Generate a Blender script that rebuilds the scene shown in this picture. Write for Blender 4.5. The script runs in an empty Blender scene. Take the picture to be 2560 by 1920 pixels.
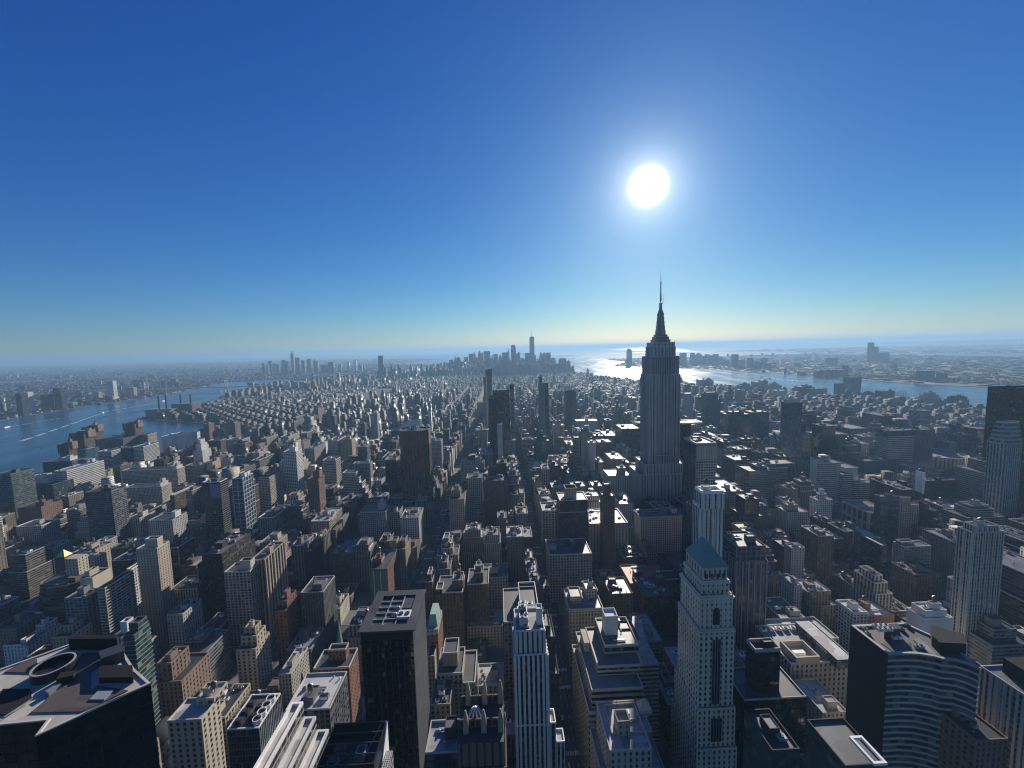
import bpy, math, random
import numpy as np
from mathutils import Vector, Matrix

sc = bpy.context.scene
COL = sc.collection
R = math.radians

# ------------------------------------------------------------------ camera
# metres; X runs across the avenues, Y along them, the camera stands 315 m up
CAM_Z = 315.0
HEAD, PITCH, ROLL = R(1.9), R(5.1), R(1.41)
F_PX, IW, IH = 1000.0, 2560.0, 1920.0
_f = Vector((math.sin(HEAD)*math.cos(PITCH), math.cos(HEAD)*math.cos(PITCH), -math.sin(PITCH)))
_r0 = Vector((math.cos(HEAD), -math.sin(HEAD), 0.0))
_u0 = _r0.cross(_f)
_r = _r0*math.cos(ROLL) - _u0*math.sin(ROLL)
_u = _u0*math.cos(ROLL) + _r0*math.sin(ROLL)
cam_data = bpy.data.cameras.new("camera")
cam = bpy.data.objects.new("camera", cam_data)
COL.objects.link(cam)
cam.matrix_world = Matrix(((_r.x, _u.x, -_f.x, 0), (_r.y, _u.y, -_f.y, 0), (_r.z, _u.z, -_f.z, CAM_Z), (0, 0, 0, 1)))
cam_data.sensor_fit = 'HORIZONTAL'
cam_data.sensor_width = 36.0
cam_data.lens = F_PX/IW*36.0
cam_data.clip_start = 1.0
cam_data.clip_end = 200000.0
sc.camera = cam

def ray(u, v):
    d = _f + _r*((u-IW/2)/F_PX) - _u*((v-IH/2)/F_PX)
    return d
def at_y(u, v, Y):
    d = ray(u, v); t = Y/d.y
    return (d.x*t, Y, CAM_Z+d.z*t)
def at_z(u, v, z):
    d = ray(u, v); t = (z-CAM_Z)/d.z
    return (d.x*t, d.y*t, z)
def project(p):
    q = Vector(p)-Vector((0, 0, CAM_Z))
    w = q.dot(_f)
    return (IW/2+F_PX*q.dot(_r)/w, IH/2-F_PX*q.dot(_u)/w, w)

# ------------------------------------------------------------------ sun, sky, exposure
sd = ray(1620, 465).normalized()
SUN_EL = math.asin(sd.z)
SUN_AZ = math.atan2(sd.x, sd.y)          # clockwise from +Y
sun_data = bpy.data.lights.new("sun", 'SUN')
sun_data.energy = 5.0
sun_data.angle = R(0.55)
sun_data.color = (1.0, 0.91, 0.78)
sun = bpy.data.objects.new("sun", sun_data)
COL.objects.link(sun)
sun.rotation_mode = 'QUATERNION'
sun.rotation_quaternion = (-sd).to_track_quat('-Z', 'Y')

world = bpy.data.worlds.new("World")
sc.world = world
world.use_nodes = True
wn, wl = world.node_tree.nodes, world.node_tree.links
wn.clear()
w_out = wn.new('ShaderNodeOutputWorld')
w_bg = wn.new('ShaderNodeBackground')
sky = wn.new('ShaderNodeTexSky')
sky.sky_type = 'NISHITA'
sky.sun_disc = False
sky.sun_elevation = SUN_EL
sky.sun_rotation = SUN_AZ
sky.altitude = 300.0
sky.air_density = 1.0
sky.dust_density = 0.2
sky.ozone_density = 1.0
w_bg.inputs['Strength'].default_value = 0.062
# the sun itself, wide and overexposed, with the aureole round it: a term of the angle to the sun
geo = wn.new('ShaderNodeTexCoord')
dot = wn.new('ShaderNodeVectorMath'); dot.operation = 'DOT_PRODUCT'
dot.inputs[1].default_value = sd
wl.new(geo.outputs['Generated'], dot.inputs[0])
ac = wn.new('ShaderNodeMath'); ac.operation = 'ARCCOSINE'
wl.new(dot.outputs['Value'], ac.inputs[0])
def w_math(op, a, b):
    n = wn.new('ShaderNodeMath'); n.operation = op
    for i, x in enumerate((a, b)):
        if x is None: continue
        if isinstance(x, (int, float)): n.inputs[i].default_value = x
        else: wl.new(x, n.inputs[i])
    return n.outputs[0]
def lobe(width, amp, power=1.0):
    t = w_math('DIVIDE', ac.outputs[0], R(width))
    if power != 1.0: t = w_math('POWER', t, power)
    e = w_math('EXPONENT', w_math('MULTIPLY', t, -1.0), None)
    return w_math('MULTIPLY', e, amp)
g1 = lobe(1.8, 40.0, 4.0)
g2 = lobe(1.9, 17.0)
g3 = lobe(9.0, 1.6)
def w_scale(val, col):
    n = wn.new('ShaderNodeVectorMath'); n.operation = 'SCALE'
    n.inputs[0].default_value = col
    wl.new(val, n.inputs['Scale'])
    return n.outputs[0]
def w_add(a, b):
    n = wn.new('ShaderNodeVectorMath'); n.operation = 'ADD'
    wl.new(a, n.inputs[0]); wl.new(b, n.inputs[1])
    return n.outputs[0]
glow = w_add(w_add(w_scale(g1, (1, .97, .9)), w_scale(g2, (1, .97, .92))), w_scale(g3, (.62, .84, 1.0)))
# the phone's rendering of the sky: deeper and bluer overhead, paler towards the horizon
sep = wn.new('ShaderNodeSeparateXYZ')
wl.new(sky.outputs['Color'], sep.inputs[0])
cmb = wn.new('ShaderNodeCombineXYZ')
for i, (k, gain, pw) in enumerate(((.036, 14.6, 1.486), (.074, 7.4, 1.15), (.130, 6.3, .74))):
    wl.new(w_math('MULTIPLY', w_math('POWER', w_math('MULTIPLY', sep.outputs[i], k), pw), gain), cmb.inputs[i])
# sky far from the sun, mostly unseen, brightened and warmed to light shaded fronts
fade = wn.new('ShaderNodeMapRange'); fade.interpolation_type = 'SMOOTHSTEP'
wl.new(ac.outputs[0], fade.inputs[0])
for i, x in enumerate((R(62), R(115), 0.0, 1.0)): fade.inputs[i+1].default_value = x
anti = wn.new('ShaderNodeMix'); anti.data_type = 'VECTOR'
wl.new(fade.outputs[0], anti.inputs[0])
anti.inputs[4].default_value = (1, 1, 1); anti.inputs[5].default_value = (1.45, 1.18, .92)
low = wn.new('ShaderNodeMix'); low.data_type = 'VECTOR'
low.inputs[4].default_value = (1, 1, 1); low.inputs[5].default_value = (1.06, .98, .84)
lowm = wn.new('ShaderNodeVectorMath'); lowm.operation = 'MULTIPLY'
wl.new(cmb.outputs[0], lowm.inputs[0]); wl.new(low.outputs[1], lowm.inputs[1])
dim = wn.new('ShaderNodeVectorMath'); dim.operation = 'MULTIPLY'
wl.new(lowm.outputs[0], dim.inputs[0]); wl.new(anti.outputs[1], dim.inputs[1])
# the cream layer of air along the horizon
zs = wn.new('ShaderNodeSeparateXYZ'); wl.new(geo.outputs['Generated'], zs.inputs[0])
band0 = w_math('EXPONENT', w_math('MULTIPLY', w_math('ABSOLUTE', zs.outputs[2], None), -26.0), None)
wl.new(band0, low.inputs[0])
band = w_math('MULTIPLY', band0, .7)
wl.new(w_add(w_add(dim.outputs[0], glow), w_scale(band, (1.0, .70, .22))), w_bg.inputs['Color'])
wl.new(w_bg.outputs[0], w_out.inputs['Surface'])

sc.view_settings.view_transform = 'Standard'
sc.view_settings.look = 'None'
sc.view_settings.gamma = 1.0
sc.view_settings.use_curve_mapping = False
sc.view_settings.exposure = 0.69
sc.cycles.use_denoising = True
sc.cycles.filter_width = 1.2
sc.cycles.max_bounces = 5
sc.cycles.diffuse_bounces = 2
sc.cycles.glossy_bounces = 3
sc.cycles.volume_bounces = 1
sc.cycles.transmission_bounces = 2
sc.cycles.sample_clamp_indirect = 4.0
# ------------------------------------------------------------------ materials
def new_mat(name):
    m = bpy.data.materials.new(name)
    m.use_nodes = True
    m.node_tree.nodes.clear()
    return m

def _nodes(tree):
    N, L = tree.nodes, tree.links
    def math_(op, a, b=None, c=None):
        n = N.new('ShaderNodeMath'); n.operation = op
        for i, x in enumerate((a, b, c)):
            if x is None: continue
            if isinstance(x, (int, float)): n.inputs[i].default_value = x
            else: L.new(x, n.inputs[i])
        return n.outputs[0]
    def mix_(f, a, b):
        n = N.new('ShaderNodeMix'); n.data_type = 'RGBA'
        for s, x in ((n.inputs[0], f), (n.inputs[6], a), (n.inputs[7], b)):
            if isinstance(x, (int, float)): s.default_value = x
            elif isinstance(x, tuple): s.default_value = x if len(x) == 4 else (*x, 1)
            else: L.new(x, s)
        return n.outputs[2]
    def vscale(v, f):
        n = N.new('ShaderNodeVectorMath'); n.operation = 'SCALE'
        L.new(v, n.inputs[0])
        if isinstance(f, (int, float)): n.inputs['Scale'].default_value = f
        else: L.new(f, n.inputs['Scale'])
        return n.outputs[0]
    return N, L, math_, mix_, vscale

# one node group draws every window grid: UV is counted in bays (u) and storeys (v)
def facade_group():
    g = bpy.data.node_groups.new('facade', 'ShaderNodeTree')
    I = g.interface
    def sock(n, t, d):
        s = I.new_socket(n, in_out='INPUT', socket_type=t); s.default_value = d
    sock('Wall', 'NodeSocketColor', (.3, .3, .3, 1))
    sock('Spandrel', 'NodeSocketColor', (.2, .2, .2, 1))
    sock('Glass', 'NodeSocketColor', (.03, .04, .05, 1))
    sock('Tint', 'NodeSocketColor', (1, 1, 1, 1))
    sock('WinW', 'NodeSocketFloat', .5)
    sock('WinH', 'NodeSocketFloat', .5)
    sock('Blind', 'NodeSocketFloat', .25)
    sock('GlassRough', 'NodeSocketFloat', .12)
    sock('WallRough', 'NodeSocketFloat', .8)
    I.new_socket('Shader', in_out='OUTPUT', socket_type='NodeSocketShader')
    N, L, M, MIX, VS = _nodes(g)
    gi = N.new('NodeGroupInput'); go = N.new('NodeGroupOutput')
    uv = N.new('ShaderNodeUVMap')
    sp = N.new('ShaderNodeSeparateXYZ'); L.new(uv.outputs[0], sp.inputs[0])
    U, V = sp.outputs[0], sp.outputs[1]
    inx = M('LESS_THAN', M('ABSOLUTE', M('SUBTRACT', M('FRACT', U), .5)), M('MULTIPLY', gi.outputs['WinW'], .5))
    iny = M('LESS_THAN', M('ABSOLUTE', M('SUBTRACT', M('FRACT', V), .52)), M('MULTIPLY', gi.outputs['WinH'], .5))
    win = M('MULTIPLY', inx, iny)
    oi = N.new('ShaderNodeObjectInfo')
    cell = N.new('ShaderNodeCombineXYZ')
    L.new(M('FLOOR', U), cell.inputs[0]); L.new(M('FLOOR', V), cell.inputs[1])
    L.new(M('MULTIPLY', oi.outputs['Random'], 91.0), cell.inputs[2])
    wnz = N.new('ShaderNodeTexWhiteNoise'); wnz.noise_dimensions = '3D'
    L.new(cell.outputs[0], wnz.inputs['Vector'])
    sc3 = N.new('ShaderNodeSeparateColor'); L.new(wnz.outputs['Color'], sc3.inputs[0])
    blind = M('GREATER_THAN', sc3.outputs[0], M('SUBTRACT', 1.0, gi.outputs['Blind']))
    shade = M('ADD', .45, M('MULTIPLY', sc3.outputs[1], 1.0))
    gl = VS(gi.outputs['Glass'], shade)
    bl = M('MULTIPLY', blind, M('ADD', .25, M('MULTIPLY', sc3.outputs[2], .75)))
    glc = MIX(bl, gl, (.20, .19, .17, 1))
    # weathering of the wall
    tc = N.new('ShaderNodeTexCoord')
    nz = N.new('ShaderNodeTexNoise'); nz.inputs['Scale'].default_value = .06; nz.inputs['Detail'].default_value = 5.0
    mp = N.new('ShaderNodeMapping'); mp.inputs['Scale'].default_value = (1, 1, .35)
    L.new(tc.outputs['Object'], mp.inputs[0]); L.new(mp.outputs[0], nz.inputs['Vector'])
    wv = M('ADD', .62, M('MULTIPLY', nz.outputs['Fac'], .76))
    wv = M('MULTIPLY', wv, M('ADD', .86, M('MULTIPLY', oi.outputs['Random'], .28)))
    tm = N.new('ShaderNodeMix'); tm.data_type = 'RGBA'; tm.blend_type = 'MULTIPLY'; tm.inputs[0].default_value = 1.0
    L.new(VS(gi.outputs['Wall'], wv), tm.inputs[6]); L.new(gi.outputs['Tint'], tm.inputs[7])
    tm2 = N.new('ShaderNodeMix'); tm2.data_type = 'RGBA'; tm2.blend_type = 'MULTIPLY'; tm2.inputs[0].default_value = 1.0
    L.new(VS(gi.outputs['Spandrel'], wv), tm2.inputs[6]); L.new(gi.outputs['Tint'], tm2.inputs[7])
    col = MIX(inx, tm.outputs[2], MIX(iny, tm2.outputs[2], glc))
    # every pane hangs a little out of true, so the reflections break up
    ge = N.new('ShaderNodeNewGeometry')
    jit = N.new('ShaderNodeVectorMath'); jit.operation = 'SUBTRACT'
    L.new(wnz.outputs['Color'], jit.inputs[0]); jit.inputs[1].default_value = (.5, .5, .5)
    nrm = N.new('ShaderNodeVectorMath'); nrm.operation = 'ADD'
    L.new(ge.outputs['Normal'], nrm.inputs[0]); L.new(VS(jit.outputs[0], M('MULTIPLY', win, .05)), nrm.inputs[1])
    nn = N.new('ShaderNodeVectorMath'); nn.operation = 'NORMALIZE'; L.new(nrm.outputs[0], nn.inputs[0])
    bs = N.new('ShaderNodeBsdfPrincipled')
    L.new(col, bs.inputs['Base Color'])
    L.new(M('ADD', gi.outputs['WallRough'], M('MULTIPLY', win, M('SUBTRACT', gi.outputs['GlassRough'], gi.outputs['WallRough']))), bs.inputs['Roughness'])
    L.new(M('ADD', .25, M('MULTIPLY', win, .22)), bs.inputs['Specular IOR Level'])
    L.new(nn.outputs[0], bs.inputs['Normal'])
    L.new(bs.outputs[0], go.inputs[0])
    return g
FG = facade_group()

# name: (wall, spandrel, glass, win_w, win_h, blind, wall_rough)
STY = {
 'punched': (.46, .50, .25), 'small': (.34, .42, .2), 'ribbon': (1.0, .46, .2), 'pier': (.56, .62, .2),
 'curtain': (.90, .88, .05), 'bands': (1.0, .62, .15), 'slot': (.30, .98, .05), 'balcony': (.82, .55, .3), 'blank': (.0, .0, 0.),
 'grid': (.70, .66, .25), 'vert': (.5, .80, .12),
}
WALL = {
 'tan': (.34, .27, .19), 'cream': (.46, .40, .30), 'buff': (.40, .33, .24), 'palestone': (.58, .50, .38), 'greystone': (.37, .37, .365), 'brick': (.20, .115, .085), 'redbrick': (.25, .115, .085),
 'brown': (.15, .095, .065), 'grey': (.25, .25, .25), 'palegrey': (.40, .40, .39), 'white': (.62, .61, .58), 'limestone': (.46, .43, .37),
 'dark': (.035, .035, .038), 'black': (.012, .013, .015), 'blue': (.10, .15, .19), 'teal': (.10, .20, .20), 'green': (.13, .21, .17),
 'slate': (.11, .12, .14), 'bronze': (.075, .055, .045), 'rust': (.27, .18, .13), 'blueglass': (.07, .11, .15), 'steel': (.30, .32, .34),
}
def _muted(v, s, k):
    g = (v[0]+v[1]+v[2])/3
    return tuple(min(.8, (g+(c-g)*s)*k) for c in v)
WALL = {k: _muted(v, .85, 1.0) for k, v in WALL.items()}
WALL.update({k+'_soot': _muted(v, .8, .47) for k, v in WALL.items()})       # darkened copies: shade on the filler fronts put into the wall colour
GLASS = {'clear': (.025, .032, .042), 'blue': (.03, .07, .11), 'green': (.03, .075, .07), 'black': (.008, .009, .012), 'grey': (.05, .055, .06)}
_fm = {}
def facade(style, wall, glass='clear', spandrel=None, tint_attr=False, ww=None, wh=None, blind=None, rough=None):
    key = (style, wall, glass, spandrel, tint_attr, ww, wh, blind)
    if key in _fm: return _fm[key]
    m = new_mat('facade_%s_%s' % (style, wall))
    N, L = m.node_tree.nodes, m.node_tree.links
    out = N.new('ShaderNodeOutputMaterial')
    g = N.new('ShaderNodeGroup'); g.node_tree = FG
    a, b, c = STY[style]
    W = WALL[wall]
    g.inputs['Wall'].default_value = (*W, 1)
    S = WALL[spandrel] if spandrel else tuple(x*.78 for x in W)
    if style in ('pier', 'vert', 'slot') and not spandrel: S = tuple(x*.45 for x in W)
    g.inputs['Spandrel'].default_value = (*S, 1)
    g.inputs['Glass'].default_value = (*GLASS[glass], 1)
    g.inputs['WinW'].default_value = a if ww is None else ww
    g.inputs['WinH'].default_value = b if wh is None else wh
    g.inputs['Blind'].default_value = c if blind is None else blind
    g.inputs['WallRough'].default_value = .75 if rough is None else rough
    g.inputs['GlassRough'].default_value = .10
    if tint_attr:
        at = N.new('ShaderNodeAttribute'); at.attribute_name = 'tint'
        L.new(at.outputs['Color'], g.inputs['Tint'])
    L.new(g.outputs[0], out.inputs['Surface'])
    _fm[key] = m
    return m

_pm = {}
def plain(name, col, rough=.7, metal=0.0, noise=.35, scale=.15, spec=.5, patch=0.0, tint_attr=False):
    if name in _pm: return _pm[name]
    m = new_mat(name)
    N, L, M, MIX, VS = _nodes(m.node_tree)
    out = N.new('ShaderNodeOutputMaterial')
    bs = N.new('ShaderNodeBsdfPrincipled')
    tc = N.new('ShaderNodeTexCoord')
    nz = N.new('ShaderNodeTexNoise'); nz.inputs['Scale'].default_value = scale; nz.inputs['Detail'].default_value = 6
    nz.inputs['Roughness'].default_value = .65
    L.new(tc.outputs['Object'], nz.inputs['Vector'])
    fac = M('ADD', 1-noise, M('MULTIPLY', nz.outputs['Fac'], 2*noise))
    oi = N.new('ShaderNodeObjectInfo')
    fac = M('MULTIPLY', fac, M('ADD', .8, M('MULTIPLY', oi.outputs['Random'], .4)))
    if patch:
        vo = N.new('ShaderNodeTexVoronoi'); vo.distance = 'CHEBYCHEV'; vo.inputs['Scale'].default_value = .09
        L.new(tc.outputs['Object'], vo.inputs['Vector'])
        s3 = N.new('ShaderNodeSeparateColor'); L.new(vo.outputs['Color'], s3.inputs[0])
        fac = M('MULTIPLY', fac, M('ADD', 1-patch, M('MULTIPLY', s3.outputs[0], 2*patch)))
    rgb = N.new('ShaderNodeRGB'); rgb.outputs[0].default_value = (*col, 1)
    c = VS(rgb.outputs[0], fac)
    if tint_attr:
        at = N.new('ShaderNodeAttribute'); at.attribute_name = 'tint'
        mm = N.new('ShaderNodeMix'); mm.data_type = 'RGBA'; mm.blend_type = 'MULTIPLY'; mm.inputs[0].default_value = 1
        L.new(c, mm.inputs[6]); L.new(at.outputs['Color'], mm.inputs[7]); c = mm.outputs[2]
    L.new(c, bs.inputs['Base Color'])
    bs.inputs['Roughness'].default_value = rough
    bs.inputs['Metallic'].default_value = metal
    bs.inputs['Specular IOR Level'].default_value = spec
    L.new(bs.outputs[0], out.inputs['Surface'])
    _pm[name] = m
    return m

ROOF = {
 'tar': plain('roof_tar', (.035, .035, .038), .5, patch=.45),
 'greyroof': plain('roof_grey', (.10, .10, .105), .5, patch=.4),
 'silver': plain('roof_silver', (.19, .19, .195), .4, patch=.4),
 'whiteroof': plain('roof_white', (.34, .34, .335), .6, patch=.3, spec=.3),
 'paver': plain('roof_paver', (.34, .315, .27), .6, patch=.15),
 'brownroof': plain('roof_brown', (.075, .06, .05), .6, patch=.25),
 'redroof': plain('roof_red', (.24, .045, .035), .6, patch=.2),
 'copper': plain('copper_green', (.14, .27, .235), .6, noise=.3, scale=.3),
}
STEEL = plain('painted_steel', (.32, .33, .34), .4, metal=.4)
MROOF = [plain('mass_roof_tar', (.04, .04, .043), .75, spec=.2, patch=.3), plain('mass_roof_grey', (.085, .085, .09), .75, spec=.2, patch=.3), plain('mass_roof_silver', (.15, .15, .155), .7, spec=.25, patch=.3), plain('mass_roof_white', (.26, .26, .26), .7, spec=.25, patch=.3), plain('mass_roof_brown', (.07, .055, .048), .75, spec=.2, patch=.3)]
DARKSTEEL = plain('dark_steel', (.05, .052, .055), .4, metal=.4)
CONCRETE = plain('concrete', (.36, .35, .33), .7)
WOOD = plain('weathered_wood', (.13, .09, .06), .8)
PALESTONE = plain('pale_coping', (.50, .48, .44), .5)
WHITE = plain('white_paint', (.72, .72, .70), .45)
BLACKR = plain('black_roof', (.014, .014, .016), .8, spec=.15)
BLACKM = plain('black_metal', (.015, .015, .017), .35)

# ------------------------------------------------------------------ mesh helpers
class MB:
    def __init__(s):
        s.v, s.f, s.uv, s.mi = [], [], [], []
    def face(s, pts, uv=None, mi=0):
        i = len(s.v)
        s.v.extend(pts)
        s.f.append(tuple(range(i, i+len(pts))))
        s.uv.extend(uv if uv else [(p[0], p[1]) for p in pts])
        s.mi.append(mi)
    # prism over a counter-clockwise footprint; walls carry UV in bays and storeys
    def prism(s, pts, z0, z1, bay=3.6, fl=3.5, mw=0, mr=None, top=True, bottom=False, dx=0., dy=0., pts_top=None):
        n = len(pts)
        pt = pts_top or pts
        nf = max(1, round((z1-z0)/fl))
        for i in range(n):
            a, b = pts[i], pts[(i+1) % n]
            c, d = pt[(i+1) % n], pt[i]
            w = math.hypot(b[0]-a[0], b[1]-a[1])
            nb = max(1, round(w/bay))
            o = 37*i
            s.face([(a[0], a[1], z0), (b[0], b[1], z0), (c[0], c[1], z1), (d[0], d[1], z1)],
                   [(o, 0), (o+nb, 0), (o+nb, nf), (o, nf)], mw)
        if top: s.face([(p[0], p[1], z1) for p in pt], None, mw if mr is None else mr)
        if bottom: s.face([(p[0], p[1], z0) for p in reversed(pts)], None, mw)
    def box(s, x0, x1, y0, y1, z0, z1, **k):
        s.prism([(x0, y0), (x1, y0), (x1, y1), (x0, y1)], z0, z1, **k)
    def ring(s, pts, t, z0, z1, mi=0):
        inn = inset(pts, t)
        n = len(pts)
        for i in range(n):
            j = (i+1) % n
            a, b, c, d = pts[i], pts[j], inn[j], inn[i]
            s.face([(*a, z0), (*b, z0), (*b, z1), (*a, z1)], None, mi)
            s.face([(*c, z0), (*d, z0), (*d, z1), (*c, z1)], None, mi)
            s.face([(*a, z1), (*b, z1), (*c, z1), (*d, z1)], None, mi)
    def cyl(s, cx, cy, r, z0, z1, n=12, r1=None, top=True, mi=0, **k):
        r1 = r if r1 is None else r1
        P = [(cx+r*math.cos(2*math.pi*i/n), cy+r*math.sin(2*math.pi*i/n)) for i in range(n)]
        Q = [(cx+r1*math.cos(2*math.pi*i/n), cy+r1*math.sin(2*math.pi*i/n)) for i in range(n)]
        s.prism(P, z0, z1, mw=mi, top=top, pts_top=Q, **k)
    def bar(s, a, b, r, n=4, mi=0):
        a, b = Vector(a), Vector(b)
        d = (b-a).normalized()
        e = d.cross(Vector((0, 0, 1)))
        if e.length < 1e-4: e = Vector((1, 0, 0))
        e.normalize(); g = d.cross(e)
        P = [e*r*math.cos(2*math.pi*(i+.5)/n)+g*r*math.sin(2*math.pi*(i+.5)/n) for i in range(n)]
        for i in range(n):
            j = (i+1) % n
            s.face([tuple(a+P[j]), tuple(a+P[i]), tuple(b+P[i]), tuple(b+P[j])], None, mi)
        s.face([tuple(b+p) for p in reversed(P)], None, mi)
        s.face([tuple(a+p) for p in P], None, mi)
    def build(s, name, mats, parent=None, org=None):
        me = bpy.data.meshes.new(name)
        if org is None and parent is not None: org = parent.get('_o')
        vv = s.v
        if org is not None: vv = [(p[0]-org[0], p[1]-org[1], p[2]-org[2]) for p in s.v]
        me.from_pydata(vv, [], s.f)
        if not isinstance(mats, (list, tuple)): mats = [mats]
        for m in mats: me.materials.append(m)
        me.polygons.foreach_set('material_index', s.mi)
        ul = me.uv_layers.new(name='UVMap')
        ul.data.foreach_set('uv', np.array(s.uv, dtype=np.float32).ravel())
        me.update()
        o = bpy.data.objects.new(name, me)
        COL.objects.link(o)
        if parent is not None:
            o.parent = parent
            if org is not None: o['_o'] = org
        elif org is not None: o.location = org
        return o

def inset(pts, t):
    n = len(pts); out = []
    for i in range(n):
        p0, p1, p2 = pts[i-1], pts[i], pts[(i+1) % n]
        d1 = Vector((p1[0]-p0[0], p1[1]-p0[1])).normalized()
        d2 = Vector((p2[0]-p1[0], p2[1]-p1[1])).normalized()
        n1 = Vector((-d1.y, d1.x)); n2 = Vector((-d2.y, d2.x))
        b = n1+n2
        k = t/max(.25, (1+n1.dot(n2)))
        out.append((p1[0]+b.x*k, p1[1]+b.y*k))
    return out

def tag(o, label=None, cat=None, group=None, kind=None):
    if label: o['label'] = label
    if cat: o['category'] = cat
    if group: o['group'] = group
    if kind: o['kind'] = kind
    return o
def empty(name, loc=(0, 0, 0)):
    o = bpy.data.objects.new(name, None)
    o.empty_display_size = 5
    o.location = loc
    COL.objects.link(o)
    return o
def rect(x0, x1, y0, y1): return [(x0, y0), (x1, y0), (x1, y1), (x0, y1)]
def rotrect(cx, cy, w, d, a):
    c, s = math.cos(a), math.sin(a)
    return [(cx+x*c-y*s, cy+x*s+y*c) for x, y in ((-w/2, -d/2), (w/2, -d/2), (w/2, d/2), (-w/2, d/2))]

FOOT = []          # footprints already taken: x0, x1, y0, y1
def claim(x0, x1, y0, y1, m=1.5): FOOT.append((x0-m, x1+m, y0-m, y1+m))
def taken(x0, x1, y0, y1):
    for a, b, c, d in FOOT:
        if x0 < b and x1 > a and y0 < d and y1 > c: return True
    return False
# ------------------------------------------------------------------ water, land, streets
def ll(lat, lon):
    N = (lat-40.7528)*111050; E = (lon+73.9784)*84300
    return (-.8746*E+.4848*N, -.4848*E-.8746*N)

def water_mat():
    m = new_mat('river_water')
    N, L, M, MIX, VS = _nodes(m.node_tree)
    out = N.new('ShaderNodeOutputMaterial'); bs = N.new('ShaderNodeBsdfPrincipled')
    bs.inputs['Base Color'].default_value = (.010, .05, .09, 1)
    bs.inputs['Roughness'].default_value = .16
    bs.inputs['IOR'].default_value = 1.333
    tc = N.new('ShaderNodeTexCoord')
    n1 = N.new('ShaderNodeTexNoise'); n1.inputs['Scale'].default_value = .03; n1.inputs['Detail'].default_value = 6; n1.inputs['Roughness'].default_value = .7
    n2 = N.new('ShaderNodeTexNoise'); n2.inputs['Scale'].default_value = .008; n2.inputs['Detail'].default_value = 6
    mp = N.new('ShaderNodeMapping'); mp.inputs['Scale'].default_value = (1, .28, 1); mp.inputs['Rotation'].default_value = (0, 0, .45); L.new(tc.outputs['Object'], mp.inputs[0])
    L.new(tc.outputs['Object'], n1.inputs['Vector']); L.new(mp.outputs[0], n2.inputs['Vector'])
    bp = N.new('ShaderNodeBump'); bp.inputs['Strength'].default_value = .55; bp.inputs['Distance'].default_value = 1.6
    L.new(n1.outputs['Fac'], bp.inputs['Height']); L.new(bp.outputs[0], bs.inputs['Normal'])
    L.new(M('ADD', .02, M('MULTIPLY', n2.outputs['Fac'], .42)), bs.inputs['Roughness'])
    L.new(bs.outputs[0], out.inputs['Surface'])
    return m
WATER = water_mat()

def land_mat(name, a, b, c, s1, s2):
    m = new_mat(name)
    N, L, M, MIX, VS = _nodes(m.node_tree)
    out = N.new('ShaderNodeOutputMaterial'); bs = N.new('ShaderNodeBsdfPrincipled')
    tc = N.new('ShaderNodeTexCoord')
    n1 = N.new('ShaderNodeTexNoise'); n1.inputs['Scale'].default_value = s1; n1.inputs['Detail'].default_value = 8; n1.inputs['Roughness'].default_value = .7
    vo = N.new('ShaderNodeTexVoronoi'); vo.distance = 'CHEBYCHEV'; vo.inputs['Scale'].default_value = s2
    L.new(tc.outputs['Object'], n1.inputs['Vector']); L.new(tc.outputs['Object'], vo.inputs['Vector'])
    s3 = N.new('ShaderNodeSeparateColor'); L.new(vo.outputs['Color'], s3.inputs[0])
    f = N.new('ShaderNodeMapRange'); f.inputs[1].default_value = .38; f.inputs[2].default_value = .62
    L.new(n1.outputs['Fac'], f.inputs[0])
    c1 = MIX(f.outputs[0], a, b)
    c2 = MIX(M('MULTIPLY', M('GREATER_THAN', s3.outputs[0], .72), .8), c1, c)
    L.new(c2, bs.inputs['Base Color']); bs.inputs['Roughness'].default_value = .8
    bs.inputs['Specular IOR Level'].default_value = .2
    L.new(bs.outputs[0], out.inputs['Surface'])
    return m
LAND = land_mat('far_land', (.045, .05, .035, 1), (.10, .085, .07, 1), (.24, .23, .22, 1), .0016, .012)
ASPHALT = plain('asphalt', (.036, .036, .039), .75, noise=.25, scale=.08)
PAVE = plain('pavement', (.11, .107, .104), .8, noise=.3, scale=.1)
FOAM = plain('foam', (.34, .40, .44), .6, noise=.5, scale=.4)

def slab(name, pts, z0, z1, mat, parent=None):
    a = sum(p[0]*q[1]-q[0]*p[1] for p, q in zip(pts, pts[1:]+pts[:1]))
    if a < 0: pts = pts[::-1]
    m = MB(); m.prism(pts, z0, z1)
    o = m.build(name, mat)
    tag(o, kind='structure')
    return o

w = MB(); w.face([(-90000, -9000, 0), (90000, -9000, 0), (90000, 75000, 0), (-90000, 75000, 0)])
tag(w.build('water', WATER), kind='structure')

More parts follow.
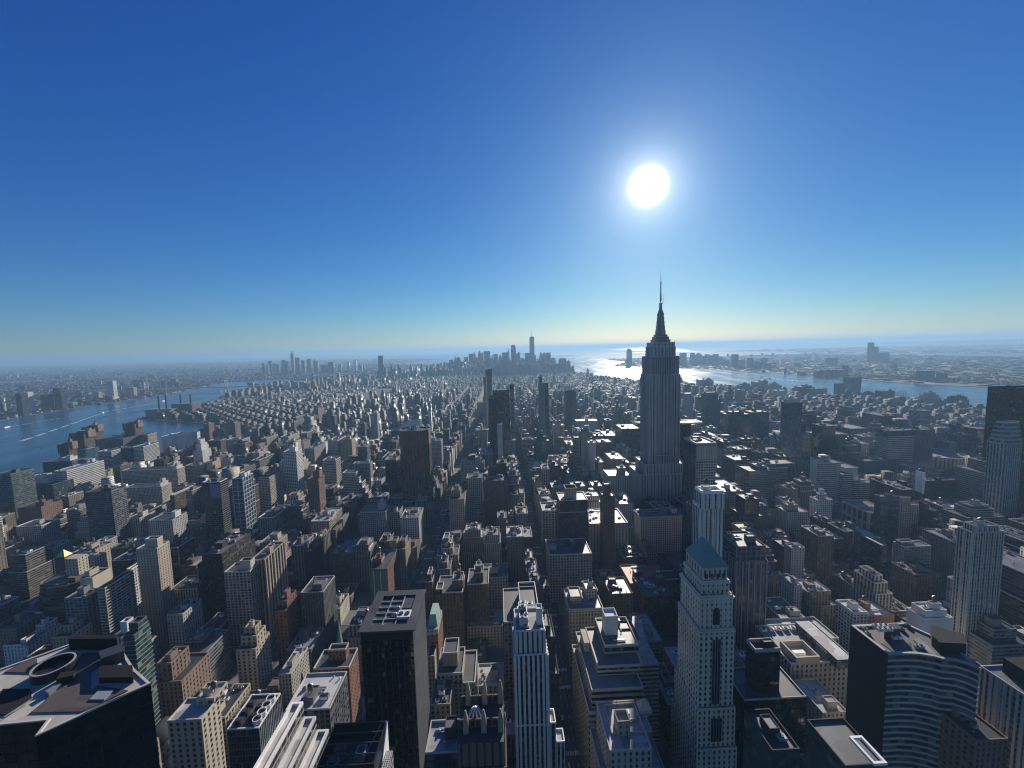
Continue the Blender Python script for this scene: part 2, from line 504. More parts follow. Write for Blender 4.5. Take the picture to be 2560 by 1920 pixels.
SH_M = [(-1150, -900), (-1080, -300), (-1025, 41), (-1010, 584), (-1150, 900), (-1260, 1100), (-1290, 1420), (-1215, 1530),
        (-1235, 1700), (-1330, 1860), (-1560, 1960), (-1860, 2090), (-1890, 2260), (-1950, 2500), (-2020, 2900), (-2230, 3400),
        ll(40.7105, -73.9765), (-2300, 4330), ll(40.7090, -73.9905), ll(40.7075, -73.9985), ll(40.7035, -74.0055), ll(40.7008, -74.0125),
        ll(40.7020, -74.0170), ll(40.7055, -74.0185), ll(40.7135, -74.0175), ll(40.7190, -74.0165), ll(40.7290, -74.0115),
        ll(40.7365, -74.0105), ll(40.7420, -74.0095), ll(40.7480, -74.0080), (2080, 1200), (2214, 631), (2250, -900)]
slab('ground', SH_M, -2, 2.0, ASPHALT)
BK = [ll(*p) for p in ((40.775, -73.935), (40.756, -73.9505), (40.7445, -73.9590), (40.7370, -73.9625), (40.7300, -73.9625), (40.7225, -73.9640), (40.7140, -73.9690),
      (40.7095, -73.9705), (40.7050, -73.9715), (40.7010, -73.9735), (40.7000, -73.9790), (40.7050, -73.9815), (40.7045, -73.9890), (40.7030, -73.9950), (40.6930, -74.0020), (40.6840, -74.0110),
      (40.6765, -74.0180), (40.6690, -74.0110), (40.6640, -74.0060), (40.6500, -74.0250), (40.6380, -74.0380), (40.6085, -74.0370), (40.585, -74.010), (40.573, -74.0))]
slab('brooklyn_ground', BK+[(-9000, 75000), (-90000, 75000), (-90000, -9000), (-9000, -9000)], -2, 2.2, LAND)
NJ = [ll(*p) for p in ((40.80, -73.985), (40.768, -74.018), (40.753, -74.024), (40.7445, -74.0235), (40.7370, -74.0275), (40.7345, -74.0300), (40.7270, -74.0320), (40.7160, -74.0325),
      (40.7110, -74.0335), (40.7085, -74.0400), (40.7030, -74.0480), (40.6930, -74.0560), (40.6830, -74.0660), (40.6670, -74.0640), (40.6650, -74.0780), (40.6550, -74.0850), (40.6480, -74.1000),
      (40.6440, -74.1500), (40.700, -74.1300), (40.720, -74.105), (40.755, -74.085), (40.80, -74.04))]
slab('jersey_ground', NJ, -2, 2.1, LAND)
NWK = [ll(*p) for p in ((40.80, -74.055), (40.765, -74.100), (40.735, -74.115), (40.715, -74.118), (40.690, -74.150), (40.655, -74.165), (40.640, -74.19))]
slab('newark_ground', NWK+[ll(40.45, -74.5), (90000, 75000), (90000, -9000)], -2, 2.1, LAND)
SI = [ll(*p) for p in ((40.6440, -74.0720), (40.6300, -74.0740), (40.6050, -74.0560), (40.585, -74.075), (40.54, -74.12), (40.49, -74.25), (40.55, -74.24), (40.64, -74.18), (40.6430, -74.13))]
slab('staten_island_ground', SI, -2, 2.1, LAND)
def blob(name, lat, lon, a, b, ang, mat=LAND, n=14, h=2.5):
    rr = random.Random(name)
    cx, cy = ll(lat, lon); P = []
    for i in range(n):
        t = 2*math.pi*i/n; k = rr.uniform(.85, 1.1)
        x, y = a*k*math.cos(t), b*k*math.sin(t)
        P.append((cx+x*math.cos(ang)-y*math.sin(ang), cy+x*math.sin(ang)+y*math.cos(ang)))
    return slab(name, P, -2, h, mat)
blob('governors_island_ground', 40.6895, -74.0168, 520, 620, .3, h=8)
blob('liberty_island_ground', 40.6892, -74.0445, 190, 110, .1, h=6)
blob('ellis_island_ground', 40.6995, -74.0396, 260, 130, .0, h=6)
blob('robbins_reef_ground', 40.6650, -74.0560, 900, 120, .1, h=3)
# ridges along the horizon
def ridge(name, pts, h, wdt, seed):
    rr = random.Random(seed); m = MB(); prof = []
    for k in range(len(pts)-1):
        (xa, ya), (xb, yb) = pts[k], pts[k+1]
        for i in range(24):
            t = i/24; prof.append((xa+(xb-xa)*t, ya+(yb-ya)*t))
    hs = []; v = h*.6
    for i in range(len(prof)):
        v += rr.uniform(-.11, .11)*h; v = min(h, max(h*.25, v)); hs.append(v*min(1, i/8, (len(prof)-1-i)/8))
    for i in range(len(prof)-1):
        (xa, ya), (xb, yb) = prof[i], prof[i+1]
        m.face([(xa, ya-wdt, 1), (xb, yb-wdt, 1), (xb, yb, hs[i+1]+2), (xa, ya, hs[i]+2)])
        m.face([(xa, ya, hs[i]+2), (xb, yb, hs[i+1]+2), (xb, yb+wdt, 1), (xa, ya+wdt, 1)])
    tag(m.build(name, LAND), kind='structure')
ridge('hills', [ll(40.6300, -74.085), ll(40.600, -74.105), ll(40.575, -74.15)], 115, 900, 3)
ridge('far_hills', [ll(40.50, -74.35), ll(40.62, -74.42), ll(40.75, -74.32), ll(40.85, -74.28)], 150, 2500, 5)
ridge('bay_hills', [ll(40.40, -74.20), ll(40.39, -74.02)], 105, 2000, 8)
ridge('queens_hills', [ll(40.67, -73.96), ll(40.69, -73.88), ll(40.72, -73.80)], 45, 900, 9)

# streets of Manhattan
AVE = [(-838, 30), (-609, 30), (-393, 30), (-245, 23), (-103, 42), (52, 24), (225, 30), (505, 30), (760, 30), (1005, 30), (1250, 30), (1495, 30), (1740, 30)]
def street_y(s): return 30+80.4*(42-s)
def street_w(s): return 30 if s in (42, 34, 23, 14) else 18
GZ = 2.0
BLOCKS = []
xs = [(-1010, 30)]+AVE+[(2010, 30)]
for s in range(43, -2, -1):
    ya, yb = street_y(s)+street_w(s)/2, street_y(s-1)-street_w(s-1)/2
    for (xa, wa), (xb, wb) in zip(xs, xs[1:]):
        BLOCKS.append((xa+wa/2, xb-wb/2, ya, yb))
m = MB()
for x0, x1, y0, y1 in BLOCKS:
    if y0 < 1900: m.box(x0, x1, y0, y1, GZ, GZ+.15)
tag(m.build('pavement', PAVE), kind='structure')
# painted markings: lane lines, crosswalk bars, stop lines
m = MB(); z = GZ+.006
for ax, aw in AVE[3:8]:
    rw = aw-8
    for k in range(1, 4):
        x = ax-rw/2+rw*k/4
        y = 30.
        while y < 900:
            m.face([(x-.09, y, z), (x+.09, y, z), (x+.09, y+4, z), (x-.09, y+4, z)]); y += 10
    for s in range(41, 28, -1):
        for side in (-1, 1):
            yc = street_y(s)+side*(street_w(s)/2+1.0)
            x = ax-rw/2+.4
            while x < ax+rw/2-.8:
                m.face([(x, yc-1.8, z+.004), (x+.65, yc-1.8, z+.004), (x+.65, yc+1.8, z+.004), (x, yc+1.8, z+.004)]); x += 1.35
tag(m.build('road_markings', plain('road_paint', (.62, .62, .58), .6, noise=.5, scale=1.5)), kind='structure')
# ------------------------------------------------------------------ buildings
# a tier is a dict: footprint x0 x1 y0 y1 (or pts), z0 z1, style, wall and options
BASE = GZ+.15
OCC = []           # solids for the visibility pass: x0 x1 y0 y1 z0 z1 owner
def T(x0, x1, y0, y1, z0, z1, style='punched', wall='tan', **k):
    d = dict(x0=min(x0, x1), x1=max(x0, x1), y0=min(y0, y1), y1=max(y0, y1), z0=z0, z1=z1, style=style, wall=wall); d.update(k); return d

def root_at(name, x, y, z=BASE):
    o = empty(name, (x, y, z)); o['_o'] = (x, y, z); return o

def add_piers(m, t, step, w, d, mi, sides='nsew'):
    x0, x1, y0, y1, z0, z1 = t['x0'], t['x1'], t['y0'], t['y1'], t['z0'], t['z1']
    def run(a, b, f):
        n = max(1, round((b-a)/step))
        for i in range(n+1):
            c = a+(b-a)*i/n
            c = min(max(c, a+w/2), b-w/2)
            f(c-w/2, c+w/2)
    if 'n' in sides: run(x0, x1, lambda a, b: m.box(a, b, y0-d, y0, z0, z1, mw=mi))
    if 's' in sides: run(x0, x1, lambda a, b: m.box(a, b, y1, y1+d, z0, z1, mw=mi))
    if 'e' in sides: run(y0, y1, lambda a, b: m.box(x0-d, x0, a, b, z0, z1, mw=mi))
    if 'w' in sides: run(y0, y1, lambda a, b: m.box(x1, x1+d, a, b, z0, z1, mw=mi))
def add_bands(m, pts, z0, z1, fl, h, d, mi):
    n = max(1, round((z1-z0)/fl)); f = (z1-z0)/n
    out = inset(pts, -d)
    for i in range(n):
        za = z0+i*f; m.prism(out, za, za+h, mw=mi, bottom=True)

def water_tank(root, x, y, z, r, h):
    t = MB(); lg = max(2.0, h*.5)
    t.cyl(x, y, r, z+lg, z+lg+h, n=12, bottom=True)
    o = t.build('water_tank', WOOD, root)
    c = MB(); c.cyl(x, y, r*1.06, z+lg+h, z+lg+h+r*.7, n=12, r1=.05)
    c.build('tank_roof', DARKSTEEL, o)
    g = MB()
    for sx in (-1, 1):
        for sy in (-1, 1): g.box(x+sx*r*.6-.15, x+sx*r*.6+.15, y+sy*r*.6-.15, y+sy*r*.6+.15, z, z+lg)
    g.build('tank_stand', DARKSTEEL, o)

def cooling_unit(root, x, y, z, w, d, h, mat=None):
    m = MB(); m.box(x-w/2, x+w/2, y-d/2, y+d/2, z+.3, z+h)
    nf = max(1, int(w//2.6))
    for i in range(nf):
        fx = x-w/2+w*(i+.5)/nf
        m.cyl(fx, y, min(w/nf, d)*.38, z+h, z+h+.5, n=10, mi=1)
    return m.build('cooling_unit', [mat or STEEL, DARKSTEEL], root)

def roof_kit(root, x0, x1, y0, y1, z, rr, wallm, level=2, tank=None, bulk=None):
    W, D = x1-x0, y1-y0
    if W < 6 or D < 6: return
    bw, bd, bh = min(W*.45, rr.uniform(5, 11)), min(D*.45, rr.uniform(5, 11)), rr.uniform(3.2, 7)
    bx, by = rr.uniform(x0+bw/2+1, x1-bw/2-1), rr.uniform(y0+bd/2+1, y1-bd/2-1)
    if bulk is not False:
        m = MB(); m.box(bx-bw/2, bx+bw/2, by-bd/2, by+bd/2, z, z+bh, mr=1)
        m.ring(rect(bx-bw/2, bx+bw/2, by-bd/2, by+bd/2), .35, z+bh, z+bh+.5, 0)
        m.build('bulkhead', [wallm, ROOF['greyroof']], root)
    if tank if tank is not None else rr.random() < .45:
        r = rr.uniform(1.6, 2.4)
        if rr.random() < .5 and bulk is not False: water_tank(root, bx, by, z+bh, r, r*2)
        else: water_tank(root, rr.uniform(x0+3, x1-3), rr.uniform(y0+3, y1-3), z, r, r*2)
    for i in range(level):
        w, d, h = rr.uniform(2.2, 6), rr.uniform(1.8, 3.5), rr.uniform(1.4, 2.8)
        if w > W-3 or d > D-3: continue
        cx, cy = rr.uniform(x0+w/2+1, x1-w/2-1), rr.uniform(y0+d/2+1, y1-d/2-1)
        if abs(cx-bx) < (w+bw)/2+.3 and abs(cy-by) < (d+bd)/2+.3: continue
        cooling_unit(root, cx, cy, z, w, d, h, STEEL if rr.random() < .6 else WHITE)

def roof_extras(root, x0, x1, y0, y1, z, rr):
    W, D = x1-x0, y1-y0
    if W < 9 or D < 9: return
    m = MB(); y = rr.uniform(y0+2, y1-2); a = rr.uniform(x0+1.5, x0+W*.4); m.box(a, a+W*.4, y-.5, y+.5, z+.4, z+1.3, bottom=True); m.box(a+.5, a+1.2, y-.3, y+.3, z, z+.4); m.build('duct', STEEL, root)
    x, y = rr.uniform(x0+2, x1-2), rr.uniform(y0+2, y1-2)
    m = MB(); m.prism(rect(x-1.2, x+1.2, y-.8, y+.8), z, z+.9, pts_top=rect(x-.9, x+.9, y-.3, y+.3)); m.build('skylight', GLS, root)
    x, y = rr.uniform(x0+2, x1-2), rr.uniform(y0+2, y1-2)
    m = MB(); m.bar((x, y, z), (x, y, z+rr.uniform(4, 8)), .09); m.build('antenna', DARKSTEEL, root)
    for i in range(2):
        x, y = rr.uniform(x0+2, x1-2), rr.uniform(y0+2, y1-2)
        m = MB(); m.cyl(x, y, .45, z, z+1.2, n=8); m.cyl(x, y, .7, z+1.2, z+1.6, n=8, r1=.2, bottom=True); m.build('roof_vent', STEEL, root)
GLS = plain('skylight_glass', (.30, .33, .34), .2)
def bld(name, label, cat, tiers, group=None, roof='tar', parapet=1.1, kit=2, seed=None, coping=None, tank=None, bulk=None, skip_claim=False):
    rr = random.Random(seed if seed is not None else label)
    t0 = tiers[0]
    allx = [p[0] for t in tiers for p in (t.get('pts') or rect(t['x0'], t['x1'], t['y0'], t['y1']))]
    ally = [p[1] for t in tiers for p in (t.get('pts') or rect(t['x0'], t['x1'], t['y0'], t['y1']))]
    zb = min(t['z0'] for t in tiers)
    root = root_at(name, (min(allx)+max(allx))/2, (min(ally)+max(ally))/2, zb)
    tag(root, label, cat, group)
    if not skip_claim: claim(min(allx), max(allx), min(ally), max(ally))
    for i, t in enumerate(tiers):
        pts = t.get('pts') or rect(t['x0'], t['x1'], t['y0'], t['y1'])
        if 'pts' in t:
            t['x0'], t['x1'] = min(p[0] for p in pts), max(p[0] for p in pts)
            t['y0'], t['y1'] = min(p[1] for p in pts), max(p[1] for p in pts)
        wm = facade(t['style'], t['wall'], t.get('glass', 'clear'), t.get('sp'), False, t.get('ww'), t.get('wh'), t.get('blind'))
        m = MB()
        m.prism(pts, t['z0'], t['z1'], t.get('bay', 3.4), t.get('fl', 3.5), top=False, pts_top=t.get('pts_top'))
        mats = [wm]
        if 'piers' in t:
            st, w, d, pm = t['piers'][:4]
            mats.append(facade('blank', pm))
            add_piers(m, t, st, w, d, 1, *(t['piers'][4:]))
        if 'bands' in t:
            fl, h, d, pm = t['bands']
            mats.append(facade('blank', pm)); add_bands(m, pts, t['z0'], t['z1'], fl, h, d, len(mats)-1)
        m.build(t.get('n', 'wall' if i == 0 else 'setback_tier'), mats, root)
        pt = t.get('pts_top') or pts
        rf = t.get('roof', roof)
        if rf:
            m = MB(); m.face([(p[0], p[1], t['z1']) for p in pt]); m.build('roof', ROOF[rf], root)
        ph = t.get('parapet', parapet)
        if ph:
            m = MB(); m.ring(pt, t.get('pt', .5), t['z1'], t['z1']+ph)
            cm = t.get('coping', coping)
            m.build('parapet', facade('blank', t['wall']) if cm is None else cm, root)
        if 'cornice' in t:
            m = MB(); m.prism(inset(pts, -t['cornice']), t['z1']-1.4, t['z1']-.2, bottom=True, top=True); m.build('cornice', facade('blank', t['wall']), root)
        OCC.append((t['x0'], t['x1'], t['y0'], t['y1'], t['z0'], t['z1'], label))
        k = t.get('kit', kit if (i == len(tiers)-1) else 0)
        if k and rf:
            roof_kit(root, t['x0']+1, t['x1']-1, t['y0']+1, t['y1']-1, t['z1'], rr, facade('blank', t['wall']), k, tank, bulk)
            if k >= 5 or (k >= 2 and t['y0'] < 480 and not skip_claim): roof_extras(root, t['x0']+1, t['x1']-1, t['y0']+1, t['y1']-1, t['z1'], rr)
    return root
# ------------------------------------------------------------------ the buildings one can tell apart
TILE = {'A1': (0, 850, 3.45625), 'A2': (640, 850, 3.45625), 'A3': (1280, 850, 3.45625), 'A4': (1920, 850, 3.45625),
        'B1': (0, 1330, 2.8125), 'B2': (640, 1330, 2.8125), 'B3': (1280, 1330, 2.8125), 'B4': (1920, 1330, 2.8125),
        'D': (1080, 800, 5.53), 'K': (640, 840, 6.9125), 'J': (1680, 840, 3.95), 'N': (1180, 900, 6.9125)}
def px(t, x, y):
    a = TILE[t]; return a[0]+x/a[2], a[1]+y/a[2]
def gp(t, x, y, z): return at_z(*px(t, x, y), z)
def front(t, xl, xr, yt, Y):
    p, q = at_y(*px(t, xl, yt), Y), at_y(*px(t, xr, yt), Y)
    return p[0], q[0], (p[2]+q[2])/2
def place(t, xl, xr, yt, z):
    Y = (gp(t, xl, yt, z)[1]+gp(t, xr, yt, z)[1])/2
    a, b, _ = front(t, xl, xr, yt, Y)
    return a, b, Y
def note(root, ref, x, y, z):
    if ref: root['ref'] = ref; root['top'] = (x, y, z)
    return root
# one-liner for a building: front top edge as seen, roof height, depth; more tiers by fractions of the plan
def H(name, label, ref, cat, t, xl, xr, yt, z, dep, style, wall, up=(), skirt=(), base=None, Y=None, group=None, **k):
    if Y is None: x0, x1, Y = place(t, xl, xr, yt, z)
    else: x0, x1, z = front(t, xl, xr, yt, Y)
    kb = {a: k.pop(a) for a in ('roof', 'parapet', 'kit', 'coping', 'tank', 'bulk') if a in k}
    tiers = []
    zb = BASE
    for (l, r, f, b, zz) in skirt:
        tiers.append(T(x0-l, x1+r, Y-f, Y+dep+b, zb, zz, style, wall, **k)); zb = zz
    tiers.append(T(x0, x1, Y, Y+dep, zb, z, style, wall, **k))
    for u in up:
        fl, fr, ff, fb, zz = u[:5]; kk = dict(k); kk.update(u[5] if len(u) > 5 else {})
        w = x1-x0
        st = kk.pop('st', style); wl = kk.pop('wl', wall); zl = kk.pop('zl', z)
        tiers.append(T(x0+w*fl, x0+w*fr, Y+dep*ff, Y+dep*fb, zl, zz, st, wl, **kk))
    r = bld(name, label, cat, tiers, group=group, **kb)
    return note(r, ref, (x0+x1)/2, Y, z)

# --- black angular tower, roof close below on the far left
Z = 192
poly = [gp('B1', x, y, Z) for x, y in ((-330, 1395), (330, 1330), (245, 1445), (1060, 1068), (945, 966), (690, 966), (870, 850), (640, 740), (0, 970), (-330, 1090))]
poly = [(p[0], p[1]) for p in poly]
poly = [poly[0], poly[1], poly[2], poly[3], poly[4], poly[6], poly[7], poly[8], poly[9]]
r = bld('skyscraper', 'black glass skyscraper with an angular brown roof deck and a round roof well', 'skyscraper',
        [dict(pts=poly, z0=BASE, z1=Z, style='curtain', wall='black', glass='black', blind=.004, roof='paver', parapet=.5, pt=.8)], kit=0, coping=PALESTONE)
note(r, 'angular black tower', *gp('B1', 500, 1150, Z))
def deck(pts, z, name, mat, root, t='B1', h=.35, zr=Z):
    P = [gp(t, x, y, zr)[:2] for x, y in pts]
    if sum(p[0]*q[1]-q[0]*p[1] for p, q in zip(P, P[1:]+P[:1])) < 0: P = P[::-1]
    m = MB(); m.prism(P, z, z+h); return m.build(name, mat, root)
deck([(215, 1275), (580, 1267), (900, 1118), (690, 1085), (635, 1120), (640, 985), (690, 960), (705, 852), (590, 850), (490, 965), (330, 1180)], Z, 'roof_deck', ROOF['brownroof'], r)
deck([(30, 990), (255, 870), (270, 960), (265, 995)], Z, 'roof_deck', ROOF['brownroof'], r)
deck([(20, 1110), (215, 1110), (225, 1170), (60, 1290), (-60, 1290)], Z, 'roof_well', BLACKR, r, h=.5)
deck([(700, 975), (935, 975), (940, 1060), (700, 1065)], Z, 'glass_atrium', BLACKR, r, h=2.4)
deck([(700, 905), (860, 845), (880, 900), (720, 955)], Z, 'roof_plant', DARKSTEEL, r, h=4)
deck([(500, 800), (840, 800), (830, 826), (490, 830)], Z, 'bulkhead', BLACKR, r, h=5)
deck([(630, 1190), (690, 1128), (800, 1126), (735, 1190)], Z+.36, 'skylight', STEEL, r, h=.4)
deck([(400, 1080), (430, 1030), (545, 1015), (520, 1050)], Z+.36, 'roof_plant', BLACKR, r, h=2.2)
deck([(320, 1145), (420, 1080), (435, 1095), (345, 1160)], Z+.36, 'roof_plant', STEEL, r, h=1.2)
cx, cy, _ = gp('B1', 372, 905, Z+5)
P = [(cx+6.2*math.cos(i*math.pi/12), cy+6.2*math.sin(i*math.pi/12)) for i in range(24)]
m = MB(); m.prism(P, Z, Z+3.4, top=False, mw=1); m.ring(P, .6, Z+3.4, Z+3.7); m.face([(p[0], p[1], Z+1.6) for p in inset(P, .6)], None, 1); m.build('round_well', [facade('blank', 'grey'), BLACKM], r)
for (a, b) in (((400, 860), (700, 845)), ((30, 1300), (230, 1170)), ((600, 1260), (1010, 1085))):
    m = MB(); m.bar(gp('B1', *a, Z+.8), gp('B1', *b, Z+.8), .2); m.build('rail', STEEL, r)

# --- black slab tower with the open plant roof
x0, x1, Y = place('B2', 735, 1100, 688, 158)
yb = gp('B2', 1175, 412, 158)[1]
r = bld('skyscraper', 'black glass slab tower whose flat roof holds a grid of steel beams', 'skyscraper',
        [T(x0, x1, Y, yb, BASE, 152, 'ribbon', 'black', glass='black', bay=1.6, fl=3.8, blind=.10, wh=.7, roof=None, parapet=0),
         T(x0, x1, Y, yb, 152, 157, 'blank', 'black', roof=None, parapet=0, n='crown_band')], kit=0)
note(r, 'black slab tower', (x0+x1)/2, Y, 158)
m = MB(); m.ring(rect(x0-1.2, x1+1.2, Y-1.2, yb+1.2), 5.5, 157, 158.2)
m.prism(rect(x0-1.2, x1+1.2, Y-1.2, yb+1.2)[::-1], 157, 157.01)
m.build('roof_rim', ROOF['tar'], r)
m = MB(); m.box(x0+4.3, x1-4.3, Y+4.3, yb-4.3, 150, 153.2); m.build('roof', ROOF['tar'], r)
for i in range(1, 5):
    y = Y+4.3+(yb-Y-8.6)*i/5
    m = MB(); m.box(x0+4.4, x1-11, y-.25, y+.25, 157, 157.8, bottom=True); m.build('roof_beam', STEEL, r)
for fx in (.36, .62):
    m = MB(); m.box(x0+(x1-x0)*fx-.25, x0+(x1-x0)*fx+.25, Y+4.4, yb-4.4, 157.1, 157.9, bottom=True); m.build('roof_beam', STEEL, r)
cooling_unit(r, x0+(x1-x0)*.74, Y+(yb-Y)*.36, 153.2, 7.5, 6.5, 5.4, WHITE)
for fx, fy in ((.55, .56), (.53, .40)):
    m = MB(); m.cyl(x0+(x1-x0)*fx, Y+(yb-Y)*fy, 2.3, 153.2, 157, n=14, r1=2.2); m.cyl(x0+(x1-x0)*fx, Y+(yb-Y)*fy, 2.2, 157, 158.4, n=14, r1=.8); m.build('storage_tank', STEEL, r)
for fx, fy, w, d, h in ((.2, .2, 5, 4, 2.5), (.22, .5, 6, 5, 2), (.2, .75, 5, 5, 3), (.42, .75, 4, 4, 2)):
    cooling_unit(r, x0+(x1-x0)*fx, Y+(yb-Y)*fy, 153.2, w, d, h)
deckx = MB(); deckx.box(x1-11, x1-4.4, Y+(yb-Y)*.55, yb-4.4, 153.2, 157.4); deckx.build('roof_plant', ROOF['tar'], r)
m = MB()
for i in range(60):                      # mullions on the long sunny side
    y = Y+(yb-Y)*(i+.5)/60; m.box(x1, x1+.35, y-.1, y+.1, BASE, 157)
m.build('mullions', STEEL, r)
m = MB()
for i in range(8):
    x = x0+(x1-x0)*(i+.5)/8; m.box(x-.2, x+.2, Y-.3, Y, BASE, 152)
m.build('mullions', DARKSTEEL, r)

# --- striped tower beside the avenue
Y = 221.0
x0, x1, Z = front('B3', -75, 245, 715, Y)
x0, x1 = 4.5, 24.5
zs1, zs2 = front('B3', 250, 330, 1345, Y+1)[2], front('B3', 250, 330, 1480, Y)[2]
st = dict(bay=2.86, fl=3.6, glass='black', sp='dark')
r = bld('skyscraper', 'white and black vertically striped tower beside the deep avenue', 'skyscraper',
        [T(x0, x1, Y-.02, Y+24, BASE, zs1, 'pier', 'white', ww=.5, wh=.7, piers=(2.86, 1.4, .7, 'white', 'nsw'), **st),
         T(x1+.9, x1+4.4, Y+.6, Y+10, BASE, zs1, 'pier', 'white', n='side_wing', kit=1, **st), T(x1+4.45, x1+9.5, Y-.5, Y+8, BASE, zs2, 'pier', 'white', n='side_wing', kit=1, **st),
         T(x0, x1, Y, Y+24, zs1, Z-14, 'pier', 'white', ww=.5, wh=.7, piers=(2.86, 1.4, .7, 'white', 'nsw'), **st),
         T(x0+1.2, x1-1.2, Y+1.5, Y+22, Z-14, Z, 'slot', 'white', piers=(2.9, 1.3, .5, 'white'), **st),
         T(x0+4, x1-11, Y+5, Y+20, Z, Z+5.5, 'blank', 'palegrey')], roof='silver', kit=5, coping=WHITE, tank=False)
note(r, 'white striped tower', (x0+x1)/2, Y, Z)
m = MB(); m.box(x1-5.5, x1-2, Y+7, Y+12, Z, Z+9.5); m.ring(rect(x1-5.5, x1-2, Y+7, Y+12), .35, Z+9.5, Z+10.3); m.build('bulkhead', facade('blank', 'white'), r)
rr = random.Random(4)
for i in range(10): cooling_unit(r, rr.uniform(x0+4, x1-8), rr.uniform(Y+4, Y+21), Z+(5.5 if i < 6 else .02), rr.uniform(2, 4), rr.uniform(1.5, 3), rr.uniform(1, 2.6), WHITE if i % 2 else STEEL)
# --- building behind it with the open frame roof
x0, x1, Y = place('B3', 58, 190, 552, 98)
yb = gp('B3', 160, 358, 98)[1]
r = bld('office_building', 'grey block with an empty rectangular roof well, behind the striped tower', 'building',
        [T(x0-14, x1, Y, yb+8, BASE, 88, 'grid', 'grey'), T(x0, x1, Y+1, yb, 88, 98, 'blank', 'grey', roof='tar', parapet=1.6, pt=.7)], kit=0, coping=PALESTONE)
note(r, 'empty roof well block', (x0+x1)/2, Y, 98)
m = MB(); m.box(x0+.8, x1-.8, Y+3, Y+3.6, 98, 99.2); m.build('roof_beam', STEEL, r)
m = MB(); m.box(x0+.8, x1-.8, yb-7, yb-6.5, 98, 99.2); m.build('roof_beam', STEEL, r)

# --- tower with the green hip roof
Y = 228.0
x0, x1, Zs = front('B3', 1318, 1572, 460, Y)
xm = (x0+x1)/2; w = x1-x0
D = 28.0
st = dict(bay=3.1, fl=3.6, glass='clear')
zA = front('B3', 1318, 1572, 690, Y)[2]; zT = front('B3', 1345, 1515, 250, Y+3)[2]; zR = at_y(*px('B3', 1335, 25), Y+20)[2]
zL = front('B3', 1340, 1560, 1230, Y)[2]
r = bld('skyscraper', 'limestone tower with a steep green copper hip roof', 'skyscraper',
        [T(x0-1.6, x1+1.8, Y-3, Y+D+6, BASE, zL-26, 'punched', 'palestone', ww=.4, wh=.5, **st),
         T(x0-.8, x1+.9, Y-1.6, Y+D+3, zL-26, zL, 'punched', 'palestone', ww=.4, wh=.5, **st),
         T(x0, x1, Y, Y+D, zL, zA, 'punched', 'palestone', ww=.42, wh=.5, cornice=.5, **st),
         T(x0+1, x1-1, Y+.8, Y+D-1, zA, Zs, 'punched', 'palestone', ww=.3, wh=.35, cornice=.8, **st),
         T(x0+2.5, x1-2.5, Y+2.5, Y+D-2, Zs, zT-9, 'small', 'palestone', cornice=.4, **st),
         T(x0+3.5, x1-3.5, Y+3.5, Y+D-3, zT-9, zT, 'small', 'palestone', bay=3.4, fl=9, ww=.35, wh=.5, roof=None, parapet=0, glass='clear')], kit=0, parapet=.9)
note(r, 'green roofed tower', xm, Y, zT)
a, b, c, d = x0+2.8, x1-2.8, Y+2.8, Y+D-2.3
m = MB()
ya, yb2 = c+(d-c)*.38, c+(d-c)*.72
m.face([(a, c, zT), (b, c, zT), (xm, ya, zR)]); m.face([(b, c, zT), (b, d, zT), (xm, yb2, zR), (xm, ya, zR)])
m.face([(b, d, zT), (a, d, zT), (xm, yb2, zR)]); m.face([(a, d, zT), (a, c, zT), (xm, ya, zR), (xm, yb2, zR)])
m.face([(a, d, zT), (b, d, zT), (b, c, zT), (a, c, zT)])
hip = m.build('copper_roof', ROOF['copper'], r)
m = MB(); m.box(xm-2, xm+2, c+1.4, c+3.0, zT+.6, zT+2.2); m.build('dormer', ROOF['copper'], hip)
m = MB()
for i in range(9):
    f = i/9; m.bar((a+(xm-a)*.04, c+(d-c)*f, zT+.3), (a+(xm-a)*.9, ya+(yb2-ya)*f, zT+.3+(zR-zT)*.88), .12)
m.build('roof_ribs', ROOF['copper'], hip)
def recess(root, x0, x1, y, z0, z1, n, fr, gl, name='window_bay', arch=0.0, col=None, proud=.12):
    m = MB()
    if arch:
        seg = 9; rad = (x1-x0)/2; cx = (x0+x1)/2
        P = [(x0, z0), (x1, z0)]+[(cx+rad*math.cos(math.pi*i/seg), z1+rad*math.sin(math.pi*i/seg)) for i in range(seg+1)]
        m.face([(p[0], y-proud, p[1]) for p in P])
    else: m.face([(x0, y-proud, z0), (x1, y-proud, z0), (x1, y-proud, z1), (x0, y-proud, z1)])
    o = m.build(name, gl, root)
    if n:
        m = MB()
        for i in range(n+1):
            x = x0+(x1-x0)*i/n; m.box(x-.14, x+.14, y-proud-.22, y-proud, z0, z1)
        m.build('mullions', fr, o)
    return o
GL = plain('tall_glass', (.02, .03, .038), .08, noise=.6, scale=.5)
recess(r, xm-2.6, xm+2.6, Y, zL+2, zA-6, 3, STEEL, GL)
recess(r, xm-2.2, xm+2.2, Y+.8, zA+3, zA+12, 0, STEEL, GL, arch=1)
recess(r, xm-3.4, xm+3.4, Y-1.6, zL-22, zL-6, 4, STEEL, GL)
for i in range(4):
    recess(r, x0+5.2+i*3.5, x0+6.9+i*3.5, Y+3.5, zT-7.5, zT-5, 0, STEEL, GL, 'arched_window', arch=1)
rr = random.Random(9)
for zz, yy in ((zA, Y+.3), (Zs, Y+1.6)):
    for i in range(5):
        x = x0+1.2+(w-2.4)*i/4; m = MB(); m.cyl(x, yy, .55, zz+.2, zz+2.6, n=8, r1=.2); m.build('urn', facade('blank', 'palestone'), r)

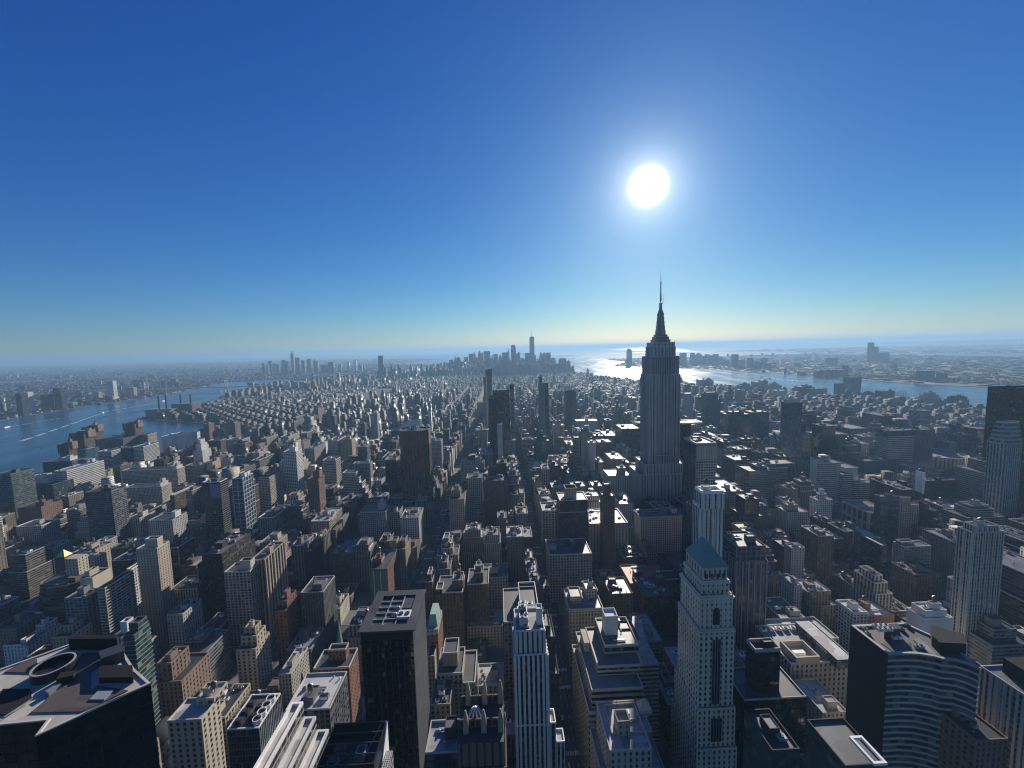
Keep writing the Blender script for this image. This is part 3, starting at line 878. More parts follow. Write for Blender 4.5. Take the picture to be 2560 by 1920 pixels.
# --- stepped pale block west of the avenue
L = dict(bay=2.0, fl=4.1, glass='black', wh=.5)
t = []
for (xl, xr, yt, Y, dep) in ((530, 640, 1275, 246, 62), (560, 925, 1108, 250, 56), (602, 918, 945, 262, 40), (652, 890, 798, 274, 30)):
    a, b, z = front('B3', xl, xr, yt, Y); t.append([a, b, Y, Y+dep, z])
tiers = []; zb = BASE
t[0][1] = t[1][1]+2; t[0][0] = t[1][0]-3
for a, b, y0, y1, z in t:
    tiers.append(T(a, b, y0, y1, zb, z, 'ribbon', 'palestone', roof='greyroof', **L)); zb = z
r = bld('office_building', 'stepped limestone office block with rows of ribbon windows and a white roof tower', 'building', tiers, kit=2, parapet=1.0, tank=True, bulk=False)
note(r, 'stepped ribbon block', (t[3][0]+t[3][1])/2, 274, zb)
a, b, z = front('B3', 655, 745, 605, 285)
m = MB(); m.box(a, b, 285, 295, zb, z); m.ring(rect(a, b, 285, 295), .5, z, z+1.5); m.build('bulkhead', facade('blank', 'white'), r)
a2, b2, z2 = front('B3', 760, 865, 690, 290)
m = MB(); m.box(a2, b2, 290, 300, zb, z2); m.ring(rect(a2, b2, 290, 300), .5, z2, z2+1.2); m.build('roof_plant', facade('blank', 'dark'), r)
a3, b3, z3 = front('B3', 530, 582, 705, 296)
m = MB(); m.prism(rect(t[2][0]-4.5, t[2][0]-.5, 285, 300), t[1][4], z3); m.build('stair_tower', facade('blank', 'cream'), r)
a4, b4, z4 = front('B3', 905, 1035, 935, 285)
m = MB(); m.box(t[1][1]+.5, b4, 285, 312, BASE, z4); m.build('wing', facade('ribbon', 'limestone', 'black'), r)

# --- low stepped block in front of it
x0, x1, Y = place('B3', 725, 1080, 1535, 82)
sty = dict(bay=3.3, fl=3.7)
_, _, zz = front('B3', 730, 880, 1290, Y+14)
r = bld('loft_building', 'stone building with a sunlit square roof tower, below the stepped ribbon block', 'building',
        [T(x0-7, x1+2, Y-4, Y+34, BASE, 62, 'punched', 'limestone', **sty), T(x0-3, x1-8, Y, Y+32, 62, 82, 'punched', 'limestone', **sty),
         T(x0+1, x1-4, Y+10, Y+30, 82, zz-8, 'small', 'buff', **sty)], kit=4, roof='silver', bulk=False)
note(r, 'sunlit roof tower', (x0+x1)/2, Y, 82)
a, b, z = front('B3', 742, 832, 1352, Y+9)
m = MB(); m.box(a, b, Y+9, Y+17, 82, z, bay=5, fl=4); m.ring(rect(a, b, Y+9, Y+17), .5, z, z+2.0); m.build('roof_tower', facade('small', 'buff'), r)
a, b, z = front('B3', 900, 985, 1225, Y+22)
m = MB(); m.box(a, b, Y+22, Y+29, zz-8, z-3); m.prism(rect(a, b, Y+22, Y+29), z-3, z+1.5, pts_top=rect(a+3, b-3, Y+25, Y+26)); m.build('bulkhead', facade('blank', 'cream'), r)

# --- curved glass tower with the black end wall
Z = 120
edge = [gp('B4', x, y, Z)[:2] for x, y in ((845, 868), (950, 862), (1060, 866), (1170, 884), (1225, 900), (1320, 908), (1410, 934), (1485, 968))]
bl = gp('B4', 597, 662, Z)
back = [(edge[-1][0]+6, edge[-1][1]+18), (edge[3][0]+12, bl[1]), (bl[0], bl[1])]
P = [(p[0], p[1]) for p in edge]+[(p[0], p[1]) for p in back]
P[-1] = (P[0][0], P[-1][1])
r = bld('skyscraper', 'curved concave glass tower with a blank black end wall and banded floors', 'skyscraper',
        [dict(pts=P, z0=BASE, z1=Z, style='bands', wall='slate', glass='clear', bay=4.5, fl=4.0, blind=.3, wh=.62, bands=(4.0, 1.35, .35, 'limestone'), roof='brownroof', parapet=1.0, pt=1.6)], kit=0, coping=CONCRETE)
note(r, 'curved banded tower', P[0][0]+20, P[0][1], Z)
m = MB(); m.box(P[0][0]-.5, P[0][0]-.38, P[0][1]-.4, P[-1][1], BASE, Z+.9, bottom=True); m.build('end_wall', BLACKM, r)
deck([(790, 780), (1000, 780), (1010, 865), (895, 855)], Z, 'roof_deck', ROOF['tar'], r, 'B4', zr=Z)
deck([(1020, 760), (1060, 745), (1190, 868), (1150, 872)], Z, 'roof_deck', ROOF['silver'], r, 'B4', h=.5, zr=Z)
deck([(805, 705), (905, 700), (930, 740), (815, 750)], Z, 'roof_plant', DARKSTEEL, r, 'B4', h=6, zr=Z)
deck([(1140, 720), (1370, 790), (1390, 860), (1200, 850), (1150, 800)], Z, 'roof_plant', BLACKR, r, 'B4', h=7, zr=Z)
cx, cy, _ = gp('B4', 860, 690, Z+8)
for i in range(5):
    for j in range(2): cooling_unit(r, cx-5+i*3.4, cy+j*3+2, Z+(6 if i < 3 else .02), 2.6, 2.2, 2.4, WHITE)
for x, y in ((680, 690), (700, 720), (940, 690), (980, 665), (1050, 820), (1075, 815)):
    p = gp('B4', x, y, Z); cooling_unit(r, p[0], p[1], Z+.02, 2.6, 2.2, 1.8)

# --- ribbed tower on the far right edge
Z = 110
p1, p2 = gp('B4', 1500, 950, Z), gp('B4', 1800, 1160, Z)
X = (p1[0]+p2[0])/2
r = bld('office_building', 'pale vertically ribbed office block with a dark plant box at the right edge', 'building',
        [T(X, X+40, p2[1]-25, p1[1], BASE, Z, 'pier', 'palegrey', glass='black', bay=2.6, fl=3.7, piers=(3.0, 1.1, .7, 'palegrey', 'new'))], kit=0, roof='silver')
note(r, 'pale ribbed block', X, p1[1], Z)
m = MB(); m.box(X+9, X+36, p2[1]-15, p1[1]-4, Z, Z+9); m.build('roof_plant', BLACKR, r)
rr = random.Random(2)
for i in range(9): cooling_unit(r, rr.uniform(X+12, X+33), rr.uniform(p2[1]-12, p1[1]-8), Z+9, rr.uniform(2.5, 5), 2.4, rr.uniform(1.2, 2.2), WHITE)
# --- flat store building with the courtyard roof
Z = 46
x0, x1, Y = place('B4', 160, 450, 925, Z)
yb = gp('B4', 80, 655, Z)[1]; xe = gp('B4', 585, 880, Z)[0]
r = bld('store_building', 'broad pale stone store with a white roof and a sunken square court', 'building',
        [T(x0, xe, Y, yb, BASE, Z, 'punched', 'limestone', bay=4, fl=4.4, roof='silver'), T(x0+14, xe+14, yb-14, yb+16, BASE, Z-6, 'punched', 'limestone', roof='whiteroof')], kit=0, parapet=1.4, coping=PALESTONE)
note(r, 'store with sunken court', (x0+xe)/2, Y, Z)
q = [gp('B4', x, y, Z+6) for x, y in ((130, 762), (270, 757), (370, 878), (232, 882))]
qx0, qx1, qy0, qy1 = q[3][0]-4, q[2][0], q[3][1], q[0][1]
m = MB(); m.ring(rect(qx0, qx1, qy0, qy1), 1.2, Z, Z+6); m.face([(x, y, Z+1.5) for x, y in rect(qx0+1.2, qx1-1.2, qy0+1.2, qy1-1.2)]); m.build('court_wall', [facade('blank', 'cream')], r)
m = MB(); m.box(qx0+3, qx0+13, qy0+6, qy1-10, Z+1.6, Z+5); m.build('skylight', WHITE, r)
p = gp('B4', 300, 680, Z); p2 = gp('B4', 580, 880, Z+8)
m = MB(); m.box(p2[0]-13, p2[0], p2[1]-2, p[1], Z, Z+8, mr=1); m.build('penthouse', [facade('ribbon', 'slate', 'black'), ROOF['whiteroof']], r)
a, b, z = front('B4', 410, 515, 955, Y+2)
m = MB(); m.box(a, b, Y+2, Y+14, Z, Z+7, mr=1); m.build('penthouse', [facade('blank', 'slate'), ROOF['whiteroof']], r)
for i in range(5): cooling_unit(r, x0+4+i*7, yb-6, Z+.02, 5, 4, 2.2, WHITE)
# --- black block between
x0, x1, Y = place('B4', -90, 88, 845, 112)
yb = gp('B4', 30, 765, 112)[1]
r = bld('office_building', 'black glass block with a sunken roof, right of the green roofed tower', 'building',
        [T(x0-10, x1+14, Y-6, yb+10, BASE, 84, 'curtain', 'black', glass='black'), T(x0, x1, Y, yb, 84, 112, 'curtain', 'black', glass='black', parapet=2.5, pt=.6)], kit=2, coping=CONCRETE, tank=False)
note(r, 'black glass block', (x0+x1)/2, Y, 112)
r = H('glass_pavilion', 'dark green glass roof box at the bottom edge', None, 'building', 'B4', 30, 225, 1545, 135, 20, 'curtain', 'dark', glass='green', kit=1)
r = H('office_building', 'block with a slanted white framed roof opening at the bottom edge', None, 'building', 'B4', 545, 830, 1650, 112, 24, 'curtain', 'dark', glass='green', kit=0, roof='greyroof')
a, b, z = front('B4', 745, 840, 1645, 146)
m = MB(); m.ring(rect(a, b, 146, 158), 1.0, z, z+1.2); m.build('skylight_frame', WHITE, r)
r = H('loft_building', 'low cream terrace with steel trusses between the black block and curved tower', None, 'building', 'B4', 385, 560, 1275, 40, 30, 'punched', 'cream', kit=3, roof='silver')
r = H('loft_building', 'reddish stone block under the pale ribbed block', None, 'building', 'B4', 1465, 1690, 1470, 85, 26, 'punched', 'rust', kit=2)

# --- roof crown with six stone fins, bottom middle
Z = 148
x0, x1, Y = place('B2', 1395, 1760, 1500, Z)
r = bld('skyscraper', 'dark stone tower crowned by six tapering fins round a striped dome', 'skyscraper',
        [T(x0, x1, Y, Y+26, BASE, Z-12, 'pier', 'brown', fl=3.6), T(x0+1, x1-1, Y+1, Y+25, Z-12, Z, 'slot', 'brown', parapet=0)], kit=0, roof='tar')
note(r, 'finned crown tower', (x0+x1)/2, Y, Z)
FIN = facade('blank', 'tan')
for fx in (.2, .56, .9):
    for fy, hh in ((5, 10), (19, 11)):
        x = x0+(x1-x0)*fx
        m = MB(); m.prism(rect(x-1.3, x+1.3, Y+fy, Y+fy+3), Z-4, Z+hh*.6, pts_top=rect(x-1.0, x+1.0, Y+fy+.6, Y+fy+2.4)); m.prism(rect(x-1.0, x+1.0, Y+fy+.6, Y+fy+2.4), Z+hh*.6, Z+hh, pts_top=rect(x-.3, x+.3, Y+fy+1.2, Y+fy+1.8)); m.build('fin', FIN, r)
x = x0+(x1-x0)*.37
dm = MB(); nn = 18
for i in range(nn):
    a, b = 2*math.pi*i/nn, 2*math.pi*(i+1)/nn
    dm.face([(x+3.6*math.cos(a), Y+14+3.6*math.sin(a), Z), (x+3.6*math.cos(b), Y+14+3.6*math.sin(b), Z), (x+1.8*math.cos(b), Y+14+1.8*math.sin(b), Z+3.4), (x+1.8*math.cos(a), Y+14+1.8*math.sin(a), Z+3.4)], None, i % 2)
    dm.face([(x+1.8*math.cos(a), Y+14+1.8*math.sin(a), Z+3.4), (x+1.8*math.cos(b), Y+14+1.8*math.sin(b), Z+3.4), (x, Y+14, Z+4.3)], None, i % 2)
dm.build('striped_dome', [WHITE, BLACKM], r)
for yy in (8, 20):
    m = MB(); m.box(x0+1, x1-1, Y+yy, Y+yy+.8, Z, Z+4, bay=2.4, fl=4); m.build('screen_wall', facade('grid', 'brown'), r)
x0, x1, Y = place('B2', 1190, 1385, 1560, 138)
yb = gp('B2', 1250, 1335, 138)[1]
r = bld('office_building', 'block with a pale concrete roof deck and crossed steel davits, beside the finned crown', 'building',
        [T(x0, x1+3, Y, yb, BASE, 138, 'grid', 'dark', roof='whiteroof')], kit=2, tank=False, coping=CONCRETE)
note(r, 'pale roof deck', (x0+x1)/2, Y, 138)
cx, cy, _ = gp('B2', 1370, 1410, 139)
for a in (.8, -.8, .0, 1.57):
    m = MB(); m.bar((cx-3.5*math.cos(a), cy-3.5*math.sin(a), 139), (cx+3.5*math.cos(a), cy+3.5*math.sin(a), 139.6), .22); m.build('davit', DARKSTEEL, r)

# --- four-fan plant roof, the glass terraces below it, the black framed roof beside them
Z = 120
x0, x1, Y = place('B2', -205, 21, 1390, Z)
yb = gp('B2', 165, 1140, Z)[1]
tr = [(1.0, 112)]
tiers = [T(x0, x1, Y, yb, BASE, Z, 'curtain', 'slate', glass='clear', bay=1.4, fl=3.8, roof='brownroof', parapet=.8, piers=(1.5, .16, .25, 'steel', 'w'))]
xx = x1
for k, z in enumerate((104, 94, 85)):
    tiers.append(T(xx+.02, xx+7.0, Y-10+k*2, yb+10, BASE, z, 'bands', 'palegrey', glass='clear', bay=1.5, fl=4, wh=.7, n='terrace_wing', roof='whiteroof', parapet=1.6, pt=1.4)); xx += 7.0
r = bld('office_building', 'dark glass block with four round roof fans and white glazed terraces stepping down', 'building', tiers, kit=0, coping=WHITE)
note(r, 'four fan block', (x0+x1)/2, Y, Z)
for i in range(4):
    f = (i+.5)/4; cx, cy = x1-3.2, Y+2+(yb-Y-4)*f
    m = MB(); m.cyl(cx, cy, 2.3, Z, Z+2.0, n=18, top=False); m.ring([(cx+2.3*math.cos(q*math.pi/9), cy+2.3*math.sin(q*math.pi/9)) for q in range(18)], .35, Z+2.0, Z+2.3); m.face([(cx+1.9*math.cos(q*math.pi/9), cy+1.9*math.sin(q*math.pi/9), Z+1.3) for q in range(18)], None, 1)
    o = m.build('roof_fan', [WHITE, BLACKM], r)
    m = MB()
    for a in range(4): m.box(cx-1.8*abs(math.cos(a*.785))-.1, cx+1.8*abs(math.cos(a*.785))+.1, cy-.1-1.8*abs(math.sin(a*.785)), cy+.1+1.8*abs(math.sin(a*.785)), Z+1.4+a*.05, Z+1.45+a*.05) if a in (0, 2) else None
    m.build('fan_blades', STEEL, o)
for i in range(5): cooling_unit(r, x0+4+(i % 2)*6, Y+4+i*(yb-Y-8)/5, Z, 4, 3.5, 2, DARKSTEEL)
Z = 132
x0, x1, Y = place('B2', 455, 830, 1640, Z)
yb = gp('B2', 640, 1340, Z)[1]
r = bld('office_building', 'black roofed block with steel frames, round tanks and a sloping white wing wall', 'building',
        [T(x0-2, x1, Y, yb, BASE, Z-8, 'curtain', 'black', glass='black', parapet=0, roof='tar')], kit=0)
note(r, 'white wing wall block', (x0+x1)/2, Y, Z)
m = MB(); m.ring(rect(x0-2, x1, Y, yb), .6, Z-8, Z); m.build('screen_wall', BLACKM, r)
for f in (.25, .5, .75):
    m = MB(); m.box(x0-1.3, x1-.7, Y+(yb-Y)*f-.2, Y+(yb-Y)*f+.2, Z-.8, Z-.2, bottom=True); m.build('roof_beam', DARKSTEEL, r)
m = MB(); m.bar((x1-9, Y+2, Z-7), (x1-2, yb-3, Z+1), .2); m.build('brace', STEEL, r)
for fx, fy in ((.12, .28), (.16, .55)):
    m = MB(); m.cyl(x0+(x1-x0)*fx, Y+(yb-Y)*fy, 2.6, Z-8, Z-3.5, n=16); m.cyl(x0+(x1-x0)*fx, Y+(yb-Y)*fy, 2.2, Z-3.5, Z-2.6, n=16, mi=1); m.build('storage_tank', [STEEL, DARKSTEEL], r)
cooling_unit(r, x0+(x1-x0)*.6, Y+(yb-Y)*.5, Z-8, 5, 5, 4)
m = MB(); m.face([(x1+.6, Y-6, Z-26), (x1+.6, yb-1, Z-26), (x1+.6, yb-1, Z+1)]); m.face([(x1+.05, Y-6, Z-26), (x1+.05, yb-1, Z+1), (x1+.05, yb-1, Z-26)])
m.face([(x1+.05, Y-6, Z-26), (x1+.6, Y-6, Z-26), (x1+.6, yb-1, Z+1), (x1+.05, yb-1, Z+1)]); m.build('wing_wall', WHITE, r)
m = MB(); m.box(x1+.7, x1+4, Y, yb-6, BASE, Z-10, bay=2, fl=4); m.build('stair_tower', facade('grid', 'palegrey'), r)
# --- lower left quarter
H('apartment_tower', 'slender cream slab tower with a square rooftop block and a blank sunlit side', 'cream slab tower', 'skyscraper', 'B1', 955, 1105, 122, 112, 16, 'small', 'buff', bay=3.0,
  fl=3.0, up=[(.36, .95, .15, .6, 121, dict(st='blank'))], parapet=1.2, coping=PALESTONE, kit=0)
H('apartment_tower', 'beige apartment tower with ribbon balconies on its sunlit side', 'ribbon balcony tower', 'building', 'B1', 685, 738, 400, 95, 30, 'balcony', 'cream', bay=5, fl=3.0, wh=.62, bands=(3.0, .9, .5, 'cream'), kit=2, roof='tar')
H('apartment_tower', 'dark gridded apartment tower in front of the ribbon balcony tower', 'dark gridded tower', 'building', 'B1', 452, 608, 470, 84, 16, 'grid', 'grey', bay=4.2, fl=3.0, wh=.55, kit=2)
H('apartment_tower', 'cream tower with a blank framed top wall, behind the ribbon balcony tower', None, 'building', 'B1', 560, 650, 330, 88, 20, 'blank', 'cream', up=[(.1, .5, .2, .7, 93)], kit=2)
H('apartment_building', 'narrow white apartment block right of the ribbon balcony tower', None, 'building', 'B1', 890, 925, 265, 82, 14, 'punched', 'white', kit=1, bay=3)
H('apartment_tower', 'white low tower with open corner frames, left of the cream slab tower', None, 'building', 'B1', 570, 660, 190, 70, 16, 'punched', 'palegrey', kit=1)
# curved brown terraces with the gold pyramid
cx, cy = 0, 0
a, b, Y = place('B1', 175, 520, 400, 74)
cx, rad = (a+b)/2, (b-a)/2
tiers = []; zb = BASE
for k, z in enumerate((40, 54, 64, 74)):
    rd = rad*(1.14-.06*k); P = [(cx+rd*math.cos(t*math.pi/14), Y+rad*.8+rd*.8*math.sin(t*math.pi/14)) for t in range(28)]
    tiers.append(dict(pts=P, z0=zb, z1=z, style='bands', wall='brown', bay=4, fl=3.1, wh=.5, bands=(3.1, .8, .5, 'brown'))); zb = z
r = bld('apartment_tower', 'round brown terraced block topped by a cream turret with a small gilded pyramid', 'building', tiers, kit=3)
note(r, 'round terraced block', cx, Y, 74)
a2, b2, z2 = front('B1', 455, 545, 195, Y+rad)
m = MB(); m.box(a2, b2, Y+rad, Y+rad+11, 74, z2+1); m.build('turret', facade('small', 'cream'), r)
a2, b2, z2 = front('B1', 390, 455, 190, Y+rad+13)
m = MB(); m.box(a2, b2, Y+rad+13, Y+rad+22, 74, z2+2); m.build('turret', facade('blank', 'brown'), r)
m = MB(); m.prism(rect(a2, b2, Y+rad+13, Y+rad+22), z2+2, z2+9, pts_top=rect((a2+b2)/2-.1, (a2+b2)/2+.1, Y+rad+17.4, Y+rad+17.6)); m.build('gilded_pyramid', plain('gilding', (.62, .48, .20), .45, metal=.3), r)
# pale green glass tower beside the dark roof
H('apartment_tower', 'narrow pale green glass tower with white floor slabs', 'pale green glass tower', 'building', 'B1', 868, 945, 735, 128, 12, 'bands', 'slate', glass='green', bay=3, fl=3.3, wh=.8, bands=(3.3, .3, .4, 'grey'),
  up=[(.1, .98, .3, .9, 134, dict(st='curtain'))], kit=1)
H('office_building', 'glass block with a pale blank screen wall on its roof', None, 'building', 'B1', 770, 850, 755, 118, 18, 'curtain', 'slate', up=[(.4, 1.0, .3, .6, 126, dict(st='blank', wl='white'))], kit=1)
H('apartment_building', 'cream block with an uneven white roof and punched sunlit side wall', 'cream block with white roof', 'building', 'B1', 1175, 1418, 1332, 108, 15, 'punched', 'cream', bay=4.2, fl=3.3, roof='whiteroof',
  up=[(.45, 1.0, .7, 1.5, 111)], kit=3, coping=PALESTONE)
H('apartment_tower', 'gridded grey apartment tower with a square lift block, twin of its taller neighbour', 'gridded grey tower', 'building', 'B1', 1575, 1758, 285, 92, 19, 'grid', 'limestone', bay=3.6, fl=3.0,
  up=[(.52, .95, .2, .6, 101, dict(st='blank', zl=92))], kit=0, parapet=1.3)
H('apartment_tower', 'tall apartment slab with vertical sunlit ribs, behind the gridded grey tower', None, 'building', 'B2', -40, 60, 200, 96, 40, 'vert', 'tan', bay=4, fl=3.0, kit=2, piers=(6, 1.2, .8, 'cream', 'w'))
H('apartment_building', 'cream stepped apartment house with planted terraces', 'planted terrace house', 'building', 'B1', 1658, 1798, 832, 62, 21, 'punched', 'cream', bay=4, fl=3.2, up=[(.1, .9, .25, .9, 70), (.2, .75, .4, .8, 76)], kit=2)
H('apartment_building', 'brick house with a stepped sunlit side, right of the gridded grey tower', 'stepped brick house', 'building', 'B2', 130, 215, 560, 66, 30, 'punched', 'redbrick', up=[(.1, .8, .2, .8, 72)], kit=2)
H('apartment_building', 'salmon brick setback house right of the pale green glass tower', 'salmon setback house', 'building', 'B1', 1100, 1205, 930, 76, 18, 'punched', 'rust', skirt=[(1, 8, 2, 10, 62)], kit=2)
H('office_building', 'broad flat block with a wide mechanical roof, behind the salmon setback house', 'flat mechanical block', 'building', 'B1', 1195, 1430, 880, 46, 34, 'ribbon', 'grey', up=[(.15, .7, .3, .8, 52, dict(st='curtain'))], kit=5, roof='greyroof')
H('apartment_building', 'pale low block with regular windows beside the cream slab tower', None, 'building', 'B1', 1172, 1285, 585, 52, 26, 'punched', 'palegrey', kit=2, bay=3)
H('apartment_building', 'orange brick block at the left edge with a flat sunlit wall', 'orange brick block', 'building', 'B1', -30, 112, 690, 50, 30, 'small', 'rust', kit=2)
H('row_building', 'white plastered house with stepped rooftop cabins near the left edge', 'white rooftop cabins', 'building', 'B1', 20, 190, 800, 38, 30, 'small', 'white', up=[(.75, 1.0, .0, .4, 43), (.5, .9, .6, 1.0, 45)], kit=2, roof='redroof')
H('apartment_building', 'buff tower with a notched rooftop behind the dark angular roof', None, 'building', 'B1', 365, 490, 745, 62, 20, 'punched', 'buff', up=[(.1, .8, .3, .8, 69)], kit=2)

# --- lower middle
H('apartment_building', 'brick apartment block with a roof garden and a sunlit red side wall', 'red sided brick block', 'building', 'B2', 402, 655, 965, 68, 20, 'punched', 'redbrick', bay=3, fl=3.1, up=[(.3, .8, .45, .8, 76)], kit=4, parapet=1.5, coping=PALESTONE)
H('loft_building', 'pale roofed low block with skylights, in front of the red sided brick block', None, 'building', 'B2', 205, 520, 1255, 82, 30, 'grid', 'slate', roof='whiteroof', kit=6, coping=PALESTONE)
r = H('apartment_building', 'building wrapped in green translucent netting on its front', 'green netted building', 'building', 'B2', 795, 925, 265, 64, 44, 'punched', 'redbrick', kit=2, bay=3.2, up=[(.05, .5, .3, .6, 69)])
o = [c for c in r.children if c.name.startswith('wall')][0]
x0, x1, Y = place('B2', 795, 925, 265, 64)
NET = plain('green_netting', (.10, .19, .13), .7, noise=.5, scale=.3)
m = MB(); m.box(x0+.1, x1-.1, Y-.9, Y-.5, 22, 63); m.build('netting', NET, r)
for f in (.25, .62): 
    m = MB(); m.box(x0+(x1-x0)*f-.3, x0+(x1-x0)*f+.3, Y-1.2, Y-.92, 24, 63); m.build('hoist_mast', WHITE, r)
H('apartment_building', 'tan building with two sunlit lift towers beside the shaded avenue', 'twin lift tower house', 'building', 'B2', 935, 1050, 125, 62, 30, 'punched', 'tan', up=[(.1, .45, .1, .5, 72, dict(st='blank')), (.55, .9, .3, .8, 69)], kit=1)
H('apartment_tower', 'dark brick tower pair with corner turrets, right of the black slab tower', 'dark brick pair', 'building', 'B2', 1265, 1452, 430, 74, 30, 'punched', 'brown', up=[(.0, .25, .0, .4, 78), (.6, 1.0, .2, .7, 83)], kit=2, coping=PALESTONE)
H('apartment_tower', 'dark brown setback tower behind the dark brick pair', None, 'building', 'B2', 1485, 1635, 370, 68, 30, 'punched', 'brown', up=[(.3, .75, .2, .7, 77), (.4, .65, .3, .6, 83)], kit=1, coping=PALESTONE)
# small copper mansard
x0, x1, Y = place('B2', 1195, 1262, 690, 84)
r = bld('apartment_building', 'small brick house with a pale green copper mansard roof', 'building', [T(x0, x1+2, Y, Y+26, BASE, 78, 'punched', 'redbrick'), T(x0, x1+2, Y+.3, Y+25, 78, 84, 'small', 'cream', parapet=.4)], kit=0, roof='copper')
note(r, 'green mansard house', x0, Y, 84)
m = MB(); m.prism(rect(x0+1, x1+1, Y+5, Y+24), 84, 93, pts_top=rect(x0+2.5, x1-.5, Y+7, Y+22)); m.build('copper_roof', plain('pale_copper', (.24, .36, .31), .65), r)
H('loft_building', 'buff stone block with a square open roof tank house', 'buff tank house', 'building', 'B2', 1268, 1452, 1002, 76, 26, 'punched', 'buff', ww=.6, bay=3, fl=3.5, up=[(.2, .78, .3, .9, 86, dict(st='blank'))], skirt=[(0, 9, 0, 6, 68)], kit=0, coping=PALESTONE)
H('row_building', 'low blue grey roofs with white vents, left of the striped tower', 'low blue grey roofs', 'building', 'B2', 1485, 1735, 668, 26, 26, 'punched', 'cream', roof='silver', kit=7)
H('row_building', 'pale low roofs with stair cabins, beside the buff tank house', None, 'building', 'B2', 1555, 1745, 1085, 32, 24, 'punched', 'palegrey', roof='whiteroof', kit=6)
H('row_building', 'cream narrow house with a sunlit blank flank, right of the buff tank house', None, 'building', 'B2', 1498, 1552, 1085, 44, 24, 'small', 'cream', kit=1, roof='whiteroof')
H('loft_building', 'tan house with chimneys and a cluttered sunlit roof, beside the black slab tower', None, 'building', 'B2', 1225, 1365, 1220, 72, 22, 'punched', 'tan', kit=5)
H('apartment_building', 'pale narrow tower edge just right of the black slab tower', None, 'building', 'B2', 1205, 1255, 880, 70, 40, 'small', 'cream', kit=1)
for i, (xl, xr, yt, z, wl) in enumerate(((1300, 1370, 90, 70, 'tan'), (1270, 1420, 165, 62, 'buff'), (1275, 1365, 265, 60, 'grey'), (1190, 1240, 355, 62, 'brown'))):
    H('apartment_building', ('tan stepped house', 'buff setback house', 'grey house with a white roof statue', 'thin dark house with a bright top')[i]+' on the avenue beyond the black slab tower', None, 'building', 'B2', xl, xr, yt, z, 24, 'punched', wl, up=[(.2, .75, .2, .8, z+6)], kit=1, coping=PALESTONE)
# church spire by the trees
p = gp('B2', 585, 820, 30)
r = root_at('church', p[0], p[1]); tag(r, 'small stone church with a slim green spire among dark trees', 'church'); claim(p[0]-8, p[0]+8, p[1]-4, p[1]+26)
m = MB(); m.box(p[0]-7, p[0]+7, p[1]+5, p[1]+26, BASE, 13); m.build('nave', facade('slot', 'brown'), r)
m = MB(); m.prism(rect(p[0]-7.2, p[0]+7.2, p[1]+4.8, p[1]+26.2), 13, 20, pts_top=rect(p[0]-.1, p[0]+.1, p[1]+4.8, p[1]+26.2)); m.build('roof', ROOF['tar'], r)
m = MB(); m.box(p[0]-2.6, p[0]+2.6, p[1], p[1]+5, BASE, 27); m.build('tower', facade('slot', 'brown'), r)
m = MB(); m.prism(rect(p[0]-2.6, p[0]+2.6, p[1], p[1]+5), 27, 58, pts_top=rect(p[0]-.1, p[0]+.1, p[1]+2.4, p[1]+2.6)); m.build('spire', ROOF['copper'], r)

# --- west of the avenue, middle distance
H('loft_building', 'ornate cream block with a cluttered sunlit roof at the avenue corner', 'ornate corner block', 'building', 'B3', 402, 640, 545, 60, 34, 'punched', 'cream', bay=3.0, fl=3.8, ww=.5, cornice=.8, roof='silver',
  up=[(.1, .45, .3, .8, 66, dict(st='small')), (.6, .95, .5, .95, 69)], kit=7, tank=True)
H('loft_building', 'wide block with a curved gable screen behind the ornate corner block', None, 'building', 'B3', 690, 850, 440, 58, 30, 'punched', 'brown', kit=5, tank=True)
H('loft_building', 'dark block with greenish rooftop tanks, left of the green roofed tower', None, 'building', 'B3', 930, 1150, 455, 48, 36, 'punched', 'brown', kit=8, roof='tar')
H('loft_building', 'block with a long red roof and a green round pavilion', 'red roofed block', 'building', 'B3', 830, 1105, 362, 40, 40, 'punched', 'brick', roof='redroof', kit=3)
H('office_building', 'dark tower with pale piers and a columned crown behind the green roofed tower', 'piered dark tower', 'building', 'B3', 1578, 1795, 205, 108, 36, 'vert', 'slate', bay=3.2, fl=3.8, piers=(6.2, .9, .6, 'grey', 'new'),
  up=[(.02, .98, .05, .9, 121, dict(st='ribbon', piers=(5, .5, .3, 'grey', 'n')))], kit=4)
H('office_building', 'low glass roofed block right of the stepped ribbon block', None, 'building', 'B3', 905, 1060, 775, 40, 40, 'ribbon', 'slate', roof='silver', kit=3)
H('loft_building', 'broad stone block with a flat frieze at the shaded avenue', 'broad frieze block', 'building', 'B3', 262, 560, 160, 62, 40, 'grid', 'limestone', kit=3, coping=PALESTONE)
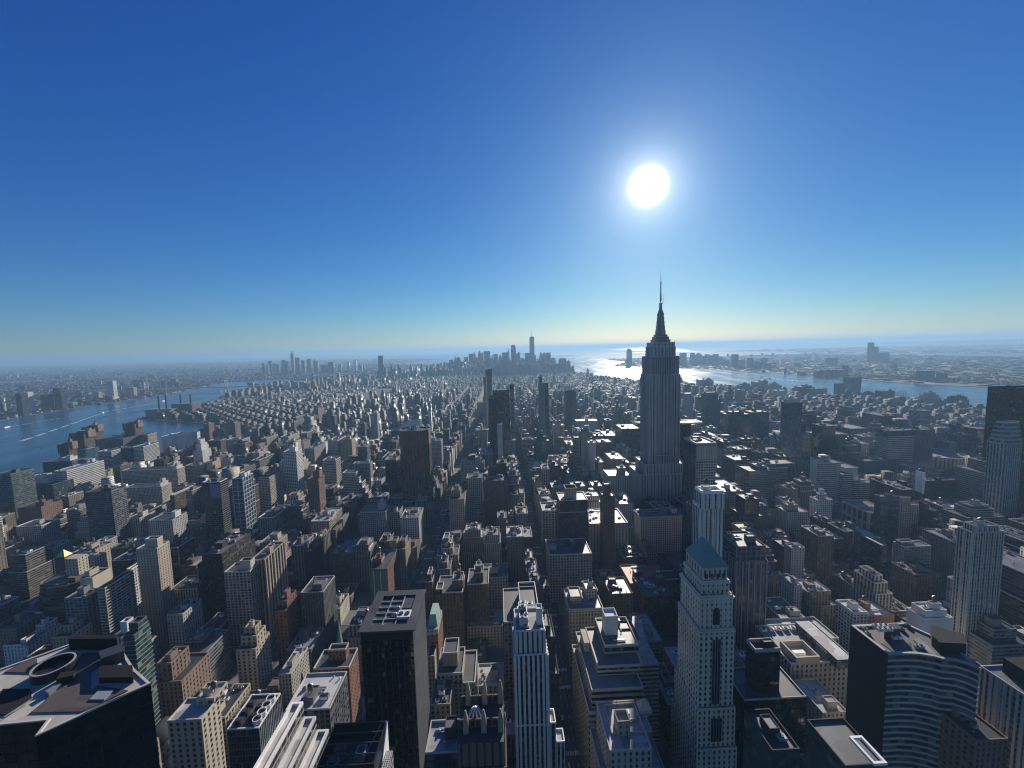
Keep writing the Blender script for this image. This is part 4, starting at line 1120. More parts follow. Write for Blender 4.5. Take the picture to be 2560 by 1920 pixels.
# --- right side low blocks (B4)
H('office_building', 'pale blank block with a dark square recess and a sloping front wing', 'pale recessed block', 'building', 'B4', 1100, 1300, 612, 62, 16, 'blank', 'white', skirt=[(1, 3, 10, 0, 44)], up=[(.1, .85, .1, .9, 68, dict(st='blank'))], kit=5, roof='whiteroof')
x0, x1, Y = place('B4', 1100, 1300, 612, 62)
rr_ = bpy.data.objects.get('office_building')
H('skyscraper', 'tall grey tower with close vertical stripes at the right', 'close striped tower', 'skyscraper', 'B4', 1440, 1662, 5, 140, 12, 'pier', 'limestone', bay=2.4, fl=3.5, sp='slate', piers=(4.8, .9, .5, 'limestone', 'new'),
  up=[(.15, .85, .1, .9, 145)], kit=1)
H('loft_building', 'white block with a tall blank front on the low right streets', 'tall white front', 'building', 'B4', 165, 258, 115, 62, 12, 'small', 'palegrey', kit=2)
H('loft_building', 'block with dark horizontal balconies and a pale roof rim, right of the tall white front', 'dark balcony block', 'building', 'B4', 960, 1145, 105, 62, 14, 'balcony', 'grey', bay=4, bands=(3.2, .8, .5, 'grey'), up=[(.0, .5, .3, .8, 66)], kit=2, coping=PALESTONE)
H('loft_building', 'low white topped block with a row of bright roof vents', 'vent row block', 'building', 'B4', 95, 262, 612, 40, 34, 'punched', 'cream', kit=6, coping=PALESTONE)
H('loft_building', 'small white gridded house right of the sunken court store', None, 'building', 'B4', 600, 700, 570, 48, 20, 'grid', 'white', cornice=.6, kit=2, roof='whiteroof')
H('loft_building', 'brick house with a sunlit white roof strip, behind the curved tower', None, 'building', 'B4', 710, 890, 590, 38, 22, 'small', 'redbrick', roof='whiteroof', kit=2)
H('loft_building', 'narrow grey house with dark square windows on the low right streets', None, 'building', 'B4', 185, 240, 380, 52, 22, 'punched', 'palegrey', kit=1)
H('loft_building', 'brown block with a dome water tank beside the close striped tower', None, 'building', 'B4', 1025, 1225, 300, 48, 26, 'punched', 'brown', kit=3, tank=True)
H('office_building', 'glass box with a dark plant roof behind the curved tower', None, 'building', 'B4', 1590, 1750, 690, 56, 24, 'ribbon', 'grey', skirt=[(8, 12, 6, 6, 46)], kit=2)

# --- upper left: river front and the east side
r = H('hospital', 'white slab hospital with ribbon windows on its broad sunlit side', 'white slab hospital', 'hospital', 'A1', 465, 575, 1135, 82, 80, 'ribbon', 'white', bay=4, fl=3.9, wh=.42, kit=3, roof='greyroof', skirt=[(6, 14, 3, 4, 20)])
r = H('hospital', 'dark glass hospital with a slanted pale rooftop wedge by the river', 'wedge topped hospital', 'hospital', 'A1', 95, 455, 1260, 62, 40, 'curtain', 'blueglass', up=[(.25, .72, .35, .9, 76, dict(st='blank', wl='limestone'))], kit=2)
H('hospital', 'dark blue stepped block in front of the river, behind the white slab hospital', None, 'hospital', 'A1', 365, 620, 1055, 72, 34, 'ribbon', 'slate', up=[(.5, .8, .3, .8, 79, dict(st='blank', wl='white'))], kit=3)
H('glass_tower', 'dark green glass tower cut by the left edge', None, 'skyscraper', 'A1', -60, 92, 1165, 110, 36, 'bands', 'slate', glass='green', bay=4, fl=3.6, kit=1, wh=.55)
H('apartment_tower', 'dark apartment tower with balconies and a sunlit gridded side', 'dark gridded side tower', 'skyscraper', 'A1', 730, 962, 1318, 110, 24, 'balcony', 'slate', bay=4.2, fl=3.0, wh=.6, bands=(3.0, .5, .4, 'grey'), up=[(.5, .9, .2, .7, 114)], kit=2)
H('apartment_building', 'long concrete gridded slab, the upper of two', 'upper concrete slab', 'building', 'A1', 1050, 1530, 1125, 62, 22, 'grid', 'limestone', bay=2.6, fl=3.0, up=[(.87, .98, .1, .9, 68, dict(st='blank'))], kit=2, wh=.55)
H('apartment_building', 'long concrete gridded slab, the lower of two', 'lower concrete slab', 'building', 'A1', 1070, 1395, 1275, 62, 24, 'grid', 'limestone', bay=2.6, fl=3.0, up=[(.8, .95, .1, .9, 68, dict(st='blank'))], kit=2, wh=.55)
H('apartment_tower', 'dark glass tower with a violet panel near its top', 'violet panel tower', 'skyscraper', 'A1', 1745, 1900, 1232, 122, 17, 'curtain', 'slate', glass='black', kit=1, coping=WHITE, bands=(3.3, .3, .3, 'grey'))
x0, x1, Y = place('A1', 1745, 1900, 1232, 122)
m = MB(); m.box(x0+(x1-x0)*.42, x1-.5, Y-.5, Y-.32, 100, 120); o = m.build('violet_panel', plain('violet_panel', (.12, .12, .26), .4), note(bpy.data.objects[[n for n in bpy.data.objects.keys() if bpy.data.objects[n].get('ref') == 'violet panel tower'][0]], None, 0, 0, 0))
H('apartment_tower', 'slim blue glass tower with a white grid on its sunlit side', 'white grid tower', 'skyscraper', 'A1', 2003, 2095, 1200, 126, 26, 'curtain', 'blueglass', glass='blue', bay=3.2, fl=3.2, piers=(6.5, .5, .5, 'white', 'nw'), bands=(6.4, .5, .4, 'white'), up=[(.5, 1.0, .2, .8, 132, dict(st='blank', wl='white'))], kit=1, coping=WHITE)
# river front towers of brown brick
for i, (xl, xr, yt, z, lab) in enumerate(((505, 590, 890, 105, 'nearest of the brown notched river towers'), (605, 720, 795, 112, 'broadest of the brown notched river towers'), (712, 810, 745, 112, 'brown notched river tower behind the broadest one'), (1065, 1160, 712, 112, 'brown notched river tower standing apart from its three fellows'))):
    x0, x1, Y = place('A1', xl, xr, yt, z); w = x1-x0
    r = bld('river_tower', lab, 'building', [T(x0, x1, Y, Y+w*.8, BASE, z-8, 'vert', 'brown', bay=3, fl=3.0, sp='brown'), T(x0-2, x0+w*.45, Y-2, Y+w*.5, z-26, z-4, 'small', 'brown'), T(x0+w*.3, x1+2, Y+w*.3, Y+w*.85, z-18, z, 'small', 'rust')], group='brown brick river towers', kit=1)
    if i == 1: note(r, 'brown river towers', x0, Y, z)
H('hospital', 'blue glass hospital wing with a slanted white gridded flank', 'blue hospital wing', 'hospital', 'A1', 672, 740, 950, 74, 36, 'curtain', 'blueglass', glass='blue', kit=1, roof='whiteroof')
H('hospital', 'hospital block striped by white ribbon floors, left of the blue glass one', None, 'hospital', 'A1', 843, 960, 965, 76, 26, 'ribbon', 'white', kit=1, wh=.5)
H('hospital', 'blue glass hospital block between two striped wings', None, 'hospital', 'A1', 966, 1140, 938, 74, 26, 'curtain', 'blueglass', glass='blue', kit=2)
H('hospital', 'tallest striped white hospital wing, its sunlit side facing the avenue', None, 'hospital', 'A1', 1142, 1236, 925, 76, 50, 'ribbon', 'white', kit=1, wh=.45)
H('hospital', 'long dark hospital slab with a pale colonnaded end', None, 'hospital', 'A1', 800, 1060, 860, 70, 60, 'vert', 'slate', sp='slate', kit=2)
H('hospital', 'cream gridded hospital end block near the inlet', 'cream hospital end', 'hospital', 'A1', 1065, 1275, 822, 70, 34, 'vert', 'cream', kit=2, coping=PALESTONE)
H('hospital', 'white blank walled hospital with a dark slot, beside the river inlet', 'blank white hospital', 'hospital', 'A1', 1478, 1650, 815, 62, 40, 'blank', 'white', up=[(-.5, .0, .0, .8, 56, dict(zl=BASE))], kit=3, coping=WHITE)
H('apartment_building', 'brick block with an orange sunlit side at the lower left streets', 'orange sided block', 'building', 'A1', 150, 355, 1450, 58, 34, 'small', 'brick', up=[(.6, .95, .2, .6, 64)], kit=2)
H('apartment_building', 'pale block with a bright white end wall at the left', 'white end wall block', 'building', 'A1', 137, 358, 1612, 48, 26, 'punched', 'palegrey', kit=2, coping=WHITE)
H('apartment_building', 'grey block with a pointed sunlit gable wall below the concrete slabs', 'sunlit gable block', 'building', 'A1', 1090, 1205, 1545, 54, 30, 'punched', 'limestone', kit=2)
H('apartment_building', 'long grey block with a bright square stair tower', None, 'building', 'A1', 1280, 1490, 1560, 58, 30, 'punched', 'palegrey', up=[(.85, 1.0, .2, .6, 68, dict(st='blank', wl='white'))], kit=3)
for i, (xl, xr, yt, z, wl, dep) in enumerate(((1800, 1905, 870, 56, 'brown', 26), (1950, 2090, 865, 58, 'palegrey', 40), (2005, 2115, 895, 54, 'rust', 30), (1600, 1760, 1085, 48, 'grey', 24), (1765, 1835, 1060, 52, 'buff', 34), (1520, 1600, 965, 40, 'rust', 26))):
    H('apartment_building', ('dark brown slab with a bright edge', 'pale flat topped slab', 'salmon ribbed slab', 'low grey colonnaded block', 'buff wedge shaped block', 'reddish terrace block')[i]+' in the housing beyond the concrete slabs', None, 'building', 'A1', xl, xr, yt, z, dep, ('vert', 'punched', 'vert', 'grid', 'small', 'punched')[i], wl, kit=2, coping=PALESTONE)

# --- upper middle left
H('apartment_tower', 'wide beige apartment tower with balcony stacks', 'beige balcony tower', 'building', 'A2', 18, 116, 1192, 96, 42, 'balcony', 'buff', bay=4.4, fl=2.9, bands=(2.9, .9, .5, 'buff'), up=[(.35, .8, .2, .7, 102)], kit=1)
H('apartment_tower', 'tall bluish white apartment tower with stepped balcony edges', 'bluish white tower', 'skyscraper', 'A2', 236, 345, 968, 126, 24, 'grid', 'white', bay=3.2, fl=2.9, wh=.55, bands=(2.9, .3, .5, 'white'), up=[(.45, .9, .1, .6, 134, dict(st='blank'))], kit=1)
H('apartment_tower', 'red brick tower with a plain sunlit side wall', 'red brick tower', 'building', 'A2', 440, 540, 1205, 100, 24, 'punched', 'brick', up=[(.45, 1.0, .2, .7, 112, dict(st='blank'))], kit=1)
H('apartment_tower', 'dark slab with a sunlit striped end, right of the red brick tower', None, 'building', 'A2', 572, 688, 1042, 90, 26, 'ribbon', 'limestone', kit=2)
H('apartment_tower', 'plain shaded slab with a bright tapering edge', 'plain shaded slab', 'building', 'A2', 722, 826, 862, 95, 26, 'small', 'buff', up=[(.5, .8, .2, .6, 101)], kit=1)
H('apartment_tower', 'pale gridded slab behind the white ziggurat', None, 'building', 'A2', 838, 985, 1068, 85, 16, 'grid', 'palegrey', bay=3, fl=3, kit=2)
x0, x1, Y = place('A2', 748, 862, 1150, 78); w = x1-x0
r = bld('apartment_building', 'white ziggurat apartment block stepping down to the right', 'building',
        [T(x0+w*k*.0+(w if k else 0)+w*.2*(k-1 if k else 0), x0+w+w*.2*k, Y+k*1.5, Y+24, BASE, 78-k*11, 'ribbon', 'white', wh=.45, n='wall' if k == 0 else 'stepped_wing') for k in range(6)], kit=1, parapet=1.0)
note(r, 'white ziggurat', x0, Y, 78)
H('apartment_tower', 'white and glass tower with a bright narrow side', 'slim white tower', 'building', 'A2', 986, 1045, 640, 120, 20, 'grid', 'palegrey', glass='blue', up=[(.5, 1.0, .2, .8, 126, dict(st='blank', wl='white'))], kit=1)
# curved roof glass building
x0, x1, Y = place('A2', 1168, 1420, 770, 64)
r = root_at('college_building', (x0+x1)/2, Y); tag(r, 'long glass building with a swelling metal roof', 'building'); claim(x0, x1, Y, Y+34); note(r, 'swelling metal roof', (x0+x1)/2, Y, 64)
OCC.append((x0, x1, Y, Y+34, BASE, 92, 'x'))
m = MB(); m.box(x0, x1, Y, Y+34, BASE, 60, bay=3, fl=3.6); m.build('wall', facade('ribbon', 'blueglass', 'blue'), r)
m = MB(); n = 10
for i in range(n):
    f0, f1 = i/n, (i+1)/n
    zf = lambda f: 60+38*math.sin(min(1, f*1.12)*math.pi*.60)*(.5+.5*f)
    xa, xb = x0+(x1-x0)*f0, x0+(x1-x0)*f1
    m.face([(xa, Y-.3, 60), (xb, Y-.3, 60), (xb, Y-.3+4, zf(f1)), (xa, Y-.3+4, zf(f0))])
    m.face([(xa, Y+3.7, zf(f0)), (xb, Y+3.7, zf(f1)), (xb, Y+34, zf(f1)-8), (xa, Y+34, zf(f0)-8)])
m.face([(x1, Y-.3, 60), (x1, Y+34, 60), (x1, Y+34, zf(1)-8), (x1, Y+3.7, zf(1))])
m.build('metal_roof', plain('brushed_roof', (.30, .36, .42), .35, metal=.6), r)
# brown tower turned on its plot
x0, x1, Y = place('A2', 1228, 1480, 795, 168)
w = x1-x0; c = w*.17
P = [(x0+c, Y), (x1-c, Y), (x1, Y+c), (x1, Y+w*.75-c), (x1-c, Y+w*.75), (x0+c, Y+w*.75), (x0, Y+w*.75-c), (x0, Y+c)]
r = bld('skyscraper', 'dark brown brick tower with chamfered corners and a blank crown', 'skyscraper',
        [dict(pts=P, z0=BASE, z1=142, style='vert', wall='brown', glass='black', bay=2.3, fl=3.6, sp='dark', ww=.66), dict(pts=inset(P, -.6), z0=142, z1=168, style='slot', wall='brown', bay=6, fl=26, ww=.12, glass='black', parapet=2, n='crown')], kit=3, tank=False)
note(r, 'brown chamfered tower', (x0+x1)/2, Y, 168)
m = MB(); k = 7
for i in range(k):
    x = x0+c+(w-2*c)*i/(k-1); m.box(x-.9, x+.9, Y-.9, Y, BASE, 142)
for i in range(5):
    y = Y+c+(w*.75-2*c)*i/4; m.box(x1, x1+.9, y-.9, y+.9, BASE, 142)
m.build('brick_piers', facade('blank', 'brown'), r)
rr = random.Random(7)
for i in range(4):
    m = MB(); m.cyl(x0+w*(.4+.07*i), Y+w*.5, 1.3, 168, 173, n=10); m.build('flue', WHITE, r)
H('apartment_tower', 'white gridded tower tucked behind the brown chamfered tower', 'white gridded tower', 'building', 'A2', 1488, 1600, 875, 105, 26, 'grid', 'palegrey', bay=2.6, fl=3, kit=2)
H('apartment_building', 'grey gridded block in the shade before the brown chamfered tower', None, 'building', 'A2', 895, 1120, 1490, 70, 26, 'grid', 'palegrey', bay=3, fl=3, kit=2, coping=PALESTONE, up=[(.65, .9, .3, .7, 80, dict(st='blank'))])
H('apartment_building', 'stone block with a sunlit cluttered roof at the avenue corner', None, 'building', 'A2', 1245, 1405, 1540, 55, 40, 'punched', 'limestone', kit=7, roof='silver', coping=PALESTONE)
H('apartment_building', 'narrow stone block with tall paired windows before the brown chamfered tower', None, 'building', 'A2', 1145, 1240, 1490, 60, 24, 'grid', 'limestone', kit=1)
H('office_building', 'broad cream block with pavilions along its roofline', 'roofline pavilion block', 'building', 'A2', 1765, 1968, 1085, 70, 40, 'punched', 'cream', bay=3, fl=3.6, up=[(.05, .25, .1, .5, 82), (.3, .55, .1, .4, 77), (.65, .92, .1, .5, 81)], kit=2)
H('apartment_building', 'tan house with a sunlit brick flank beside the shaded avenue', 'tan avenue house', 'building', 'A2', 1668, 1800, 1380, 76, 40, 'punched', 'tan', up=[(.1, .7, .3, .8, 86)], kit=2)
H('apartment_tower', 'pale gridded tower with square windows right of the tan avenue house', None, 'building', 'A2', 1818, 1952, 1195, 86, 26, 'grid', 'limestone', bay=3.4, fl=3.3, kit=1)
H('loft_building', 'dark brick tower in the shade right of the pale gridded ones', None, 'building', 'A2', 1970, 2150, 1220, 80, 28, 'punched', 'brown', kit=2)
# --- the tall stone tower with the spire
Yf = 690.0
xs0, xs1, _ = front('A3', 1186, 1452, 500, Yf)
xc = (xs0+xs1)/2
W = xs1-xs0; DP = 42.0
LS = dict(bay=3.1, fl=3.75, sp='slate', glass='clear', ww=.56, wh=.55, roof='greyroof', kit=0)
def Zy(y, t='A3', x=1320, Y=Yf): return at_y(*px(t, x, y), Y)[2]
z21, z25, z30 = 86, 103, 119
z72, z81, z86 = 262, 294, 318
P = (3.1*1.98, 1.5, .9, 'greystone', 'new')
tiers = [T(xc-62, xc+66, Yf-14, Yf+52, BASE, 24, 'punched', 'greystone', bay=3.1, fl=4.2, kit=0),
         T(xc-47, xc+50, Yf-9, Yf+46, 24, z21, 'pier', 'greystone', piers=P, **LS),
         T(xc-36, xc+40, Yf-5, Yf+44, z21, z25, 'pier', 'greystone', piers=P, **LS),
         T(xc-W*.28, xc+W*.28, Yf-4, Yf+44, z25, z30, 'pier', 'greystone', piers=P, **LS),
         T(xc-W/2, xc-W*.2, Yf, Yf+DP, z25, z72, 'pier', 'greystone', piers=P, **LS),
         T(xc+W*.2, xc+W/2, Yf, Yf+DP, z25, z72, 'pier', 'greystone', piers=P, **LS),
         T(xc-W*.2, xc+W*.2, Yf+2.6, Yf+DP-2.6, z30, z72, 'pier', 'greystone', piers=P, **LS),
         T(xc-W*.46, xc+W*.46, Yf+1.5, Yf+DP-1.5, z72, z81, 'pier', 'greystone', piers=P, **LS),
         T(xc-W*.36, xc+W*.36, Yf+4, Yf+DP-4, z81, z86-7, 'pier', 'greystone', piers=P, **LS),
         T(xc-W*.34, xc+W*.34, Yf+5, Yf+DP-5, z86-7, z86, 'slot', 'greystone', bay=6, fl=7, **{k: v for k, v in LS.items() if k not in ('bay', 'fl', 'ww', 'wh')})]
r = bld('skyscraper', 'huge tapering limestone skyscraper with a stepped crown and needle spire', 'skyscraper', tiers, kit=0, parapet=1.2, coping=PALESTONE)
note(r, 'spired stone skyscraper', xc, Yf, 230)
yc = Yf+DP/2
LM = facade('blank', 'greystone')
MET = plain('mast_metal', (.28, .29, .30), .35, metal=.5)
for i, (a, z0, z1) in enumerate(((13.5, 318, 324), (11.5, 324, 329), (9.5, 329, 333))):
    m = MB(); m.box(xc-a, xc+a, yc-a*.85, yc+a*.85, z0, z1, bay=2.5, fl=3.5); m.build('crown_step', facade('ribbon', 'greystone'), r)
m = MB()
m.cyl(xc, yc, 5.2, 333, 366, n=16, bay=1.3, fl=33); m.cyl(xc, yc, 5.9, 366, 370, n=16, bay=2, fl=4); m.build('mooring_mast', facade('slot', 'steel', 'clear', ww=.6), r)
for sx, sy in ((1, 0), (-1, 0), (0, 1), (0, -1)):       # the winged buttresses
    m = MB()
    for z0, z1, a in ((333, 341, 9.0), (341, 349, 7.8), (349, 357, 6.9), (357, 364, 6.2)):
        w = 1.3
        if sx: m.box(min(xc+sx*4.8, xc+sx*a), max(xc+sx*4.8, xc+sx*a), yc-w, yc+w, z0, z1)
        else: m.box(xc-w, xc+w, min(yc+sy*4.8, yc+sy*a), max(yc+sy*4.8, yc+sy*a), z0, z1)
    m.build('buttress', LM, r)
m = MB(); m.cyl(xc, yc, 5.4, 370, 373, n=16, r1=4.6); m.cyl(xc, yc, 4.6, 373, 376.5, n=16, r1=3.0); m.cyl(xc, yc, 2.9, 376.5, 387, n=14, r1=2.3); m.cyl(xc, yc, 3.3, 387, 388.2, n=14); m.build('dome', MET, r)
m = MB(); m.cyl(xc, yc, 1.1, 388.2, 393, n=8); m.cyl(xc, yc, 1.9, 393, 400, n=8, r1=1.7); m.cyl(xc, yc, 1.35, 400, 423, n=8, r1=1.0); m.cyl(xc, yc, 1.5, 423, 424.5, n=8); m.cyl(xc, yc, .55, 424.5, 445, n=6, r1=.2); m.build('antenna', MET, r)
m = MB(); m.bar((xc+4.3, yc, 388), (xc+4.3, yc, 403), .35); m.bar((xc+1, yc, 388.4), (xc+4.3, yc, 388.4), .3); m.build('side_antenna', MET, r)
for sx, zz, hh in ((W*.36, 306, 16), (-W*.36, 300, 12)):
    m = MB(); m.bar((xc+sx*1.04, Yf+8, zz-6), (xc+sx*1.04, Yf+8, zz+hh), .5); m.bar((xc+sx*.95, Yf+8, zz-5), (xc+sx*1.04, Yf+8, zz-5), .4); m.build('side_antenna', MET, r)
for i in range(8):
    m = MB(); x = xc-12+i*3.4; m.bar((x, yc-9, 324), (x, yc-9, 327+(i % 3)), .18); m.build('whip_antenna', MET, r) if i in (0, 1, 6, 7) else None
m = MB()
for k in (-1, 0, 1):
    m.box(xc+k*7-1.0, xc+k*7+1.0, Yf+3.3, Yf+4, z81+2, z86-9)
m.build('crown_pilasters', LM, r)

H('skyscraper', 'pale tower with a flared gridded crown, right of the spired stone skyscraper', 'flared gridded tower', 'skyscraper', 'A3', 1592, 1765, 900, 188, 34, 'grid', 'cream', bay=3.4, fl=3.6, wh=.55, ww=.72, kit=4, roof='silver', coping=PALESTONE, parapet=2,
  bands=(3.6, .5, .3, 'limestone'))
x0, x1, Y = place('A3', 1592, 1765, 900, 188)
r = [o for o in bpy.data.objects if o.get('ref') == 'flared gridded tower'][0]
n = 8
for i in range(n):
    xa = x0+(x1-x0)*i/n; wd = (x1-x0)/n
    m = MB(); m.prism(rect(xa+wd*.3, xa+wd*.7, Y-.6, Y), 168, 186, pts_top=rect(xa+.05, xa+wd-.05, Y-1.6, Y)); m.build('flared_panel', facade('blank', 'cream'), r)
m = MB(); m.box(x0-.5, x0, Y, Y+34, BASE, 187); m.build('side_wall', facade('pier', 'slate', 'clear'), r)
H('skyscraper', 'white ribbed tower with bay columns and an open roof frame, before the flared gridded tower', 'white ribbed tower', 'skyscraper', 'A3', 1640, 1828, 1330, 180, 13, 'pier', 'white', bay=3.0, fl=3.5, sp='slate', glass='clear', piers=(4.6, 1.7, 1.0, 'white', 'nw'), kit=2, roof='tar', parapet=3, pt=1.0, coping=WHITE,
  skirt=[(.8, .8, -3, 2, 166)])
H('office_building', 'dark tower with a wide flat roof slab on a thin post', 'flat slab roof tower', 'building', 'A3', 1462, 1548, 735, 150, 26, 'curtain', 'dark', glass='black', kit=1)
x0, x1, Y = place('A3', 1462, 1640, 715, 155)
r = [o for o in bpy.data.objects if o.get('ref') == 'flat slab roof tower'][0]
m = MB(); m.box(x0-1, x1, Y-2, Y+26, 153, 155, bottom=True); m.ring(rect(x0-1, x1, Y-2, Y+26), 1.4, 155, 156.5); m.build('roof_slab', WHITE, r)
H('apartment_tower', 'pale slab tower far behind, right of the spired stone skyscraper', 'pale far slab', 'building', 'A3', 1496, 1562, 462, 130, 20, 'vert', 'palegrey', kit=0)
H('skyscraper', 'dark blue glass tower with a slanted top beyond the spired stone skyscraper', 'slant topped glass tower', 'skyscraper', 'A3', 1684, 1782, 470, 146, 36, 'curtain', 'blueglass', glass='blue', kit=0, up=[(0, .98, .1, .6, 152)], skirt=[(0, 14, -8, 0, 128)])
H('glass_tower', 'broad dark glass block in the hazy right middle distance', 'broad dark glass block', 'building', 'A3', 1868, 2085, 645, 118, 40, 'curtain', 'blueglass', kit=1, up=[(.15, .7, .2, .8, 124)])
H('glass_tower', 'flat topped glass tower with a bright open lower storey', 'open storey glass tower', 'building', 'A3', 2070, 2225, 625, 122, 40, 'curtain', 'dark', glass='blue', kit=1)
H('office_building', 'flat dark slab block on the hazy streets right of the white ribbed tower', None, 'building', 'A3', 1925, 2060, 1040, 80, 40, 'ribbon', 'slate', kit=2)
H('office_building', 'long ribbon windowed block before the open storey glass tower', None, 'building', 'A3', 2050, 2230, 1135, 74, 44, 'ribbon', 'grey', kit=2, up=[(.55, 1.0, .2, .8, 80)])
H('loft_building', 'long grey block with a copper rimmed roof at the foot of the spired skyscraper', 'copper rimmed block', 'building', 'A3', 1110, 1470, 1530, 58, 28, 'punched', 'limestone', kit=7, roof='greyroof', cornice=.8)
H('loft_building', 'broad block with an arcaded frieze, left of the copper rimmed block', None, 'building', 'A3', 930, 1050, 1420, 52, 50, 'punched', 'limestone', kit=2)
H('apartment_tower', 'slim red brick tower with a chimney-like top', 'slim red brick tower', 'building', 'A3', 785, 888, 1352, 108, 16, 'punched', 'brick', up=[(.15, .7, .1, .7, 124, dict(st='small'))], kit=0, ww=.36)
H('office_building', 'dark brown block with a columned pale lantern on its roof', 'lantern topped block', 'building', 'A3', 405, 662, 1492, 92, 34, 'grid', 'bronze', bay=2.6, fl=3.6, ww=.55, wh=.6, up=[(.04, .98, .06, .95, 108)], kit=3, coping=PALESTONE, tank=False, bulk=False)
x0, x1, Y = place('A3', 405, 662, 1492, 92); w = x1-x0
r = [o for o in bpy.data.objects if o.get('ref') == 'lantern topped block'][0]
m = MB(); m.box(x0+w*.27, x0+w*.64, Y+8, Y+22, 108, 122, bay=2.2, fl=14); m.ring(rect(x0+w*.27-.6, x0+w*.64+.6, Y+7.4, Y+22.6), .9, 122, 123.4); m.face([(x, y, 122) for x, y in rect(x0+w*.27, x0+w*.64, Y+8, Y+22)]); m.build('lantern', facade('slot', 'cream'), r)
H('office_building', 'pale corner block with tall paired windows, left of the lantern topped block', None, 'building', 'A3', 262, 392, 1480, 64, 34, 'grid', 'limestone', bay=4.5, fl=3.8, kit=2, coping=PALESTONE, parapet=1.6)
H('loft_building', 'cream block with white terraced roofs behind the slim red brick tower', 'white terraced roofs', 'building', 'A3', 672, 1000, 1590, 58, 52, 'punched', 'cream', bay=4.5, ww=.4, kit=8, roof='whiteroof', coping=PALESTONE, parapet=1.6)
H('loft_building', 'low wide cream block left of the spired stone skyscraper', None, 'building', 'A3', 835, 1020, 1175, 70, 40, 'punched', 'limestone', kit=3, up=[(.5, .85, .2, .5, 82)], coping=PALESTONE)
# middle towers seen against the haze
r = H('skyscraper', 'slim silver tower with vertical fins and an unfinished mast top', 'slim silver tower', 'skyscraper', 'N', 1165, 1250, 400, 250, 22, 'vert', 'steel', glass='blue', bay=2.2, fl=3.8, kit=0, piers=(7, .8, .8, 'steel', 'new'), Y=1060,
  up=[(.15, .55, .1, .9, 236), (.25, .4, .3, .6, 242)])
x0, x1, z = front('N', 1165, 1250, 400, 1060)
m = MB(); m.bar(((x0+x1)/2+1, 1071, z), ((x0+x1)/2+1, 1071, z+26), .6); m.build('mast', STEEL, r)
H('skyscraper', 'dark glass companion right against the slim silver tower', None, 'skyscraper', 'N', 1252, 1318, 400, 240, 22, 'curtain', 'blueglass', glass='blue', kit=0, Y=1066)
H('skyscraper', 'dark tower whose upper windows glow in vertical stripes', 'glowing striped tower', 'skyscraper', 'N', 1608, 1792, 555, 152, 24, 'slot', 'dark', glass='grey', bay=4.2, fl=11, kit=0, piers=(4.2, 1.5, .9, 'slate', 'nw'), parapet=4)
H('office_building', 'ornate stone tower with a lit cream upper front, left of the glowing striped tower', 'lit ornate tower', 'building', 'N', 1415, 1600, 1135, 92, 30, 'vert', 'cream', ww=.4, up=[(.2, .7, .2, .8, 104), (.35, .55, .3, .6, 118)], kit=0)
H('glass_tower', 'teal glass tower with rounded roof edges', 'teal glass tower', 'building', 'N', 1888, 2050, 1250, 118, 24, 'curtain', 'teal', glass='blue', bay=2, fl=3.4, kit=0, up=[(.2, .85, .1, .9, 124), (.4, .8, .3, .8, 131, dict(st='blank', wl='grey'))], piers=(4, .4, .4, 'steel', 'n'))
H('glass_tower', 'pale green glass slab at the left flank of the teal glass tower', None, 'building', 'N', 1760, 1870, 1345, 104, 16, 'bands', 'green', glass='green', bay=3, fl=3.4, kit=0, bands=(3.4, .4, .3, 'green'))
H('apartment_tower', 'blank pale slab with a bright notched edge, right of the teal glass tower', 'blank pale slab', 'building', 'N', 2020, 2140, 1440, 108, 22, 'blank', 'palegrey', kit=1)
H('office_building', 'long pale colonnaded block behind the teal glass tower', None, 'building', 'N', 1800, 2180, 1055, 56, 40, 'vert', 'limestone', kit=3)
H('skyscraper', 'dark flat topped tower beyond the shaded avenue', 'dark flat tower', 'skyscraper', 'N', 350, 645, 525, 168, 30, 'curtain', 'slate', glass='black', kit=0, Y=1050)
H('skyscraper', 'lower dark tower left against the dark flat tower', None, 'skyscraper', 'N', 285, 440, 650, 150, 34, 'vert', 'dark', glass='black', kit=0, Y=1005)
H('skyscraper', 'thin tower with pale storeys and a dark cap, right of the dark flat tower', 'dark capped thin tower', 'skyscraper', 'N', 655, 720, 425, 170, 18, 'ribbon', 'palegrey', kit=0, Y=1080, up=[(0, 1.0, 0, 1.0, 205, dict(st='curtain', wl='slate'))])
H('apartment_tower', 'slender tower with a patterned white lattice face', 'lattice faced tower', 'skyscraper', 'N', 435, 520, 1120, 120, 14, 'grid', 'white', bay=1.8, fl=2.6, ww=.5, wh=.5, kit=0, Y=900)
r = H('glass_tower', 'narrow dark tower with stacked bright lights along its mast', None, 'building', 'N', 455, 545, 920, 140, 12, 'slot', 'dark', kit=0, Y=935)
# flaring glass tower
a, b, z = front('N', 262, 325, 700, 1600); _, _, zt = front('N', 245, 345, 165, 1600)
at0, at1, _ = front('N', 228, 347, 165, 1600)
r = bld('skyscraper', 'glass tower flaring outwards to a slanted top', 'skyscraper', [dict(pts=rect(a, b, 1600, 1622), pts_top=rect(at0, at1, 1596, 1626), z0=BASE, z1=zt, style='curtain', wall='slate', glass='blue', parapet=0)], kit=0)
note(r, 'flaring glass tower', a, 1600, zt)
m = MB(); m.face([(at0, 1596, zt), (at1, 1596, zt), (at1, 1596, zt+5)]); m.face([(at1, 1626, zt), (at0, 1626, zt), (at1, 1626, zt+5)]); m.face([(at0, 1596, zt), (at1, 1596, zt+5), (at1, 1626, zt+5), (at0, 1626, zt)]); m.face([(at1, 1596, zt), (at1, 1626, zt), (at1, 1626, zt+5), (at1, 1596, zt+5)])
m.build('slanted_top', facade('curtain', 'slate', 'blue'), r)
